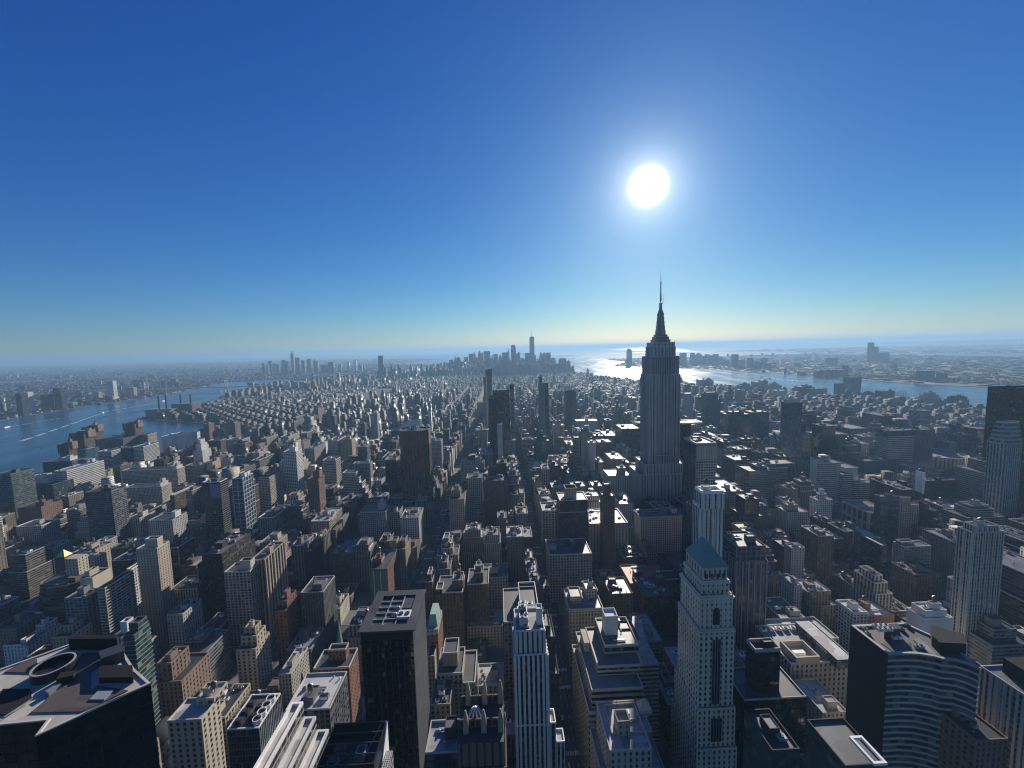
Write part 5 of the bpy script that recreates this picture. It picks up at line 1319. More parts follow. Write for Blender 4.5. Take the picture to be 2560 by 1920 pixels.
H('apartment_tower', 'tan narrow tower lit on its edge, left of the flaring glass tower', None, 'building', 'N', 195, 245, 300, 130, 24, 'vert', 'tan', kit=0, Y=1500)
H('apartment_tower', 'grey gridded tower left of the dark flat tower', None, 'building', 'N', 85, 285, 735, 95, 26, 'grid', 'palegrey', kit=1)
H('apartment_tower', 'shaded grey tower with a sunlit ragged edge before the dark flat tower', None, 'building', 'N', 85, 260, 1215, 88, 26, 'vert', 'limestone', kit=1)
H('office_building', 'cream stone block with arched top windows at the shaded avenue', None, 'building', 'N', 560, 755, 1395, 70, 28, 'punched', 'cream', kit=5, coping=PALESTONE, up=[(.3, .7, .3, .8, 78)])
H('office_building', 'grey ribbed block crowned by a dark plant box, right of the shaded avenue', None, 'building', 'N', 870, 1045, 1375, 66, 24, 'ribbon', 'limestone', kit=5)
H('office_building', 'dark twin winged block before the slim silver tower', None, 'building', 'N', 1075, 1345, 1405, 84, 24, 'curtain', 'dark', glass='blue', kit=4, up=[(.2, .8, .2, .8, 94)])

# --- right middle distance
H('skyscraper', 'tall residential tower with a pale side strip and glass front', 'pale strip tower', 'skyscraper', 'A4', 168, 298, 545, 176, 20, 'curtain', 'slate', glass='blue', bay=2.4, fl=3.1, blind=.35, kit=1, up=[(-.02, .75, .0, .6, 184, dict(st='blank', wl='limestone'))])
x0, x1, Y = place('A4', 1045, 1448, 800, 112)
r = bld('office_building', 'broad glass block with bright storeys and a ribbed dark upper frame', 'building',
        [T(x0, x0+(x1-x0)*.55, Y, Y+26, BASE, 104, 'ribbon', 'palegrey', glass='blue', bay=4, fl=4, blind=.5), T(x0+(x1-x0)*.55, x1, Y+3, Y+26, BASE, 108, 'vert', 'slate', glass='blue', bay=3, fl=4), T(x0-1, x1+1, Y+2, Y+24, 104, 116, 'pier', 'slate', glass='black', n='upper_frame')], kit=3)
note(r, 'bright storey glass block', x0, Y, 112)
H('skyscraper', 'tall black slab tower cut by the right edge', 'tall black slab', 'skyscraper', 'A4', 2130, 2420, 430, 226, 36, 'curtain', 'black', glass='black', kit=2, parapet=3)
x0, x1, Y = place('A4', 2030, 2240, 900, 150); w = x1-x0; c = w*.2
P = [(x0+c, Y), (x1-c, Y), (x1, Y+c), (x1, Y+w*.5), (x0, Y+w*.5), (x0, Y+c)]
zt = at_y(*px('A4', 2080, 710), Y+10)[2]
r = bld('office_building', 'grey tower with a chamfered pyramid top and ribbed shoulders at the right edge', 'building',
        [dict(pts=P, z0=BASE, z1=150, style='pier', wall='palegrey', glass='black', bay=3.4, fl=3.8, sp='slate'), dict(pts=P, pts_top=inset(P, 4.5), z0=150, z1=zt, style='bands', wall='palegrey', glass='clear', bay=4, fl=6, n='sloped_crown')], kit=0)
note(r, 'sloped crown tower', x0, Y, 150)
H('office_building', 'curved terraced block below the sloped crown tower', None, 'building', 'A4', 1910, 2230, 1160, 84, 50, 'ribbon', 'grey', up=[(.25, 1.0, .3, .9, 100)], kit=2, roof='greyroof', coping=PALESTONE)
# stepped white terraces
x0, x1, Y = place('A4', 440, 630, 1065, 84); w = x1-x0
r = bld('office_building', 'white office block cascading down in ribbon windowed steps', 'building',
        [T(x0-w*.06, x0+w*.3, Y+4, Y+18, BASE, 90, 'blank', 'palegrey'), T(x0, x1, Y, Y+20, BASE, 84, 'ribbon', 'white', bay=3, fl=3.9, wh=.5), T(x1, x1+w*.5, Y-4, Y+34, BASE, 62, 'ribbon', 'white', n='stepped_wing', wh=.5, fl=3.9),
         T(x1+w*.4, x1+w*.98, Y+8, Y+40, BASE, 70, 'blank', 'limestone', n='stepped_wing'), T(x1+w*.5, x1+w*1.35, Y-8, Y+8, BASE, 46, 'ribbon', 'white', n='stepped_wing', wh=.5, fl=3.9)], kit=2)
note(r, 'white stepped offices', x0, Y, 84)
H('office_building', 'large dark windowless block behind the white stepped offices', 'dark windowless block', 'building', 'A4', 830, 1108, 1045, 54, 30, 'blank', 'slate', kit=3, roof='tar')
H('office_building', 'long low glazed block left of the white stepped offices', None, 'building', 'A4', -10, 170, 1110, 62, 50, 'ribbon', 'grey', up=[(.3, 1.6, .3, .9, 66)], kit=3)
# round arena
x0, x1, Y = place('A4', 1440, 1850, 1030, 42); rad = (x1-x0)/2*.95
cx, cy = (x0+x1)/2+8, Y+rad
P = [(cx+rad*math.cos(t*math.pi/24), cy+rad*math.sin(t*math.pi/24)) for t in range(48)]
r = bld('arena', 'round grey arena with a shallow stained roof', 'arena', [dict(pts=P, z0=BASE, z1=42, style='slot', wall='limestone', bay=6, fl=40, roof=None, parapet=1.5, pt=1.5)], kit=0)
note(r, 'round arena', cx, cy, 42)
m = MB(); n = 48
for i in range(n):
    a, b = P[i], P[(i+1) % n]; m.face([(*a, 42), (*b, 42), (cx, cy, 39)])
m.build('roof', plain('arena_roof', (.16, .155, .14), .6, noise=.6, scale=.08), r)
for k in range(5): cooling_unit(r, cx-50+k*22, cy+random.Random(k).uniform(-40, 40), 41, 8, 4, 2.5)
# building with the tall white sign
r = H('office_building', 'dark green glazed block carrying a tall white vertical sign on its side', 'tall white sign block', 'building', 'A4', 1362, 1820, 1215, 60, 17, 'ribbon', 'dark', glass='green', kit=5, roof='greyroof')
x0, x1, Y = place('A4', 1362, 1820, 1215, 60)
xa, xb, zt = front('A4', 1306, 1358, 1150, Y); zb = front('A4', 1300, 1350, 1330, Y)[2]
m = MB(); m.prism([(x0-.45, Y+1), (x0-.1, Y+1), (x0-.1, Y+17), (x0-.45, Y+17)], zb, zt); sg = m.build('sign_board', WHITE, r)
m = MB(); m.prism([(x0-7, Y-1), (x0, Y+.8), (x0, Y+1.0), (x0-7, Y-.8)], zb, zt); sg = m.build('sign_board', WHITE, r)
m = MB(); rr = random.Random(5); h = zt-zb
def sgx(u): return (x0-7+7*u, Y-1.03+1.8*u)
def ink(u0, u1, v0, v1):
    a, b = sgx(u0), sgx(u1); m.face([(a[0], a[1], zb+h*v0), (b[0], b[1], zb+h*v0), (b[0], b[1], zb+h*v1), (a[0], a[1], zb+h*v1)])
ink(.40, .58, .885, .935); ink(.34, .44, .80, .85); ink(.54, .66, .79, .84)      # small emblem
v = .74
for k in range(7):                                                                # seven letters running down, too small to read
    ink(.34, .64, v-.035, v-.022); ink(.34, .44, v-.022, v); 
    if k % 2: ink(.54, .64, v-.022, v)
    v -= .048
m.build('lettering', plain('sign_ink', (.10, .13, .18), .6), sg)
H('loft_building', 'pale square block with a round tank tower on its roof', 'round tank tower block', 'building', 'A4', 425, 558, 1385, 54, 16, 'punched', 'white', up=[(.3, .75, .3, .8, 62), (.4, .65, .4, .7, 69, dict(st='blank'))], kit=1)
p1, p2 = gp('A4', 600, 1395, 40), gp('A4', 918, 1492, 40)
X = (p1[0]+p2[0])/2
r = bld('store_building', 'long building with a giant order of pale pilasters and a dark roof', 'building', [T(X, X+40, p2[1], p1[1], BASE, 40, 'grid', 'limestone', bay=9, fl=16, ww=.8, wh=.75, piers=(9, 2.2, 1.0, 'limestone', 'ne'), cornice=1.0)], kit=6, coping=PALESTONE)
note(r, 'pilastered building', X, p2[1], 40)
H('office_building', 'blue grey blank topped tower left of a beige twin', 'blank topped tower', 'building', 'A4', 975, 1132, 1405, 76, 10, 'curtain', 'dark', glass='green', up=[(0, 1.0, .0, 1.0, 84, dict(st='blank', wl='slate'))], kit=1)
H('office_building', 'beige setback tower against the blank topped tower', None, 'building', 'A4', 1165, 1305, 1430, 66, 10, 'punched', 'buff', up=[(.05, .6, .3, .9, 76, dict(st='blank'))], kit=2)
H('loft_building', 'low grey tiered tower with pale bands at the right', None, 'building', 'A4', 1765, 1955, 1465, 54, 24, 'ribbon', 'limestone', skirt=[(14, 10, 6, 4, 44)], up=[(.1, .9, .2, .9, 58)], kit=2)
H('loft_building', 'pale broad block with square openings at the right edge', None, 'building', 'A4', 1885, 2130, 1370, 40, 36, 'grid', 'limestone', kit=3)
H('loft_building', 'cream stepped block left of the round tank tower block', None, 'building', 'A4', 165, 345, 1490, 50, 26, 'punched', 'cream', up=[(.2, .7, .3, .8, 58)], kit=2)
# by the far river
H('apartment_tower', 'grey vertical finned river tower, the lower and squarer of a pair', 'squarer river tower', 'building', 'A4', 592, 672, 378, 84, 16, 'vert', 'grey', kit=0)
a, b, z = front('A4', 712, 795, 470, 2130); at0, at1, zt = front('A4', 697, 808, 322, 2130)
r = bld('apartment_tower', 'twisting grey river tower that widens towards its top', 'building', [dict(pts=rect(a, b, 2130, 2165), z0=BASE, z1=z, style='vert', wall='grey', roof=None, parapet=0), dict(pts=rect(a, b, 2130, 2165), pts_top=rect(at0, at1, 2126, 2169), z0=z, z1=zt, style='vert', wall='grey')], kit=0)
note(r, 'twisting river tower', a, 2130, zt)
H('loft_building', 'dark cubic block beside the tall ball netting', 'dark cubic block', 'building', 'A4', 988, 1098, 442, 54, 40, 'punched', 'brown', kit=1)
x0, x1, Y = place('A4', 1105, 1200, 445, 50)
r = root_at('ball_netting', (x0+x1)/2, Y); tag(r, 'tall see-through ball netting on thin poles by the far river', 'netting')
for i in range(8):
    x = x0+(x1-x0)*i/7; m = MB(); m.bar((x, Y, 2), (x, Y, 50), .7); m.build('pole', DARKSTEEL, r)
m = MB()
for i in range(5): m.bar((x0, Y, 10+i*10), (x1, Y, 10+i*10), .25)
for i in range(15): m.bar((x0+(x1-x0)*i/14, Y+.6, 2), (x0+(x1-x0)*i/14, Y+.6, 50), .18)
m.build('net', DARKSTEEL, r)
H('apartment_building', 'stepped pale riverside block left of a darker twin', 'stepped riverside block', 'building', 'A4', 1365, 1500, 500, 46, 40, 'punched', 'limestone', up=[(.1, .9, .1, .9, 58), (.3, .75, .2, .8, 68)], kit=1)
H('apartment_building', 'dark stepped riverside block, rightmost of the row', None, 'building', 'A4', 1610, 1738, 520, 42, 40, 'punched', 'brown', up=[(.1, .95, .1, .9, 54), (.25, .85, .2, .8, 58)], kit=1)
for i, (xl, xr, yt, z, lab) in enumerate(((830, 950, 455, 72, 'grey riverside slab with a taller right half'), (985, 1085, 487, 62, 'rounded grey riverside block'), (1270, 1390, 505, 60, 'wide stepped riverside warehouse'), (1390, 1535, 520, 56, 'low terraced riverside block'), (275, 345, 432, 70, 'square riverside block beside a round topped one'), (350, 412, 440, 68, 'round topped riverside block'), (690, 800, 490, 58, 'pyramid shaped riverside terrace block'), (1030, 1130, 540, 52, 'plain pale riverside warehouse'))):
    H('apartment_building', lab, None, 'building', 'J', xl, xr, yt, z, 50, 'punched', ('grey', 'limestone', 'slate')[i % 3], up=[(.55, 1, .1, .9, z+7)] if i in (0, 2) else ([(.2, .8, .2, .8, z+8), (.38, .62, .3, .7, z+14)] if i in (1, 5, 6) else []), kit=1)
# --- far skylines: every silhouette its own tower
FARM = {'grey': facade('vert', 'grey'), 'slate': facade('curtain', 'slate'), 'pale': facade('ribbon', 'palegrey'), 'tan': facade('small', 'tan'), 'white': facade('punched', 'white'), 'blue': facade('curtain', 'blueglass', 'blue')}
def far_tower(t, xl, xr, yt, Y, dep, mat, label, cat, group, shape='flat', name='distant_tower', zb=2):
    x0, x1, z = front(t, xl, xr, yt, Y)
    w = x1-x0; org = ((x0+x1)/2, Y+dep/2, zb); cx, cy = org[0], org[1]
    m = MB()
    zs = z if shape == 'flat' else (zb+(z-zb)*.86)
    m.box(x0, x1, Y, Y+dep, zb, zs)
    if shape == 'step': m.box(x0+w*.2, x1-w*.2, Y+dep*.2, Y+dep*.8, zs, zb+(z-zb)*.94); m.box(x0+w*.36, x1-w*.36, Y+dep*.36, Y+dep*.64, zb+(z-zb)*.94, z)
    if shape == 'point': m.prism(rect(x0+w*.15, x1-w*.15, Y+dep*.15, Y+dep*.85), zs, z, pts_top=rect(cx-.3, cx+.3, cy-.3, cy+.3))
    if shape == 'dome':
        for k in range(4):
            a0, a1 = math.pi/2*k/4, math.pi/2*(k+1)/4
            m.cyl(cx, cy, w/2*math.cos(a0), zs+(z-zs)*math.sin(a0), zs+(z-zs)*math.sin(a1), n=12, r1=max(.2, w/2*math.cos(a1)))
    if shape == 'taper': m.prism(rect(x0, x1, Y, Y+dep), zs, z, pts_top=rect(x0+w*.1, x1-w*.12, Y+dep*.1, Y+dep*.9))
    o = m.build(name, FARM[mat], None, org)
    tag(o, label, cat, group); claim(x0, x1, Y, Y+dep)
    OCC.append((x0, x1, Y, Y+dep, zb, z, label))
    return o, x0, x1, z
ORD = ['first', 'second', 'third', 'fourth', 'fifth', 'sixth', 'seventh', 'eighth', 'ninth', 'tenth', 'eleventh', 'twelfth', 'thirteenth', 'fourteenth', 'fifteenth', 'sixteenth', 'seventeenth', 'eighteenth', 'nineteenth', 'twentieth']
# the tall one with the spire in the far downtown cluster
Y = 5330
x0, x1, z = front('D', 1347, 1416, 235, Y); w = x1-x0; zb = front('D', 1347, 1416, 480, Y)[2]
r = root_at('skyscraper', (x0+x1)/2, Y, 2); tag(r, 'tapering glass tower with a needle spire, tallest of the far downtown cluster', 'skyscraper'); claim(x0, x1, Y, Y+w)
note(r, 'tallest far spire tower', (x0+x1)/2, Y, z)
m = MB(); c = w*.22
P0 = [(x0, Y), (x1, Y), (x1, Y+w), (x0, Y+w)]
m.prism(P0, 2, 60, bay=3, fl=4, top=False)
oc0 = [(x0, Y), (x0+w/2, Y-.01), (x1, Y), (x1+.01, Y+w/2), (x1, Y+w), (x0+w/2, Y+w+.01), (x0, Y+w), (x0-.01, Y+w/2)]
oc1 = [(x0+c, Y+c), (x0+w/2, Y+2), (x1-c, Y+c), (x1-2, Y+w/2), (x1-c, Y+w-c), (x0+w/2, Y+w-2), (x0+c, Y+w-c), (x0+2, Y+w/2)]
m.prism(oc0, 60, z, pts_top=oc1, bay=3, fl=4); m.build('glass_shaft', facade('curtain', 'steel', 'blue'), r)
zsp = front('D', 1374, 1384, 112, Y)[2]
m = MB(); m.cyl((x0+x1)/2, Y+w/2, w*.3, z, z+6, n=14); m.build('ring_platform', STEEL, r)
m = MB(); m.cyl((x0+x1)/2, Y+w/2, 3.4, z+6, z+40, n=8, r1=2.2); m.cyl((x0+x1)/2, Y+w/2, 2.2, z+40, zsp, n=8, r1=.5); m.build('spire', STEEL, r)
DT = [(235, 292, 550, 4800, 'taper', 'slate'), (305, 330, 497, 4900, 'step', 'grey'), (330, 392, 512, 5000, 'dome', 'grey'), (443, 497, 512, 5300, 'flat', 'grey'), (507, 572, 466, 5250, 'flat', 'slate'),
      (568, 602, 434, 5600, 'point', 'grey'), (632, 676, 424, 5400, 'step', 'slate'), (676, 706, 452, 5500, 'flat', 'grey'), (712, 803, 430, 5550, 'flat', 'slate'), (755, 846, 532, 5000, 'flat', 'slate'), (820, 840, 482, 5500, 'dome', 'grey'),
      (848, 910, 470, 5350, 'flat', 'grey'), (922, 962, 470, 5500, 'point', 'grey'), (967, 1050, 448, 5450, 'flat', 'slate'), (1040, 1066, 395, 5150, 'step', 'grey'), (960, 1060, 545, 4750, 'flat', 'slate'),
      (1090, 1156, 345, 4950, 'taper', 'blue'), (1156, 1186, 460, 5300, 'flat', 'grey'), (1187, 1218, 436, 5200, 'dome', 'pale'), (1098, 1195, 596, 4500, 'dome', 'slate'), (1230, 1284, 525, 5500, 'step', 'grey'), (1284, 1350, 456, 5120, 'flat', 'blue'),
      (1400, 1438, 485, 5250, 'taper', 'slate'), (1250, 1370, 602, 4550, 'step', 'slate'), (1380, 1482, 592, 4600, 'step', 'grey'), (1487, 1526, 442, 5300, 'step', 'grey'), (1527, 1578, 448, 5350, 'dome', 'grey'), (1580, 1640, 450, 5250, 'flat', 'slate'),
      (1645, 1708, 520, 5400, 'dome', 'grey'), (1640, 1745, 596, 4800, 'step', 'slate'), (1755, 1858, 530, 4900, 'taper', 'slate'), (1866, 1914, 556, 5050, 'step', 'grey'), (395, 440, 575, 5100, 'flat', 'grey'), (600, 634, 520, 5100, 'flat', 'pale'), (1218, 1250, 560, 5000, 'flat', 'pale')]
DT.sort(key=lambda d: d[0]+d[1])
left = [d for d in DT if (d[0]+d[1])/2 < 1382]; right = [d for d in DT if (d[0]+d[1])/2 >= 1382]
WORDS = {'flat': 'flat topped', 'step': 'stepped', 'point': 'pointed', 'dome': 'round topped', 'taper': 'tapering'}
for side, ds in (('left', left[::-1]), ('right', right)):
    for k, d in enumerate(ds):
        lab = '%s hazy tower, %s to the %s of the tallest far spire tower' % (WORDS[d[4]], ORD[k] if k < 20 else 'number %d' % (k+1), side)
        far_tower('D', d[0], d[1], d[2], d[3], 40, d[5], lab, 'skyscraper', 'far downtown towers', d[4])
# across the east river, beyond the bridges
BT = [(95, 121, 452, 6300, 'point'), (180, 205, 500, 6100, 'flat'), (209, 258, 430, 6400, 'flat'), (290, 322, 470, 6500, 'flat'), (340, 388, 486, 6000, 'flat'), (432, 500, 416, 6200, 'taper'), (505, 547, 436, 6500, 'flat'),
      (588, 634, 260, 6180, 'step'), (670, 738, 372, 6400, 'flat'), (695, 750, 485, 6100, 'flat'), (778, 834, 420, 6200, 'flat'), (872, 946, 396, 6500, 'taper'), (984, 1018, 404, 6450, 'step'), (1036, 1066, 430, 6500, 'flat'), (1112, 1224, 496, 6100, 'flat'),
      (1242, 1338, 448, 6200, 'flat'), (1420, 1470, 482, 6500, 'flat'), (1575, 1606, 425, 6400, 'step'), (1700, 1730, 420, 6000, 'flat'), (1750, 1830, 500, 6200, 'flat'), (1838, 1868, 500, 6300, 'flat')]
for k, d in enumerate(BT):
    j = k-7
    if j == 0: lab = 'slim dark tower, tallest on the far left skyline'
    else: lab = '%s hazy tower, %s to the %s of the tallest far left one' % (WORDS[d[4]], ORD[abs(j)-1], 'left' if j < 0 else 'right')
    if d[0] == 1700: lab = 'thin white tower standing bright in the far left skyline'
    far_tower('K', d[0], d[1], d[2], d[3], 34, 'white' if d[0] == 1700 else ('slate', 'grey', 'blue')[k % 3], lab, 'skyscraper', 'far left skyline towers', d[4])
o, *_ = far_tower('K', 2105, 2190, 340, 4606, 30, 'slate', 'lone dark slab tower by the river left of the far downtown cluster', 'skyscraper', None)
far_tower('D', 100, 170, 690, 4700, 30, 'slate', 'low dark block left of the far downtown cluster', 'building', None)
for k, (xl, xr, yt, wl) in enumerate(((330, 362, 782, 'tan'), (530, 585, 812, 'white'), (600, 720, 800, 'grey'), (742, 828, 790, 'white'), (872, 925, 806, 'tan'), (945, 1012, 785, 'tan'))):
    far_tower('K', xl, xr, yt, 3500, 26, wl, '%s slab in the row before the river, %s from its left end' % (('beige', 'bright', 'shaded', 'cream', 'tan', 'ribbed')[k], ORD[k]), 'building', 'sunlit slabs before the river')
for k, (xl, xr, yt, Yv) in enumerate(((1310, 1340, 690, 3900), (1470, 1496, 720, 3800), (1570, 1600, 672, 4000), (1640, 1690, 675, 4100), (1830, 1862, 630, 4300), (1930, 1962, 668, 4200), (2005, 2050, 690, 4100), (1400, 1440, 640, 4400))):
    far_tower('K', xl, xr, yt, Yv, 26, 'tan' if k % 2 else 'pale', 'thin slab %s from the left in the band before the far bridges' % ORD[k], 'building', 'thin slabs before the far bridges')
# waterfront across the river, far left
WF = [(128, 178, 462, 660, 'slate', 'dark glass tower, leftmost on the opposite waterfront'), (186, 238, 452, 628, 'white', 'narrow tower with a white edge on the opposite waterfront'), (345, 410, 470, 610, 'slate', 'dim dark block left of the darkest waterfront tower'), (455, 522, 415, 600, 'slate', 'darkest tower on the opposite waterfront'),
      (535, 628, 540, 580, 'pale', 'low pale shed on the opposite waterfront'), (800, 850, 450, 510, 'tan', 'small tan block left of the white waterfront tower'), (912, 972, 355, 520, 'white', 'bright white tower on the opposite waterfront'), (1080, 1152, 410, 492, 'tan', 'twin reddish slab right of the white waterfront tower'), (1150, 1232, 345, 410, 'slate', 'wide dark block behind the white waterfront tower'),
      (1388, 1420, 350, 412, 'slate', 'dim green block near the left end of the bridge'), (1470, 1520, 335, 400, 'pale', 'pale block near the left end of the bridge')]
for xl, xr, yt, yb, mt, lab in WF:
    Yb = gp('A1', (xl+xr)/2, yb, 2)[1]
    far_tower('A1', xl, xr, yt, Yb, 30, mt, lab, 'building', 'towers on the opposite waterfront')
# across the western river
JT = [(85, 145, 166, 5800), (190, 226, 166, 5900), (236, 298, 166, 6000), (300, 335, 196, 5800), (336, 372, 180, 5900), (378, 416, 190, 5800), (416, 462, 178, 5900), (472, 520, 206, 5700), (525, 570, 240, 5500), (605, 658, 180, 5000), (650, 722, 232, 5000), (763, 806, 217, 4700), (815, 890, 248, 4700), (900, 943, 215, 4900), (930, 978, 270, 4500)]
for k, (xl, xr, yt, Yv) in enumerate(JT):
    far_tower('J', xl, xr, yt, Yv, 40, ('slate', 'grey', 'blue')[k % 3], '%s hazy tower across the western river, counted from the spired skyscraper' % ORD[k], 'skyscraper', 'far towers across the western river', ('flat', 'flat', 'step', 'taper', 'flat')[k % 5])
far_tower('A3', 997, 1038, 72, 6114, 45, 'blue', 'lone tower rising from the glittering bay left of the spired stone skyscraper', 'skyscraper', None, 'dome')
far_tower('J', 1955, 1999, 63, 5340, 34, 'slate', 'taller of the two slim towers far to the right', 'skyscraper', None)
far_tower('J', 2005, 2043, 104, 5330, 34, 'slate', 'shorter of the two slim towers far to the right', 'skyscraper', None)
far_tower('J', 2052, 2148, 162, 5360, 60, 'grey', 'wide block beside the two slim far towers', 'building', None)
far_tower('J', 1118, 1132, 318, 3760, 14, 'slate', 'small square clock tower on the western shore', 'tower', None, 'point')
for k, (xl, xr, yt, yb) in enumerate(((1430, 1490, 345, 405), (1495, 1560, 330, 400), (1562, 1640, 335, 400), (1642, 1715, 332, 400), (1716, 1745, 290, 395), (1540, 1640, 215, 290), (1265, 1330, 350, 385))):
    Yb = gp('J', (xl+xr)/2, yb, 2)[1]
    far_tower('J', xl, xr, yt, Yb, 36, ('slate', 'grey')[k % 2], 'low dim block %s in the row on the western shore' % ORD[k], 'building', 'dim blocks on the western shore')
for k, (xl, xr, yt, yb) in enumerate(((1325, 1445, 265, 350), (1505, 1555, 280, 345))):
    Yb = gp('A4', (xl+xr)/2, yb, 2)[1]
    far_tower('A4', xl, xr, yt, Yb, 40, 'slate', ('broad dark block on the wooded western shore', 'smaller block on the wooded western shore')[k], 'building', None)
# statue on its island
x, y = ll(40.6892, -74.0445)
r = root_at('statue', x, y, 6); tag(r, 'tiny robed statue on a pedestal on an island in the bay', 'statue')
m = MB(); m.prism(rect(x-28, x+28, y-28, y+28), 6, 16); m.prism(rect(x-14, x+14, y-14, y+14), 16, 47, pts_top=rect(x-9, x+9, y-9, y+9)); m.build('pedestal', CONCRETE, r)
m = MB(); m.cyl(x, y, 6.5, 47, 72, n=10, r1=4); m.cyl(x, y, 4, 72, 80, n=10, r1=2.2); m.cyl(x, y, 2.2, 80, 86, n=8, r1=1.6); m.bar((x+3, y, 76), (x+5.5, y, 93), 1.2, 6); m.build('figure', ROOF['copper'], r)
# power station with four chimneys
xa, xb, Y1 = place('A1', 1252, 1480, 596, 42)
r = root_at('power_station', (xa+xb)/2, Y1); tag(r, 'brick power station with four tall dark chimneys by the river', 'power station'); note(r, 'power station', xa, Y1, 60)
m = MB(); m.box(xa, xb, Y1, Y1+55, BASE, 40, bay=6, fl=12); m.build('boiler_house', facade('slot', 'green'), r)
xc_, xd, Y2 = place('A1', 1478, 1655, 552, 56)
m = MB(); m.box(xc_, xd, Y2, Y2+70, BASE, 56, bay=6, fl=14); m.build('turbine_house', facade('slot', 'brick'), r)
claim(xa, xd+20, min(Y1, Y2), max(Y1, Y2)+70); OCC.append((xa, xd, Y1, Y1+60, BASE, 50, 'ps'))
for cxp, yt in ((1365, 478), (1428, 475), (1555, 470), (1642, 470)):
    a, b, z = front('A1', cxp-7, cxp+7, yt, Y1+25 if cxp < 1500 else Y2+30)
    yy = Y1+25 if cxp < 1500 else Y2+30
    m = MB(); m.cyl((a+b)/2, yy, 4.6, 38, z-6, n=12, r1=3.6); m.cyl((a+b)/2, yy, 4.4, z-6, z, n=12, r1=4.2); m.build('chimney', DARKSTEEL, r)
# suspension bridges
def bridge(name, label, A, B, t1, t2, th, deck, w, ref=None):
    A, B = Vector((*A, 0)), Vector((*B, 0)); d = (B-A); L = d.length; d /= L; nrm = Vector((-d.y, d.x, 0))
    r = root_at(name, A.x, A.y, 0); tag(r, label, 'bridge')
    if ref: note(r, ref, A.x+d.x*L*t1, A.y+d.y*L*t1, th)
    def P(s, o, z): q = A+d*(L*s)+nrm*o; return (q.x, q.y, z)
    m = MB(); m.prism([P(0, -w/2, 0)[:2], P(1, -w/2, 0)[:2], P(1, w/2, 0)[:2], P(0, w/2, 0)[:2]], deck-3, deck+3, bottom=True); m.build('deck', STEEL, r)
    for t in (t1, t2):
        m = MB()
        for o in (-w/2-2, w/2+2):
            m.bar(P(t, o, 0), P(t, o, th), 4.0)
        m.bar(P(t, -w/2-2, th-6), P(t, w/2+2, th-6), 2.5); m.bar(P(t, -w/2-2, deck+18), P(t, w/2+2, deck+18), 2.0)
        m.bar(P(t, -w/2-2, deck+18), P(t, w/2+2, th-6), 1.2); m.bar(P(t, w/2+2, deck+18), P(t, -w/2-2, th-6), 1.2); m.build('tower', STEEL, r)
    for o in (-w/2-2, w/2+2):
        m = MB(); pts = []
        for i in range(25):
            f = i/24; s = t1+(t2-t1)*f; pts.append(P(s, o, deck+6+(th-deck-6)*(2*f-1)**2))
        pts = [P(0, o, deck+4)]+pts+[P(1, o, deck+4)]
        for p, q in zip(pts, pts[1:]): m.bar(p, q, .9)
        m.build('cable', STEEL, r)
    for s in [i/14 for i in range(15)]:
        if t1+.03 < s < t2-.03: continue
        m = MB(); m.bar(P(s, -w/3, 0), P(s, -w/3, deck-3), 1.5); m.bar(P(s, w/3, 0), P(s, w/3, deck-3), 1.5); m.build('pier', STEEL, r)
bridge('suspension_bridge', 'grey steel suspension bridge crossing the left river', ll(40.7165, -73.9800), ll(40.7105, -73.9625), .33, .72, 104, 42, 34, 'left river bridge')
bridge('suspension_bridge', 'far suspension bridge with blue grey towers behind the nearer one', ll(40.7120, -73.9935), ll(40.7020, -73.9870), .36, .66, 100, 42, 32)
bridge('suspension_bridge', 'stone towered suspension bridge farthest up the left river', ll(40.7100, -74.0025), ll(40.7015, -73.9905), .34, .66, 84, 42, 26)
bridge('suspension_bridge', 'faint giant suspension bridge on the horizon of the bay', (at_y(*px('D', 30, 400), 16300)[0]-1500, 16300), (at_y(*px('D', 103, 400), 16300)[0]+1400, 16900), .36, .64, 211, 75, 32)
# boats and their wakes
def boat(u, v, L, head, label, wake):
    x, y, _ = at_z(u, v, .6)
    r = root_at('ferry_boat', x, y, .3); tag(r, label, 'boat', 'ferries on the rivers')
    def Q(a, b): return (x+a*math.cos(head)-b*math.sin(head), y+a*math.sin(head)+b*math.cos(head))
    W = L*.26
    m = MB(); hull = [Q(-L/2, -W/2), Q(L*.3, -W/2), Q(L/2, 0), Q(L*.3, W/2), Q(-L/2, W/2)]; m.prism(hull, .1, 3.4); m.build('hull', WHITE, r)
    m = MB(); m.prism([Q(-L*.4, -W*.4), Q(L*.22, -W*.4), Q(L*.22, W*.4), Q(-L*.4, W*.4)], 3.4, 6.4, bay=2, fl=3); m.build('cabin', facade('ribbon', 'white'), r)
    m = MB(); m.prism([Q(0, -W*.25), Q(L*.15, -W*.25), Q(L*.15, W*.25), Q(0, W*.25)], 6.4, 8.6, bay=2, fl=2.2); m.build('wheelhouse', facade('ribbon', 'white'), r)
    m = MB(); n = 24
    for i in range(n):
        f0, f1 = i/n, (i+1)/n
        w0, w1 = W*.35+wake*.006*f0, W*.35+wake*.006*f1
        if i > 8 and i % 3 == 2: continue
        c0, c1 = 18*f0*f0, 18*f1*f1
        a0, a1 = -L/2-wake*f0, -L/2-wake*f1
        m.face([(*Q(a0, c0-w0), .12), (*Q(a0, c0+w0), .12), (*Q(a1, c1+w1), .12), (*Q(a1, c1-w1), .12)][::-1])
    tag(m.build('wake', FOAM), kind='structure')
def hd(u0, v0, u1, v1):
    a, b = at_z(u0, v0, .6), at_z(u1, v1, .6); return math.atan2(b[1]-a[1], b[0]-a[0])
boat(256, 1032, 34, hd(30, 1115, 256, 1032), 'white ferry trailing the longest wake up the left river', 900)
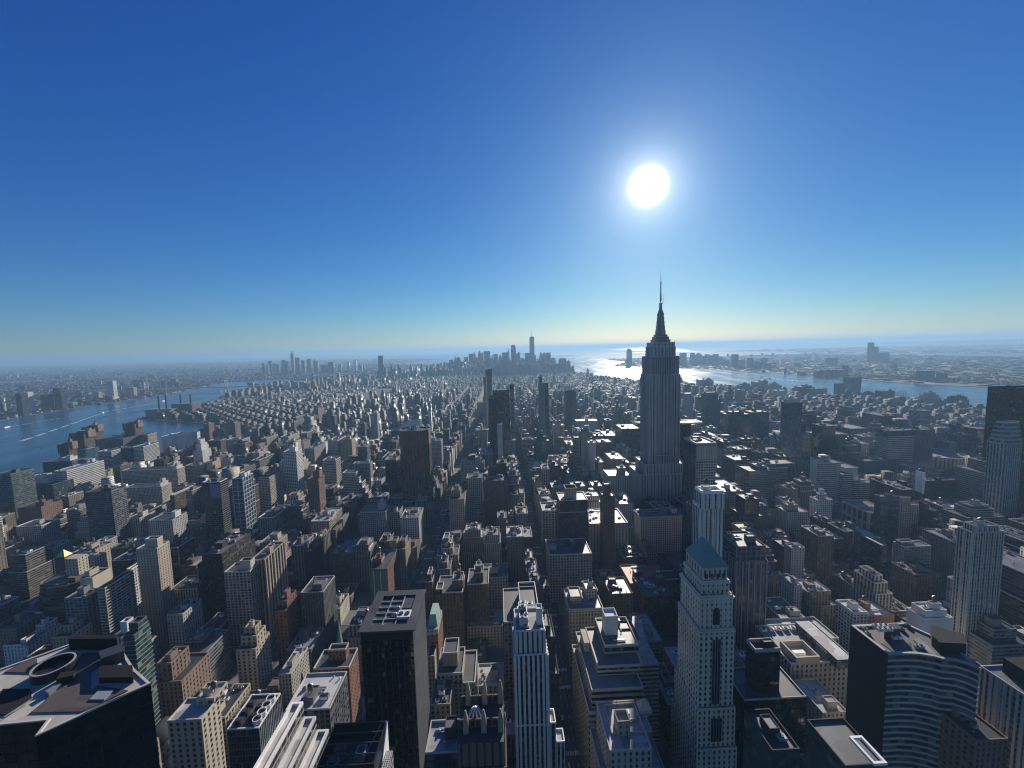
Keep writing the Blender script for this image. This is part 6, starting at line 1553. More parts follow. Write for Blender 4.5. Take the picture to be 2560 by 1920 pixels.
boat(14, 1069, 34, hd(90, 1055, 14, 1069), 'bright ferry near the left edge with a short wake', 260)
boat(408, 1003, 34, hd(262, 1031, 408, 1003), 'white ferry beside the power station chimneys', 520)
boat(1903, 943, 36, hd(1985, 951, 1903, 943), 'small ferry with a pale wake on the western river', 520)
boat(1924, 947, 30, hd(1990, 952, 1924, 947), 'second ferry just behind the small western one', 300)
# ------------------------------------------------------------------ trees
def leaf_mat(name, a, b):
    m = new_mat(name); N, L, M, MIX, VS = _nodes(m.node_tree)
    out = N.new('ShaderNodeOutputMaterial'); bs = N.new('ShaderNodeBsdfPrincipled')
    tc = N.new('ShaderNodeTexCoord'); nz = N.new('ShaderNodeTexNoise'); nz.inputs['Scale'].default_value = .35; nz.inputs['Detail'].default_value = 4
    L.new(tc.outputs['Object'], nz.inputs['Vector'])
    L.new(MIX(nz.outputs['Fac'], (*a, 1), (*b, 1)), bs.inputs['Base Color']); bs.inputs['Roughness'].default_value = .75; bs.inputs['Specular IOR Level'].default_value = .2
    L.new(bs.outputs[0], out.inputs['Surface']); return m
LEAF = [leaf_mat('leaf_green', (.03, .05, .018), (.07, .095, .03)), leaf_mat('leaf_rust', (.07, .04, .02), (.13, .085, .03)), leaf_mat('leaf_olive', (.045, .05, .02), (.10, .09, .035))]
BARK = plain('bark', (.05, .04, .032), .9)
def crown_mesh(m, cx, cy, cz, r, h, n, rr, s=.8):
    lobes = [(cx+rr.uniform(-.5, .5)*r, cy+rr.uniform(-.5, .5)*r, cz+rr.uniform(-.3, .35)*h, r*rr.uniform(.4, .65)) for _ in range(6)]
    for _ in range(n):
        lx, ly, lz, lr = rr.choice(lobes)
        d = Vector((rr.gauss(0, 1), rr.gauss(0, 1), rr.gauss(0, .8))).normalized()*lr*rr.uniform(.6, 1.05)
        c = Vector((lx, ly, lz))+d
        a = Vector((rr.gauss(0, 1), rr.gauss(0, 1), rr.gauss(0, 1))).normalized(); b = a.orthogonal().normalized(); k = s*rr.uniform(.6, 1.3)
        m.face([tuple(c-a*k), tuple(c+b*k*.8), tuple(c+a*k), tuple(c-b*k*.8)])
TREE = []
for k in range(3):
    rr = random.Random(40+k)
    t = empty('tree', (0, 0, 0))
    m = MB(); m.cyl(0, 0, .32, 0, 4, n=7, r1=.22)
    for i in range(5):
        a = i*1.26+k; m.bar((0, 0, 2.8+i*.25), (1.9*math.cos(a), 1.9*math.sin(a), 5.6+i*.3), .1)
    m.build('trunk', BARK, t)
    m = MB(); crown_mesh(m, 0, 0, 7.2, 3.8, 5.0, 420, rr); m.build('crown', LEAF[k], t)
    TREE.append(t)
used_tree = [False]*3
def tree(x, y, k, s, label, group):
    t = TREE[k]
    if used_tree[k]:
        c = t.copy(); COL.objects.link(c)
        for ch in t.children:
            q = ch.copy(); COL.objects.link(q); q.parent = c
        t = c
    used_tree[k] = True
    t.location = (x, y, GZ+.15); t.scale = (s, s, s); t.rotation_euler = (0, 0, x)
    tag(t, label, 'tree', group)
rr = random.Random(77)
def grove(t, pts, label, group, kinds):
    xs_ = []
    for x, y in pts:
        p = gp(t, x, y, 8)
        xs_.append(p); tree(p[0], p[1], rr.choice(kinds), rr.uniform(.9, 1.5), label, group)
    claim(min(p[0] for p in xs_)-3, max(p[0] for p in xs_)+3, min(p[1] for p in xs_)-3, max(p[1] for p in xs_)+3)
grove('A1', [(1500+i*24+rr.uniform(-6, 6), 1345-i*9+rr.uniform(-14, 14)) for i in range(7)], 'green tree in the small park beside the concrete slabs', 'park trees beside the concrete slabs', [0, 2])
grove('B1', [(10+i*22+rr.uniform(-4, 4), 360+rr.uniform(-22, 22)) for i in range(7)], 'olive tree in the park at the left edge', 'park trees at the left edge', [2, 0])
grove('B2', [(215+i*15, 400+rr.uniform(-25, 60)) for i in range(8)], 'dark tree in the shaded yards beside the gridded grey tower', 'yard trees beside the gridded grey tower', [0, 1])
grove('B2', [(462, 485), (485, 500), (500, 478)], 'rust coloured tree in a yard near the church spire', 'autumn trees near the church', [1])
grove('A1', [(1965, 1040), (1985, 1030), (1990, 1055)], 'olive tree between the housing blocks', 'trees between the housing blocks', [2])
grove('B4', [(480, 460), (510, 480), (540, 465), (430, 475)], 'bushy tree on a yard in front of the close striped tower', 'yard trees on the low right streets', [0, 2])
for i in range(26):
    tree(-103+rr.uniform(-1.5, 1.5), 440+i*26+rr.uniform(-5, 5), i % 3, rr.uniform(.6, .95), 'small tree on the planted strip in the middle of the wide shaded avenue', 'trees in the avenue strip')
for t, u in zip(TREE, used_tree):
    if not u: bpy.data.objects.remove(t)
# tree masses too many to count: the housing estate, the river park and the far shores
def canopy(name, label, spots, mat):
    m = MB(); r2 = random.Random(name)
    for x, y, r, h in spots:
        crown_mesh(m, x, y, h*.6+2, r, h*.7, int(26+r*3), r2, s=r*.30)
    tag(m.build(name, mat), label, None, None, 'stuff')
sp = []
for _ in range(900):
    x, y = rr.uniform(-1880, -860), rr.uniform(1540, 2320)
    sp.append((x, y, rr.uniform(4, 7), rr.uniform(9, 14)))
for _ in range(260):
    f = rr.random(); x, y = -1960-f*270+rr.uniform(0, 70), 2350+f*1100; sp.append((x, y, rr.uniform(5, 8), rr.uniform(9, 13)))
def inside0(poly, x, y):
    c = False; j = len(poly)-1
    for i in range(len(poly)):
        xi, yi = poly[i]; xj, yj = poly[j]
        if (yi > y) != (yj > y) and x < (xj-xi)*(y-yi)/(yj-yi)+xi: c = not c
        j = i
    return c
sp = [s_ for s_ in sp if inside0(SH_M, s_[0]-8, s_[1]) and not taken(s_[0]-3, s_[0]+3, s_[1]-3, s_[1]+3)]
canopy('estate_treetops', 'dark autumn treetops among the brick housing estate by the river', sp, LEAF[1])
sp = []
for _ in range(1500):
    x, y = rr.uniform(1300, 7500), rr.uniform(2500, 7500); sp.append((x, y, rr.uniform(9, 22), rr.uniform(9, 16)))
for _ in range(700):
    q = rr.random(); x, y = 2950+q*700+rr.uniform(0, 260), 3300-q*1800+rr.uniform(-60, 60); sp.append((x, y, rr.uniform(8, 16), rr.uniform(9, 16)))
sp = [s_ for s_ in sp if inside0(NJ, s_[0], s_[1])]
canopy('western_shore_woods', 'brown woods along the western shore', sp, LEAF[2])
sp = []
for _ in range(2600):
    x, y = rr.uniform(-9500, -2200), rr.uniform(1500, 9500)
    if inside0(BK+[(-9000, 75000), (-90000, 75000), (-90000, -9000)], x, y): sp.append((x, y, rr.uniform(7, 17), rr.uniform(8, 14)))
canopy('eastern_shore_woods', 'dull green treetops among the low roofs across the left river', sp, LEAF[2])
# ------------------------------------------------------------------ the rest of the city
def inside(poly, x, y):
    c = False; j = len(poly)-1
    for i in range(len(poly)):
        xi, yi = poly[i]; xj, yj = poly[j]
        if (yi > y) != (yj > y) and x < (xj-xi)*(y-yi)/(yj-yi)+xi: c = not c
        j = i
    return c
rng = random.Random(20)
LOTS = []
def lot(x0, x1, y0, y1, h, kind, wall=None, ang=0.0):
    if x1-x0 < 4 or y1-y0 < 4: return
    cx, cy = (x0+x1)/2, (y0+y1)/2
    u, v, wd = project((cx, cy, h))
    if wd < 5 or u < -160 or u > 2720 or v > 2050: return
    if taken(x0, x1, y0, y1): return
    if 0 < u < 170 and 1380 < v < 1640 and wd > 330: h = min(h, 15)
    LOTS.append(dict(x0=x0, x1=x1, y0=y0, y1=y1, h=h, kind=kind, wall=wall, ang=ang, seed=len(LOTS)))
PRE = ['tan', 'buff', 'cream', 'tan', 'brown', 'limestone', 'grey', 'brick', 'limestone', 'palegrey', 'buff', 'grey']
def zone_height(x, y, r):
    q = r.random()
    if x > 1240 and y < 2600: return (r.uniform(13, 26), 'row') if q < .7 else (r.uniform(24, 42), 'loft')
    if y < 1150:
        if x < -393:
            if q < .52: return r.uniform(12, 22), 'row'
            if q < .73: return r.uniform(26, 46), 'apartment'
            return r.uniform(56, 96), 'apartment'
        if x > 505:
            if q < .40: return r.uniform(30, 55), 'loft'
            if q < .84: return r.uniform(50, 78), 'loft'
            return r.uniform(75, 112), 'office'
        if q < .42: return r.uniform(14, 28), 'row'
        if q < .82: return r.uniform(32, 58), 'loft'
        if q < .95: return r.uniform(58, 85), 'loft'
        return r.uniform(80, 105), 'office'
    if y < 2350:
        if q < .72: return r.uniform(13, 19), 'row'
        if q < .91: return r.uniform(22, 40), ('apartment' if x < -245 else 'loft')
        if q < .96: return r.uniform(52, 72), 'apartment'
        return r.uniform(70, 88), 'apartment'
    if y < 4700:
        if q < .92: return r.uniform(13, 18), 'row'
        if q < .985: return r.uniform(18, 26), 'loft'
        return r.uniform(36, 60), 'apartment'
    if q < .4: return r.uniform(30, 60), 'loft'
    return r.uniform(60, 135), 'office'

def fill_block(x0, x1, y0, y1, r, near):
    D = y1-y0
    hb0 = r.uniform(13, 18)
    x = x0+r.uniform(.2, 1.0)
    while x < x1-5:
        h, kind = zone_height((x0+x1)/2, (y0+y1)/2, r)
        if kind == 'row' and y0 > 1500: h = hb0+r.uniform(-.8, 1)
        end = (x-x0 < 14 or x1-x < 40)
        if end and kind == 'row' and r.random() < (.5 if y0 < 1150 else .08): h, kind = (r.uniform(22, 48) if y0 < 1150 else r.uniform(20, 34)), 'apartment'
        if y0 < 2200 and -420 < x < 820 and (x-x0 < 4 or x1-x < 34):
            h = max(h, r.uniform(36, 60) if y0 < 1300 else r.uniform(28, 48))
            if kind == 'row': kind = 'loft'
        w = {'row': r.uniform(10, 24), 'loft': r.uniform(14, 34), 'apartment': r.uniform(16, 26), 'office': r.uniform(26, 48)}[kind]
        if y0 > 1150: w *= .75
        w = min(w, x1-.3-x)
        if x1-.3-(x+w) < 6: w = x1-.3-x
        if (kind == 'office' or h > 62) and D < 80 and r.random() < .5:
            lot(x, x+w, y0+.5, y1-.5, h, kind)
        else:
            yard = (r.uniform(2, 9) if y0 < 1500 else r.uniform(1, 4)) if kind == 'row' else r.uniform(.3, 4)
            lot(x, x+w, y0+r.uniform(.2, 1), y0+D/2-yard/2, h, kind)
            h2, k2 = zone_height((x0+x1)/2, (y0+y1)/2, r)
            if k2 == 'row' and y0 > 1500: h2 = hb0+r.uniform(-.8, 1)
            if y0 < 2200 and -420 < x < 820 and (x-x0 < 4 or x1-x < 34): h2 = max(h2, r.uniform(34, 56) if y0 < 1300 else r.uniform(26, 46)); k2 = 'loft' if k2 == 'row' else k2
            if k2 == 'office' and w < 22: h2 *= .6
            lot(x, x+w, y0+D/2+yard/2, y1-r.uniform(.2, 1), h2, k2)
        x += w+(.15 if r.random() < .93 else r.uniform(2, 7))
EAST = [(-1010, 30), (-1060, 20), (-1260, 20), (-1460, 20), (-1660, 20), (-1860, 20), (-2060, 20)]
for x0, x1, y0, y1 in BLOCKS:
    if y1 > 3400: continue
    cx, cy = (x0+x1)/2, (y0+y1)/2
    if not inside(SH_M, x1-20 if cx < 0 else x0+20, cy): continue
    if cx < -838 and cy > 1500: continue
    if cx > 1700: x1 = min(x1, 1990)
    fill_block(x0, x1, y0, y1, rng, True)
# east of First Avenue: the housing slabs, then the low avenues beyond them
for j, yy in enumerate(range(1560, 2300, 56)):
    for i, xx in enumerate(range(-1860, -850, 58)):
        if inside(SH_M, xx-25, yy) and inside(SH_M, xx-25, yy+40):
            if (i+j) % 2: lot(xx, xx+38, yy, yy+13, 34, 'slabblock', 'brown')
            else: lot(xx+12, xx+25, yy-8, yy+32, 34, 'slabblock', 'brown')
for s in range(13, -3, -1):
    ya, yb = street_y(s)+8, street_y(s-1)-8
    for (xa, wa), (xb, wb) in zip(EAST[:0:-1], EAST[-2::-1]):
        xa, xb = xa+wa/2, xb-wb/2
        if inside(SH_M, xa, (ya+yb)/2) and inside(SH_M, xb, (ya+yb)/2):
            if xa < -1900:
                for k in range(2): lot(xa+20+k*90, xa+40+k*90, ya+8, ya+44, rng.uniform(38, 46), 'slabblock', 'brick')
            else: fill_block(xa, xb, ya, yb, rng, False)
y = 3440.
while y < 6500:
    x = -2450.
    while x < 1250:
        bw = rng.uniform(70, 130)
        if inside(SH_M, x, y) and inside(SH_M, x+bw, y+70):
            if x < -1100 and y < 4700 and rng.random() < .16:
                for k in range(2):
                    lot(x+k*45, x+k*45+rng.uniform(16, 30), y+5, y+rng.uniform(24, 50), rng.uniform(38, 68), 'slabblock', rng.choice(['brick', 'brown', 'tan']), rng.uniform(-.5, .5))
            elif y > 4800 and not (-900 < x < 700): fill_block(x, x+bw, y, y+62, rng, False) if rng.random() < .3 else lot(x, x+bw*.5, y, y+40, rng.uniform(20, 45), 'loft')
            else: fill_block(x, x+bw, y, y+62, rng, False)
        x += bw+14
    y += 76
NMAN = len(LOTS)
# keep the crowns of the known buildings clear: lower any lot that would stand before one
BW, BH = 480, 360
def hull_px(x0, x1, y0, y1, z0, z1):
    P = [project(p) for p in ((x0, y0, z0), (x1, y0, z0), (x1, y1, z0), (x0, y1, z0), (x0, y0, z1), (x1, y0, z1), (x1, y1, z1), (x0, y1, z1))]
    if min(p[2] for p in P) < 3: return None
    pts = sorted(set((p[0]*BW/IW, p[1]*BH/IH) for p in P))
    def half(q):
        h = []
        for p in q:
            while len(h) > 1 and (h[-1][0]-h[-2][0])*(p[1]-h[-2][1])-(h[-1][1]-h[-2][1])*(p[0]-h[-2][0]) <= 0: h.pop()
            h.append(p)
        return h
    lo, up = half(pts), half(pts[::-1]); hull = lo[:-1]+up[:-1]
    ax, bx = max(0, int(min(p[0] for p in hull))), min(BW-1, int(max(p[0] for p in hull))+1)
    ay, by = max(0, int(min(p[1] for p in hull))), min(BH-1, int(max(p[1] for p in hull))+1)
    if ax > bx or ay > by: return None
    gx = np.arange(ax, bx+1)[None, :]+.5; gy = np.arange(ay, by+1)[:, None]+.5
    ok = np.ones((by-ay+1, bx-ax+1), bool)
    for k in range(len(hull)):
        (xa, ya), (xb, yb) = hull[k], hull[(k+1) % len(hull)]
        ok &= ((xb-xa)*(gy-ya)-(yb-ya)*(gx-xa)) >= 0
    return ax, bx, ay, by, ok
_zr = {}
for o in OCC:
    a, b = _zr.get(o[6], (1e9, -1e9)); _zr[o[6]] = (min(a, o[4]), max(b, o[5]))
HB = np.zeros((BH, BW), np.float32)
for o in sorted(OCC, key=lambda o: -o[2]):
    za, zb = _zr[o[6]]; cut = za+(zb-za)*.42
    if o[5] <= cut: continue
    q = hull_px(o[0], o[1], o[2], o[3], max(o[4], cut), o[5])
    if q: HB[q[2]:q[3]+1, q[0]:q[1]+1][q[4]] = math.hypot((o[0]+o[1])/2, o[2])
for l in LOTS:
    if l['y0'] > 2600: continue
    dl = math.hypot((l['x0']+l['x1'])/2, l['y0'])
    for _ in range(9):
        q = hull_px(l['x0'], l['x1'], l['y0'], l['y1'], GZ, l['h'])
        if not q: break
        if ((HB[q[2]:q[3]+1, q[0]:q[1]+1] > dl+12) & q[4]).sum() <= 2 or l['h'] < 13: break
        l['h'] *= .8
        if l['h'] < 34 and l['kind'] in ('office', 'apartment'): l['kind'] = 'loft'
# across the rivers
def scatter(poly, x0, x1, y0, y1, cell, keep, hf, rot):
    yy = y0
    while yy < y1:
        c = cell(yy)
        xx = x0
        while xx < x1:
            px, py = xx+rng.uniform(0, c*.12), yy+rng.uniform(0, c*.2)
            if rng.random() < keep and inside(poly, px, py) and inside(poly, px+c*.6, py+c*.4):
                u, v, wd = project((px, py, 10))
                if wd > 50 and -80 < u < 2640:
                    w, d = c*rng.uniform(.55, .95), c*rng.uniform(.3, .5)
                    LOTS.append(dict(x0=px, x1=px+w, y0=py, y1=py+d, h=hf(px, py), kind='far', wall=None, ang=rot(px, py), seed=len(LOTS)))
            xx += c
        yy += c
def hb(x, y):
    q = rng.random()
    if q < .90: return rng.uniform(8, 12)
    if q < .985: return rng.uniform(13, 24)
    return rng.uniform(28, 60)
BKP = BK+[(-9000, 75000), (-90000, 75000), (-90000, -9000), (-9000, -9000)]
scatter(BKP, -9000, -1000, 700, 5200, lambda y: 52, .80, hb, lambda x, y: .35)
scatter(BKP, -14000, -400, 5200, 10000, lambda y: 85, .75, hb, lambda x, y: .2)
scatter(BKP, -22000, -400, 10000, 19000, lambda y: 190, .7, lambda x, y: rng.uniform(8, 18), lambda x, y: 0)
scatter(NJ, 1300, 9500, 900, 9500, lambda y: 80, .62, lambda x, y: hb(x, y)*.95, lambda x, y: .25)
scatter(NWK+[ll(40.45, -74.5), (90000, 75000), (90000, -9000)], 5000, 22000, 1500, 16000, lambda y: 260, .5, lambda x, y: rng.uniform(8, 20), lambda x, y: 0)

# which lots show largest: a small id buffer, far to near
def id_pass(items):
    buf = np.full((BH, BW), -1, np.int32)
    for i in sorted(range(len(items)), key=lambda i: -math.hypot((items[i][0]+items[i][1])/2, (items[i][2]+items[i][3])/2)):
        q = hull_px(*items[i][:6])
        if q: buf[q[2]:q[3]+1, q[0]:q[1]+1][q[4]] = i
    return np.bincount(buf[buf >= 0].ravel(), minlength=len(items)), buf
_items = [(l['x0'], l['x1'], l['y0'], l['y1'], GZ, l['h']) for l in LOTS if l['y1'] < 3300 and l['kind'] != 'far']
_idx = [i for i, l in enumerate(LOTS) if l['y1'] < 3300 and l['kind'] != 'far']
_cnt, IDBUF = id_pass(_items+[o[:6] for o in OCC])
_rank = sorted(range(len(_items)), key=lambda k: -_cnt[k])
N_SINGLE = 290
SINGLE = [_idx[k] for k in _rank[:N_SINGLE] if _cnt[k] > 0]
NO_SHOW = set(_idx[k] for k in range(len(_items)) if _cnt[k] == 0 and _items[k][2] < 1200)
_single = set(SINGLE)

def lot_look(l):
    r = random.Random(l['seed']*7+1)
    k = l['kind']
    if k == 'row': st, wl = r.choice(['punched', 'small']), r.choice(['brick', 'brown', 'tan', 'tan', 'buff', 'grey', 'limestone', 'brown'])
    elif k == 'loft': st, wl = r.choice(['punched', 'punched', 'grid', 'pier', 'vert']), r.choice(PRE)
    elif k == 'apartment': st, wl = r.choice(['punched', 'small', 'balcony', 'ribbon', 'punched']), r.choice(['tan', 'tan', 'palegrey', 'white', 'brown', 'brick', 'buff', 'grey', 'cream', 'limestone', 'buff'])
    elif k == 'slabblock': st, wl = 'small', l['wall'] or 'brown'
    elif k == 'office': st, wl = r.choice(['ribbon', 'curtain', 'pier', 'grid']), r.choice(['dark', 'slate', 'grey', 'palegrey', 'blueglass', 'limestone', 'bronze'])
    else: st, wl = r.choice(['punched', 'ribbon', 'small']), r.choice(['brown', 'brick', 'brown', 'tan', 'grey', 'rust', 'slate', 'limestone'])
    rf = r.choice(['tar', 'tar', 'tar', 'greyroof', 'greyroof', 'silver', 'whiteroof', 'brownroof'])
    if k == 'far': rf = r.choice(['tar', 'tar', 'greyroof', 'brownroof', 'brownroof', 'silver'])
    if l['wall']: wl = l['wall']
    if k == 'slabblock' or r.random() < (.6 if l['y0'] < 1100 else .92): wl += '_soot'
    return st, wl, rf, r
# ------------------------------------------------------------------ city blocks: singles, then the mass
COLWORD = {'tan': 'tan', 'buff': 'buff', 'cream': 'cream', 'brick': 'brick red', 'brown': 'brown', 'limestone': 'limestone', 'grey': 'grey', 'redbrick': 'red brick',
           'rust': 'rust coloured', 'palegrey': 'pale grey', 'white': 'white', 'dark': 'dark', 'slate': 'slate coloured', 'blueglass': 'blue glass', 'bronze': 'bronze'}
STWORD = {'punched': 'plain', 'small': 'small-windowed', 'ribbon': 'ribbon-windowed', 'pier': 'ribbed', 'vert': 'vertically striped', 'grid': 'gridded', 'balcony': 'balconied', 'curtain': 'glazed'}
RFWORD = {'tar': 'black roof', 'greyroof': 'grey roof', 'silver': 'silvery roof', 'whiteroof': 'white roof', 'brownroof': 'brown roof'}
KNAME = {'row': 'row_building', 'loft': 'loft_building', 'apartment': 'apartment_building', 'slabblock': 'apartment_building', 'office': 'office_building'}
KWORD = {'row': 'low building', 'loft': 'loft building', 'apartment': 'apartment block', 'slabblock': 'housing slab', 'office': 'office block'}
REFS = []
for o in bpy.data.objects:
    if o.get('ref'):
        q = project(tuple(o['top'])); REFS.append((o['ref'], q[0], q[1], q[2]))
USED = {}
def make_label(base, p):
    u, v, wd = project(p)
    c = []
    for ref, ru, rv, rw in REFS:
        du, dv = u-ru, v-rv
        c.append((math.hypot(du, dv), ref, du, dv, wd-rw))
    c.sort()
    for d, ref, du, dv, dw in c[:6]:
        for rel in ([('left of' if du < 0 else 'right of')] if abs(du) > abs(dv)*.7 else [])+(['behind' if dw > 0 else 'in front of']):
            t = '%s, %s the %s' % (base, rel, ref)
            if len(t.split()) > 16: continue
            if t not in USED:
                USED[t] = 1; return t
    for w in ('second ', 'third ', 'fourth ', 'fifth '):
        for d, ref, du, dv, dw in c[:8]:
            t = '%s%s, %s the %s' % (w, base, 'left of' if du < 0 else 'right of', ref)
            if t not in USED and len(t.split()) <= 16:
                USED[t] = 1; return t
    return base
for i in SINGLE:
    l = LOTS[i]
    st, wl, rf, r = lot_look(l)
    x0, x1, y0, y1, h = l['x0'], l['x1'], l['y0'], l['y1'], l['h']
    W, D = x1-x0, y1-y0
    near = y0 < 1000
    bay = r.uniform(2.6, 4.2); fl = r.uniform(3.0, 3.7)
    tank = r.random() < (.55 if l['kind'] in ('loft', 'apartment') else .15)
    tiers = []
    kw = dict(bay=bay, fl=fl)
    setb = l['kind'] in ('loft', 'office', 'apartment') and h > 38 and r.random() < .5 and W > 13 and D > 14
    if setb:
        z1 = h*r.uniform(.62, .85); a, b = r.uniform(1.5, 4), r.uniform(1.5, 4)
        tiers = [T(x0, x1, y0, y1, BASE, z1, st, wl, roof='greyroof', **kw), T(x0+a*r.choice([0, 1]), x1-a, y0+b, y1-b*r.choice([0, 1]), z1, h, st, wl, **kw)]
        if r.random() < .35 and W > 18:
            z2 = h+r.uniform(6, 12); t = tiers[1]
            tiers.append(T(t['x0']+3, t['x1']-3, t['y0']+3, t['y1']-3, h, z2, st, wl, **kw))
    else:
        tiers = [T(x0, x1, y0, y1, BASE, h, st, wl, **kw)]
        if l['kind'] in ('loft', 'row') and r.random() < .5: tiers[0]['cornice'] = .5
    if st == 'balcony' and near: tiers[-1]['bands'] = (fl, .3, .9, wl)
    if st == 'pier' and near: tiers[0]['piers'] = (bay*1.3, .6, .4, wl)
    base = '%s %s %s with %s' % (('dull ' if '_soot' in wl else '')+COLWORD[wl.replace('_soot', '')], STWORD[st], KWORD[l['kind']], 'wooden tank' if tank else RFWORD[rf])
    lab = make_label(base, ((x0+x1)/2, (y0+y1)/2, h))
    bld(KNAME[l['kind']], lab, 'building', tiers, group='buildings filling the street blocks', roof=rf, kit=(6 if y0 < 650 else 4 if near else 2) if W > 9 else 1, seed=l['seed'],
        parapet=r.uniform(.7, 1.3), coping=PALESTONE if r.random() < .4 else None, tank=tank, skip_claim=True)

def mass(name, ids, label):
    MATS = [facade('punched', 'palegrey', tint_attr=True, ww=.46, wh=.5), facade('ribbon', 'palegrey', tint_attr=True, wh=.45), facade('small', 'palegrey', tint_attr=True, ww=.36, wh=.44),
            facade('pier', 'palegrey', tint_attr=True), facade('curtain', 'slate', tint_attr=True), facade('balcony', 'palegrey', tint_attr=True)]
    RM = MROOF
    SI = {'punched': 0, 'grid': 0, 'ribbon': 1, 'small': 2, 'pier': 3, 'vert': 3, 'curtain': 4, 'balcony': 5}
    RI = {'tar': 6, 'greyroof': 7, 'silver': 8, 'whiteroof': 9, 'brownroof': 10}
    B = []
    for i in ids:
        l = LOTS[i]; st, wl, rf, r = lot_look(l)
        W, D, h = l['x1']-l['x0'], l['y1']-l['y0'], l['h']
        cx, cy = (l['x0']+l['x1'])/2, (l['y0']+l['y1'])/2
        wc = WALL[wl]; k = r.uniform(.8, 1.2)
        tint = tuple(c/.40*k for c in wc) if st != 'curtain' else (r.uniform(.6, 1.6),)*3
        z0 = GZ if cx > -2600 and l['kind'] != 'far' else 2.0
        far = l['kind'] == 'far'
        B.append((cx, cy, W/2, D/2, z0, h, l['ang'], tint, SI[st], RI[rf], r.uniform(2.8, 4.4), 3.4))
        if not (far and h < 20) and not (l['kind'] == 'row' and r.random() < .5):
            bw, bd = min(W*.3, r.uniform(2.5, 5)), min(D*.3, r.uniform(2.5, 5))
            ox, oy = r.uniform(-.5, .5)*(W/2-bw)*1.2, r.uniform(-.5, .5)*(D/2-bd)*1.2
            B.append((cx+ox*math.cos(l['ang'])-oy*math.sin(l['ang']), cy+ox*math.sin(l['ang'])+oy*math.cos(l['ang']), bw, bd, h, h+r.uniform(3, 6.5), l['ang'], tint, SI[st], RI[rf], 9, 9))
            if h > 34 and not far and W > 12 and D > 12 and r.random() < .6:
                k2 = r.uniform(.5, .8); B.append((cx+r.uniform(-.1, .1)*W, cy+r.uniform(-.1, .1)*D, W/2*k2, D/2*k2, h, h*r.uniform(1.1, 1.3), l['ang'], tint, SI[st], RI[rf], 3.3, 3.4))
            if l['y0'] < 1600 and not far:      # rims of the roof
                for a, b, c, d in ((0, -D/2+.25, W/2, .25), (0, D/2-.25, W/2, .25), (-W/2+.25, 0, .25, D/2-.5), (W/2-.25, 0, .25, D/2-.5)):
                    B.append((cx+a*math.cos(l['ang'])-b*math.sin(l['ang']), cy+a*math.sin(l['ang'])+b*math.cos(l['ang']), c, d, h, h+1.0, l['ang'], tint, 0, 8 if l['seed'] % 3 == 0 else RI[rf], 99, 99))
            if r.random() < .3 and W > 10:
                B.append((cx+r.uniform(-.3, .3)*W, cy+r.uniform(-.3, .3)*D, 1.7, 1.7, h, h+r.uniform(5, 8), .7, (.3, .22, .16), 2, 6, 9, 9))
    n = len(B)
    A = np.array([b[:7] for b in B], dtype=np.float64)
    cx, cy, hw, hd, z0, z1, an = A.T
    c, s = np.cos(an), np.sin(an)
    V = np.zeros((n, 8, 3))
    for k, (sx, sy) in enumerate(((-1, -1), (1, -1), (1, 1), (-1, 1))):
        px, py = sx*hw, sy*hd
        X, Y = cx+px*c-py*s, cy+px*s+py*c
        V[:, k, 0] = X; V[:, k, 1] = Y; V[:, k, 2] = z0
        V[:, k+4, 0] = X; V[:, k+4, 1] = Y; V[:, k+4, 2] = z1
    FI = np.array([[0, 1, 5, 4], [1, 2, 6, 5], [2, 3, 7, 6], [3, 0, 4, 7], [4, 5, 6, 7]])
    F = (np.arange(n)[:, None, None]*8+FI[None]).reshape(-1, 4)
    me = bpy.data.meshes.new(name)
    me.vertices.add(n*8); me.vertices.foreach_set('co', V.ravel())
    me.loops.add(n*20); me.loops.foreach_set('vertex_index', F.ravel())
    me.polygons.add(n*5); me.polygons.foreach_set('loop_start', np.arange(0, n*20, 4)); me.polygons.foreach_set('loop_total', np.full(n*5, 4))
    for m in MATS+RM: me.materials.append(m)
    bay = np.array([b[10] for b in B]); fl = np.array([b[11] for b in B])
    nbx = np.maximum(1, np.round(2*hw/bay)); nby = np.maximum(1, np.round(2*hd/bay)); nf = np.maximum(1, np.round((z1-z0)/fl))
    UV = np.zeros((n, 5, 4, 2)); off = np.arange(n)*13.0 % 997
    for k, nb in enumerate((nbx, nby, nbx, nby)):
        o = off+k*41
        UV[:, k, 0, 0] = o; UV[:, k, 1, 0] = o+nb; UV[:, k, 2, 0] = o+nb; UV[:, k, 3, 0] = o
        UV[:, k, 2, 1] = nf; UV[:, k, 3, 1] = nf
    ul = me.uv_layers.new(name='UVMap'); ul.data.foreach_set('uv', UV.astype(np.float32).ravel())
    MI = np.zeros((n, 5), np.int32)
    MI[:, :4] = np.array([b[8] for b in B])[:, None]; MI[:, 4] = np.array([b[9] for b in B])
    me.polygons.foreach_set('material_index', MI.ravel())
    ca = me.color_attributes.new('tint', 'FLOAT_COLOR', 'CORNER')
    TC = np.ones((n, 20, 4), np.float32); TC[:, :, :3] = np.array([b[7] for b in B])[:, None, :]
    ca.data.foreach_set('color', TC.ravel())
    me.update(calc_edges=True); me.validate()
    o = bpy.data.objects.new(name, me); COL.objects.link(o)
    tag(o, label, None, None, 'stuff')
    return o
rest = [i for i in range(len(LOTS)) if i not in _single]
mass('distant_buildings', [i for i in rest if i < NMAN], 'low rooftops of the city spreading to the river')
mass('far_shore_buildings', [i for i in rest if i >= NMAN], 'low rooftops across the rivers fading into haze')
print('LOTS', len(LOTS), 'man', NMAN, 'singles', len(SINGLE))
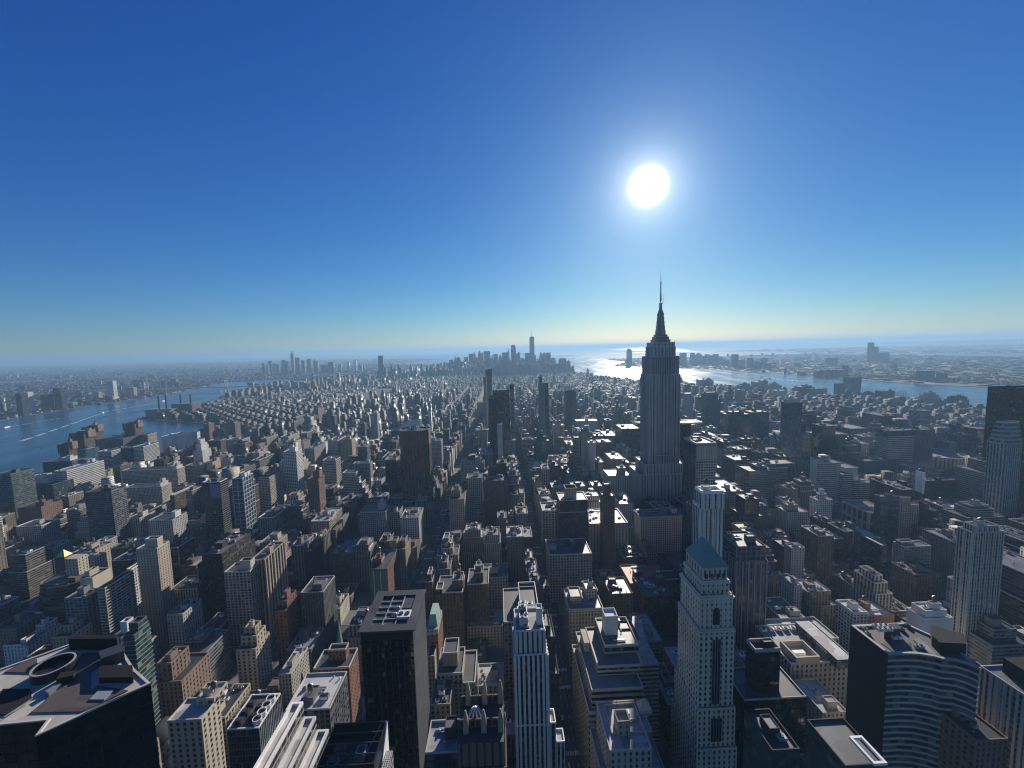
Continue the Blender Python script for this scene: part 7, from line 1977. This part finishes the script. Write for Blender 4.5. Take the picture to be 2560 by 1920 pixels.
# ------------------------------------------------------------------ traffic in the avenues
CARC = {'black': (.02, .02, .022), 'white': (.6, .6, .6), 'silver': (.35, .36, .37), 'yellow': (.62, .36, .03)}
def car_mesh(col, van):
    m = MB(); L_, W_, H_ = (4.7, 1.85, .75) if not van else (6.2, 2.1, 1.0)
    P = [(-W_/2, -L_/2+.2), (-W_/2+.25, -L_/2), (W_/2-.25, -L_/2), (W_/2, -L_/2+.2), (W_/2, L_/2-.25), (W_/2-.3, L_/2), (-W_/2+.3, L_/2), (-W_/2, L_/2-.25)]
    m.prism(P, .35, .35+H_, bottom=True)
    c0, c1 = (-L_*.36, L_*.22) if not van else (-L_*.48, L_*.30)
    top = 1.45 if not van else 2.5
    m.prism(rect(-W_/2+.1, W_/2-.1, c0, c1), .35+H_, top, mw=1, mr=0, pts_top=rect(-W_/2+.28, W_/2-.28, c0+.35, c1-.55))
    for sx in (-1, 1):
        for sy in (-.31, .31):
            n = 10; cy, cz = sy*L_, .34
            R_ = [(cy+.33*math.cos(2*math.pi*i/n), cz+.33*math.sin(2*math.pi*i/n)) for i in range(n)]
            m.face([(sx*(W_/2+.02), a, b) for a, b in (R_ if sx > 0 else R_[::-1])], None, 2)
    return m.build('parked_car', [plain('car_'+col, CARC[col], .25), GL, BLACKM])
protos = {}
rr = random.Random(11)
def car(x, y, z, flip, col, van):
    k = (col, van)
    lab = '%s %s in the traffic of the deep shaded avenues' % (col, 'van' if van else 'car')
    if k not in protos:
        o = car_mesh(col, van); protos[k] = o
        o.name = 'delivery_van' if van else 'car'
    else:
        o = protos[k].copy(); COL.objects.link(o)
    o.location = (x, y, z); o.rotation_euler = (0, 0, math.pi if flip else 0)
    tag(o, lab, 'van' if van else 'car', 'vehicles in the avenues')
for ax, aw, y0, y1, n, flip in ((52, 24, 262, 800, 70, True), (-103, 42, 420, 1100, 50, False), (225, 30, 420, 1000, 26, False), (-245, 23, 330, 800, 24, False), (505, 30, 500, 900, 16, False)):
    rw = aw-8; taken_ = []
    for i in range(n):
        lane = rr.choice([-.5+(k+.5)/4 for k in range(4)]+[-.46, .46])
        y = rr.uniform(y0, y1)
        if any(abs(y-a) < 9 and abs(lane-b) < .12 for a, b in taken_): continue
        taken_.append((y, lane))
        car(ax+rw*lane, y, GZ+.012, flip if ax != -103 else lane > 0, rr.choice(['black', 'black', 'white', 'silver', 'yellow']), rr.random() < .15)
# ------------------------------------------------------------------ haze
hm = new_mat('haze_air')
ho = hm.node_tree.nodes.new('ShaderNodeOutputMaterial')
hv = hm.node_tree.nodes.new('ShaderNodeVolumePrincipled')
hv.inputs['Density'].default_value = 7.6e-5
hv.inputs['Density Attribute'].default_value = ''
hv.inputs['Temperature Attribute'].default_value = ''
hv.inputs['Color Attribute'].default_value = ''
hv.inputs['Color'].default_value = (.265, .45, .66, 1)
hv.inputs['Anisotropy'].default_value = .26
hm.node_tree.links.new(hv.outputs[0], ho.inputs['Volume'])
m = MB()
m.box(-95000, 95000, -9500, 80000, -3, 455, bottom=True)
hz = m.build('haze', hm)
tag(hz, kind='stuff')
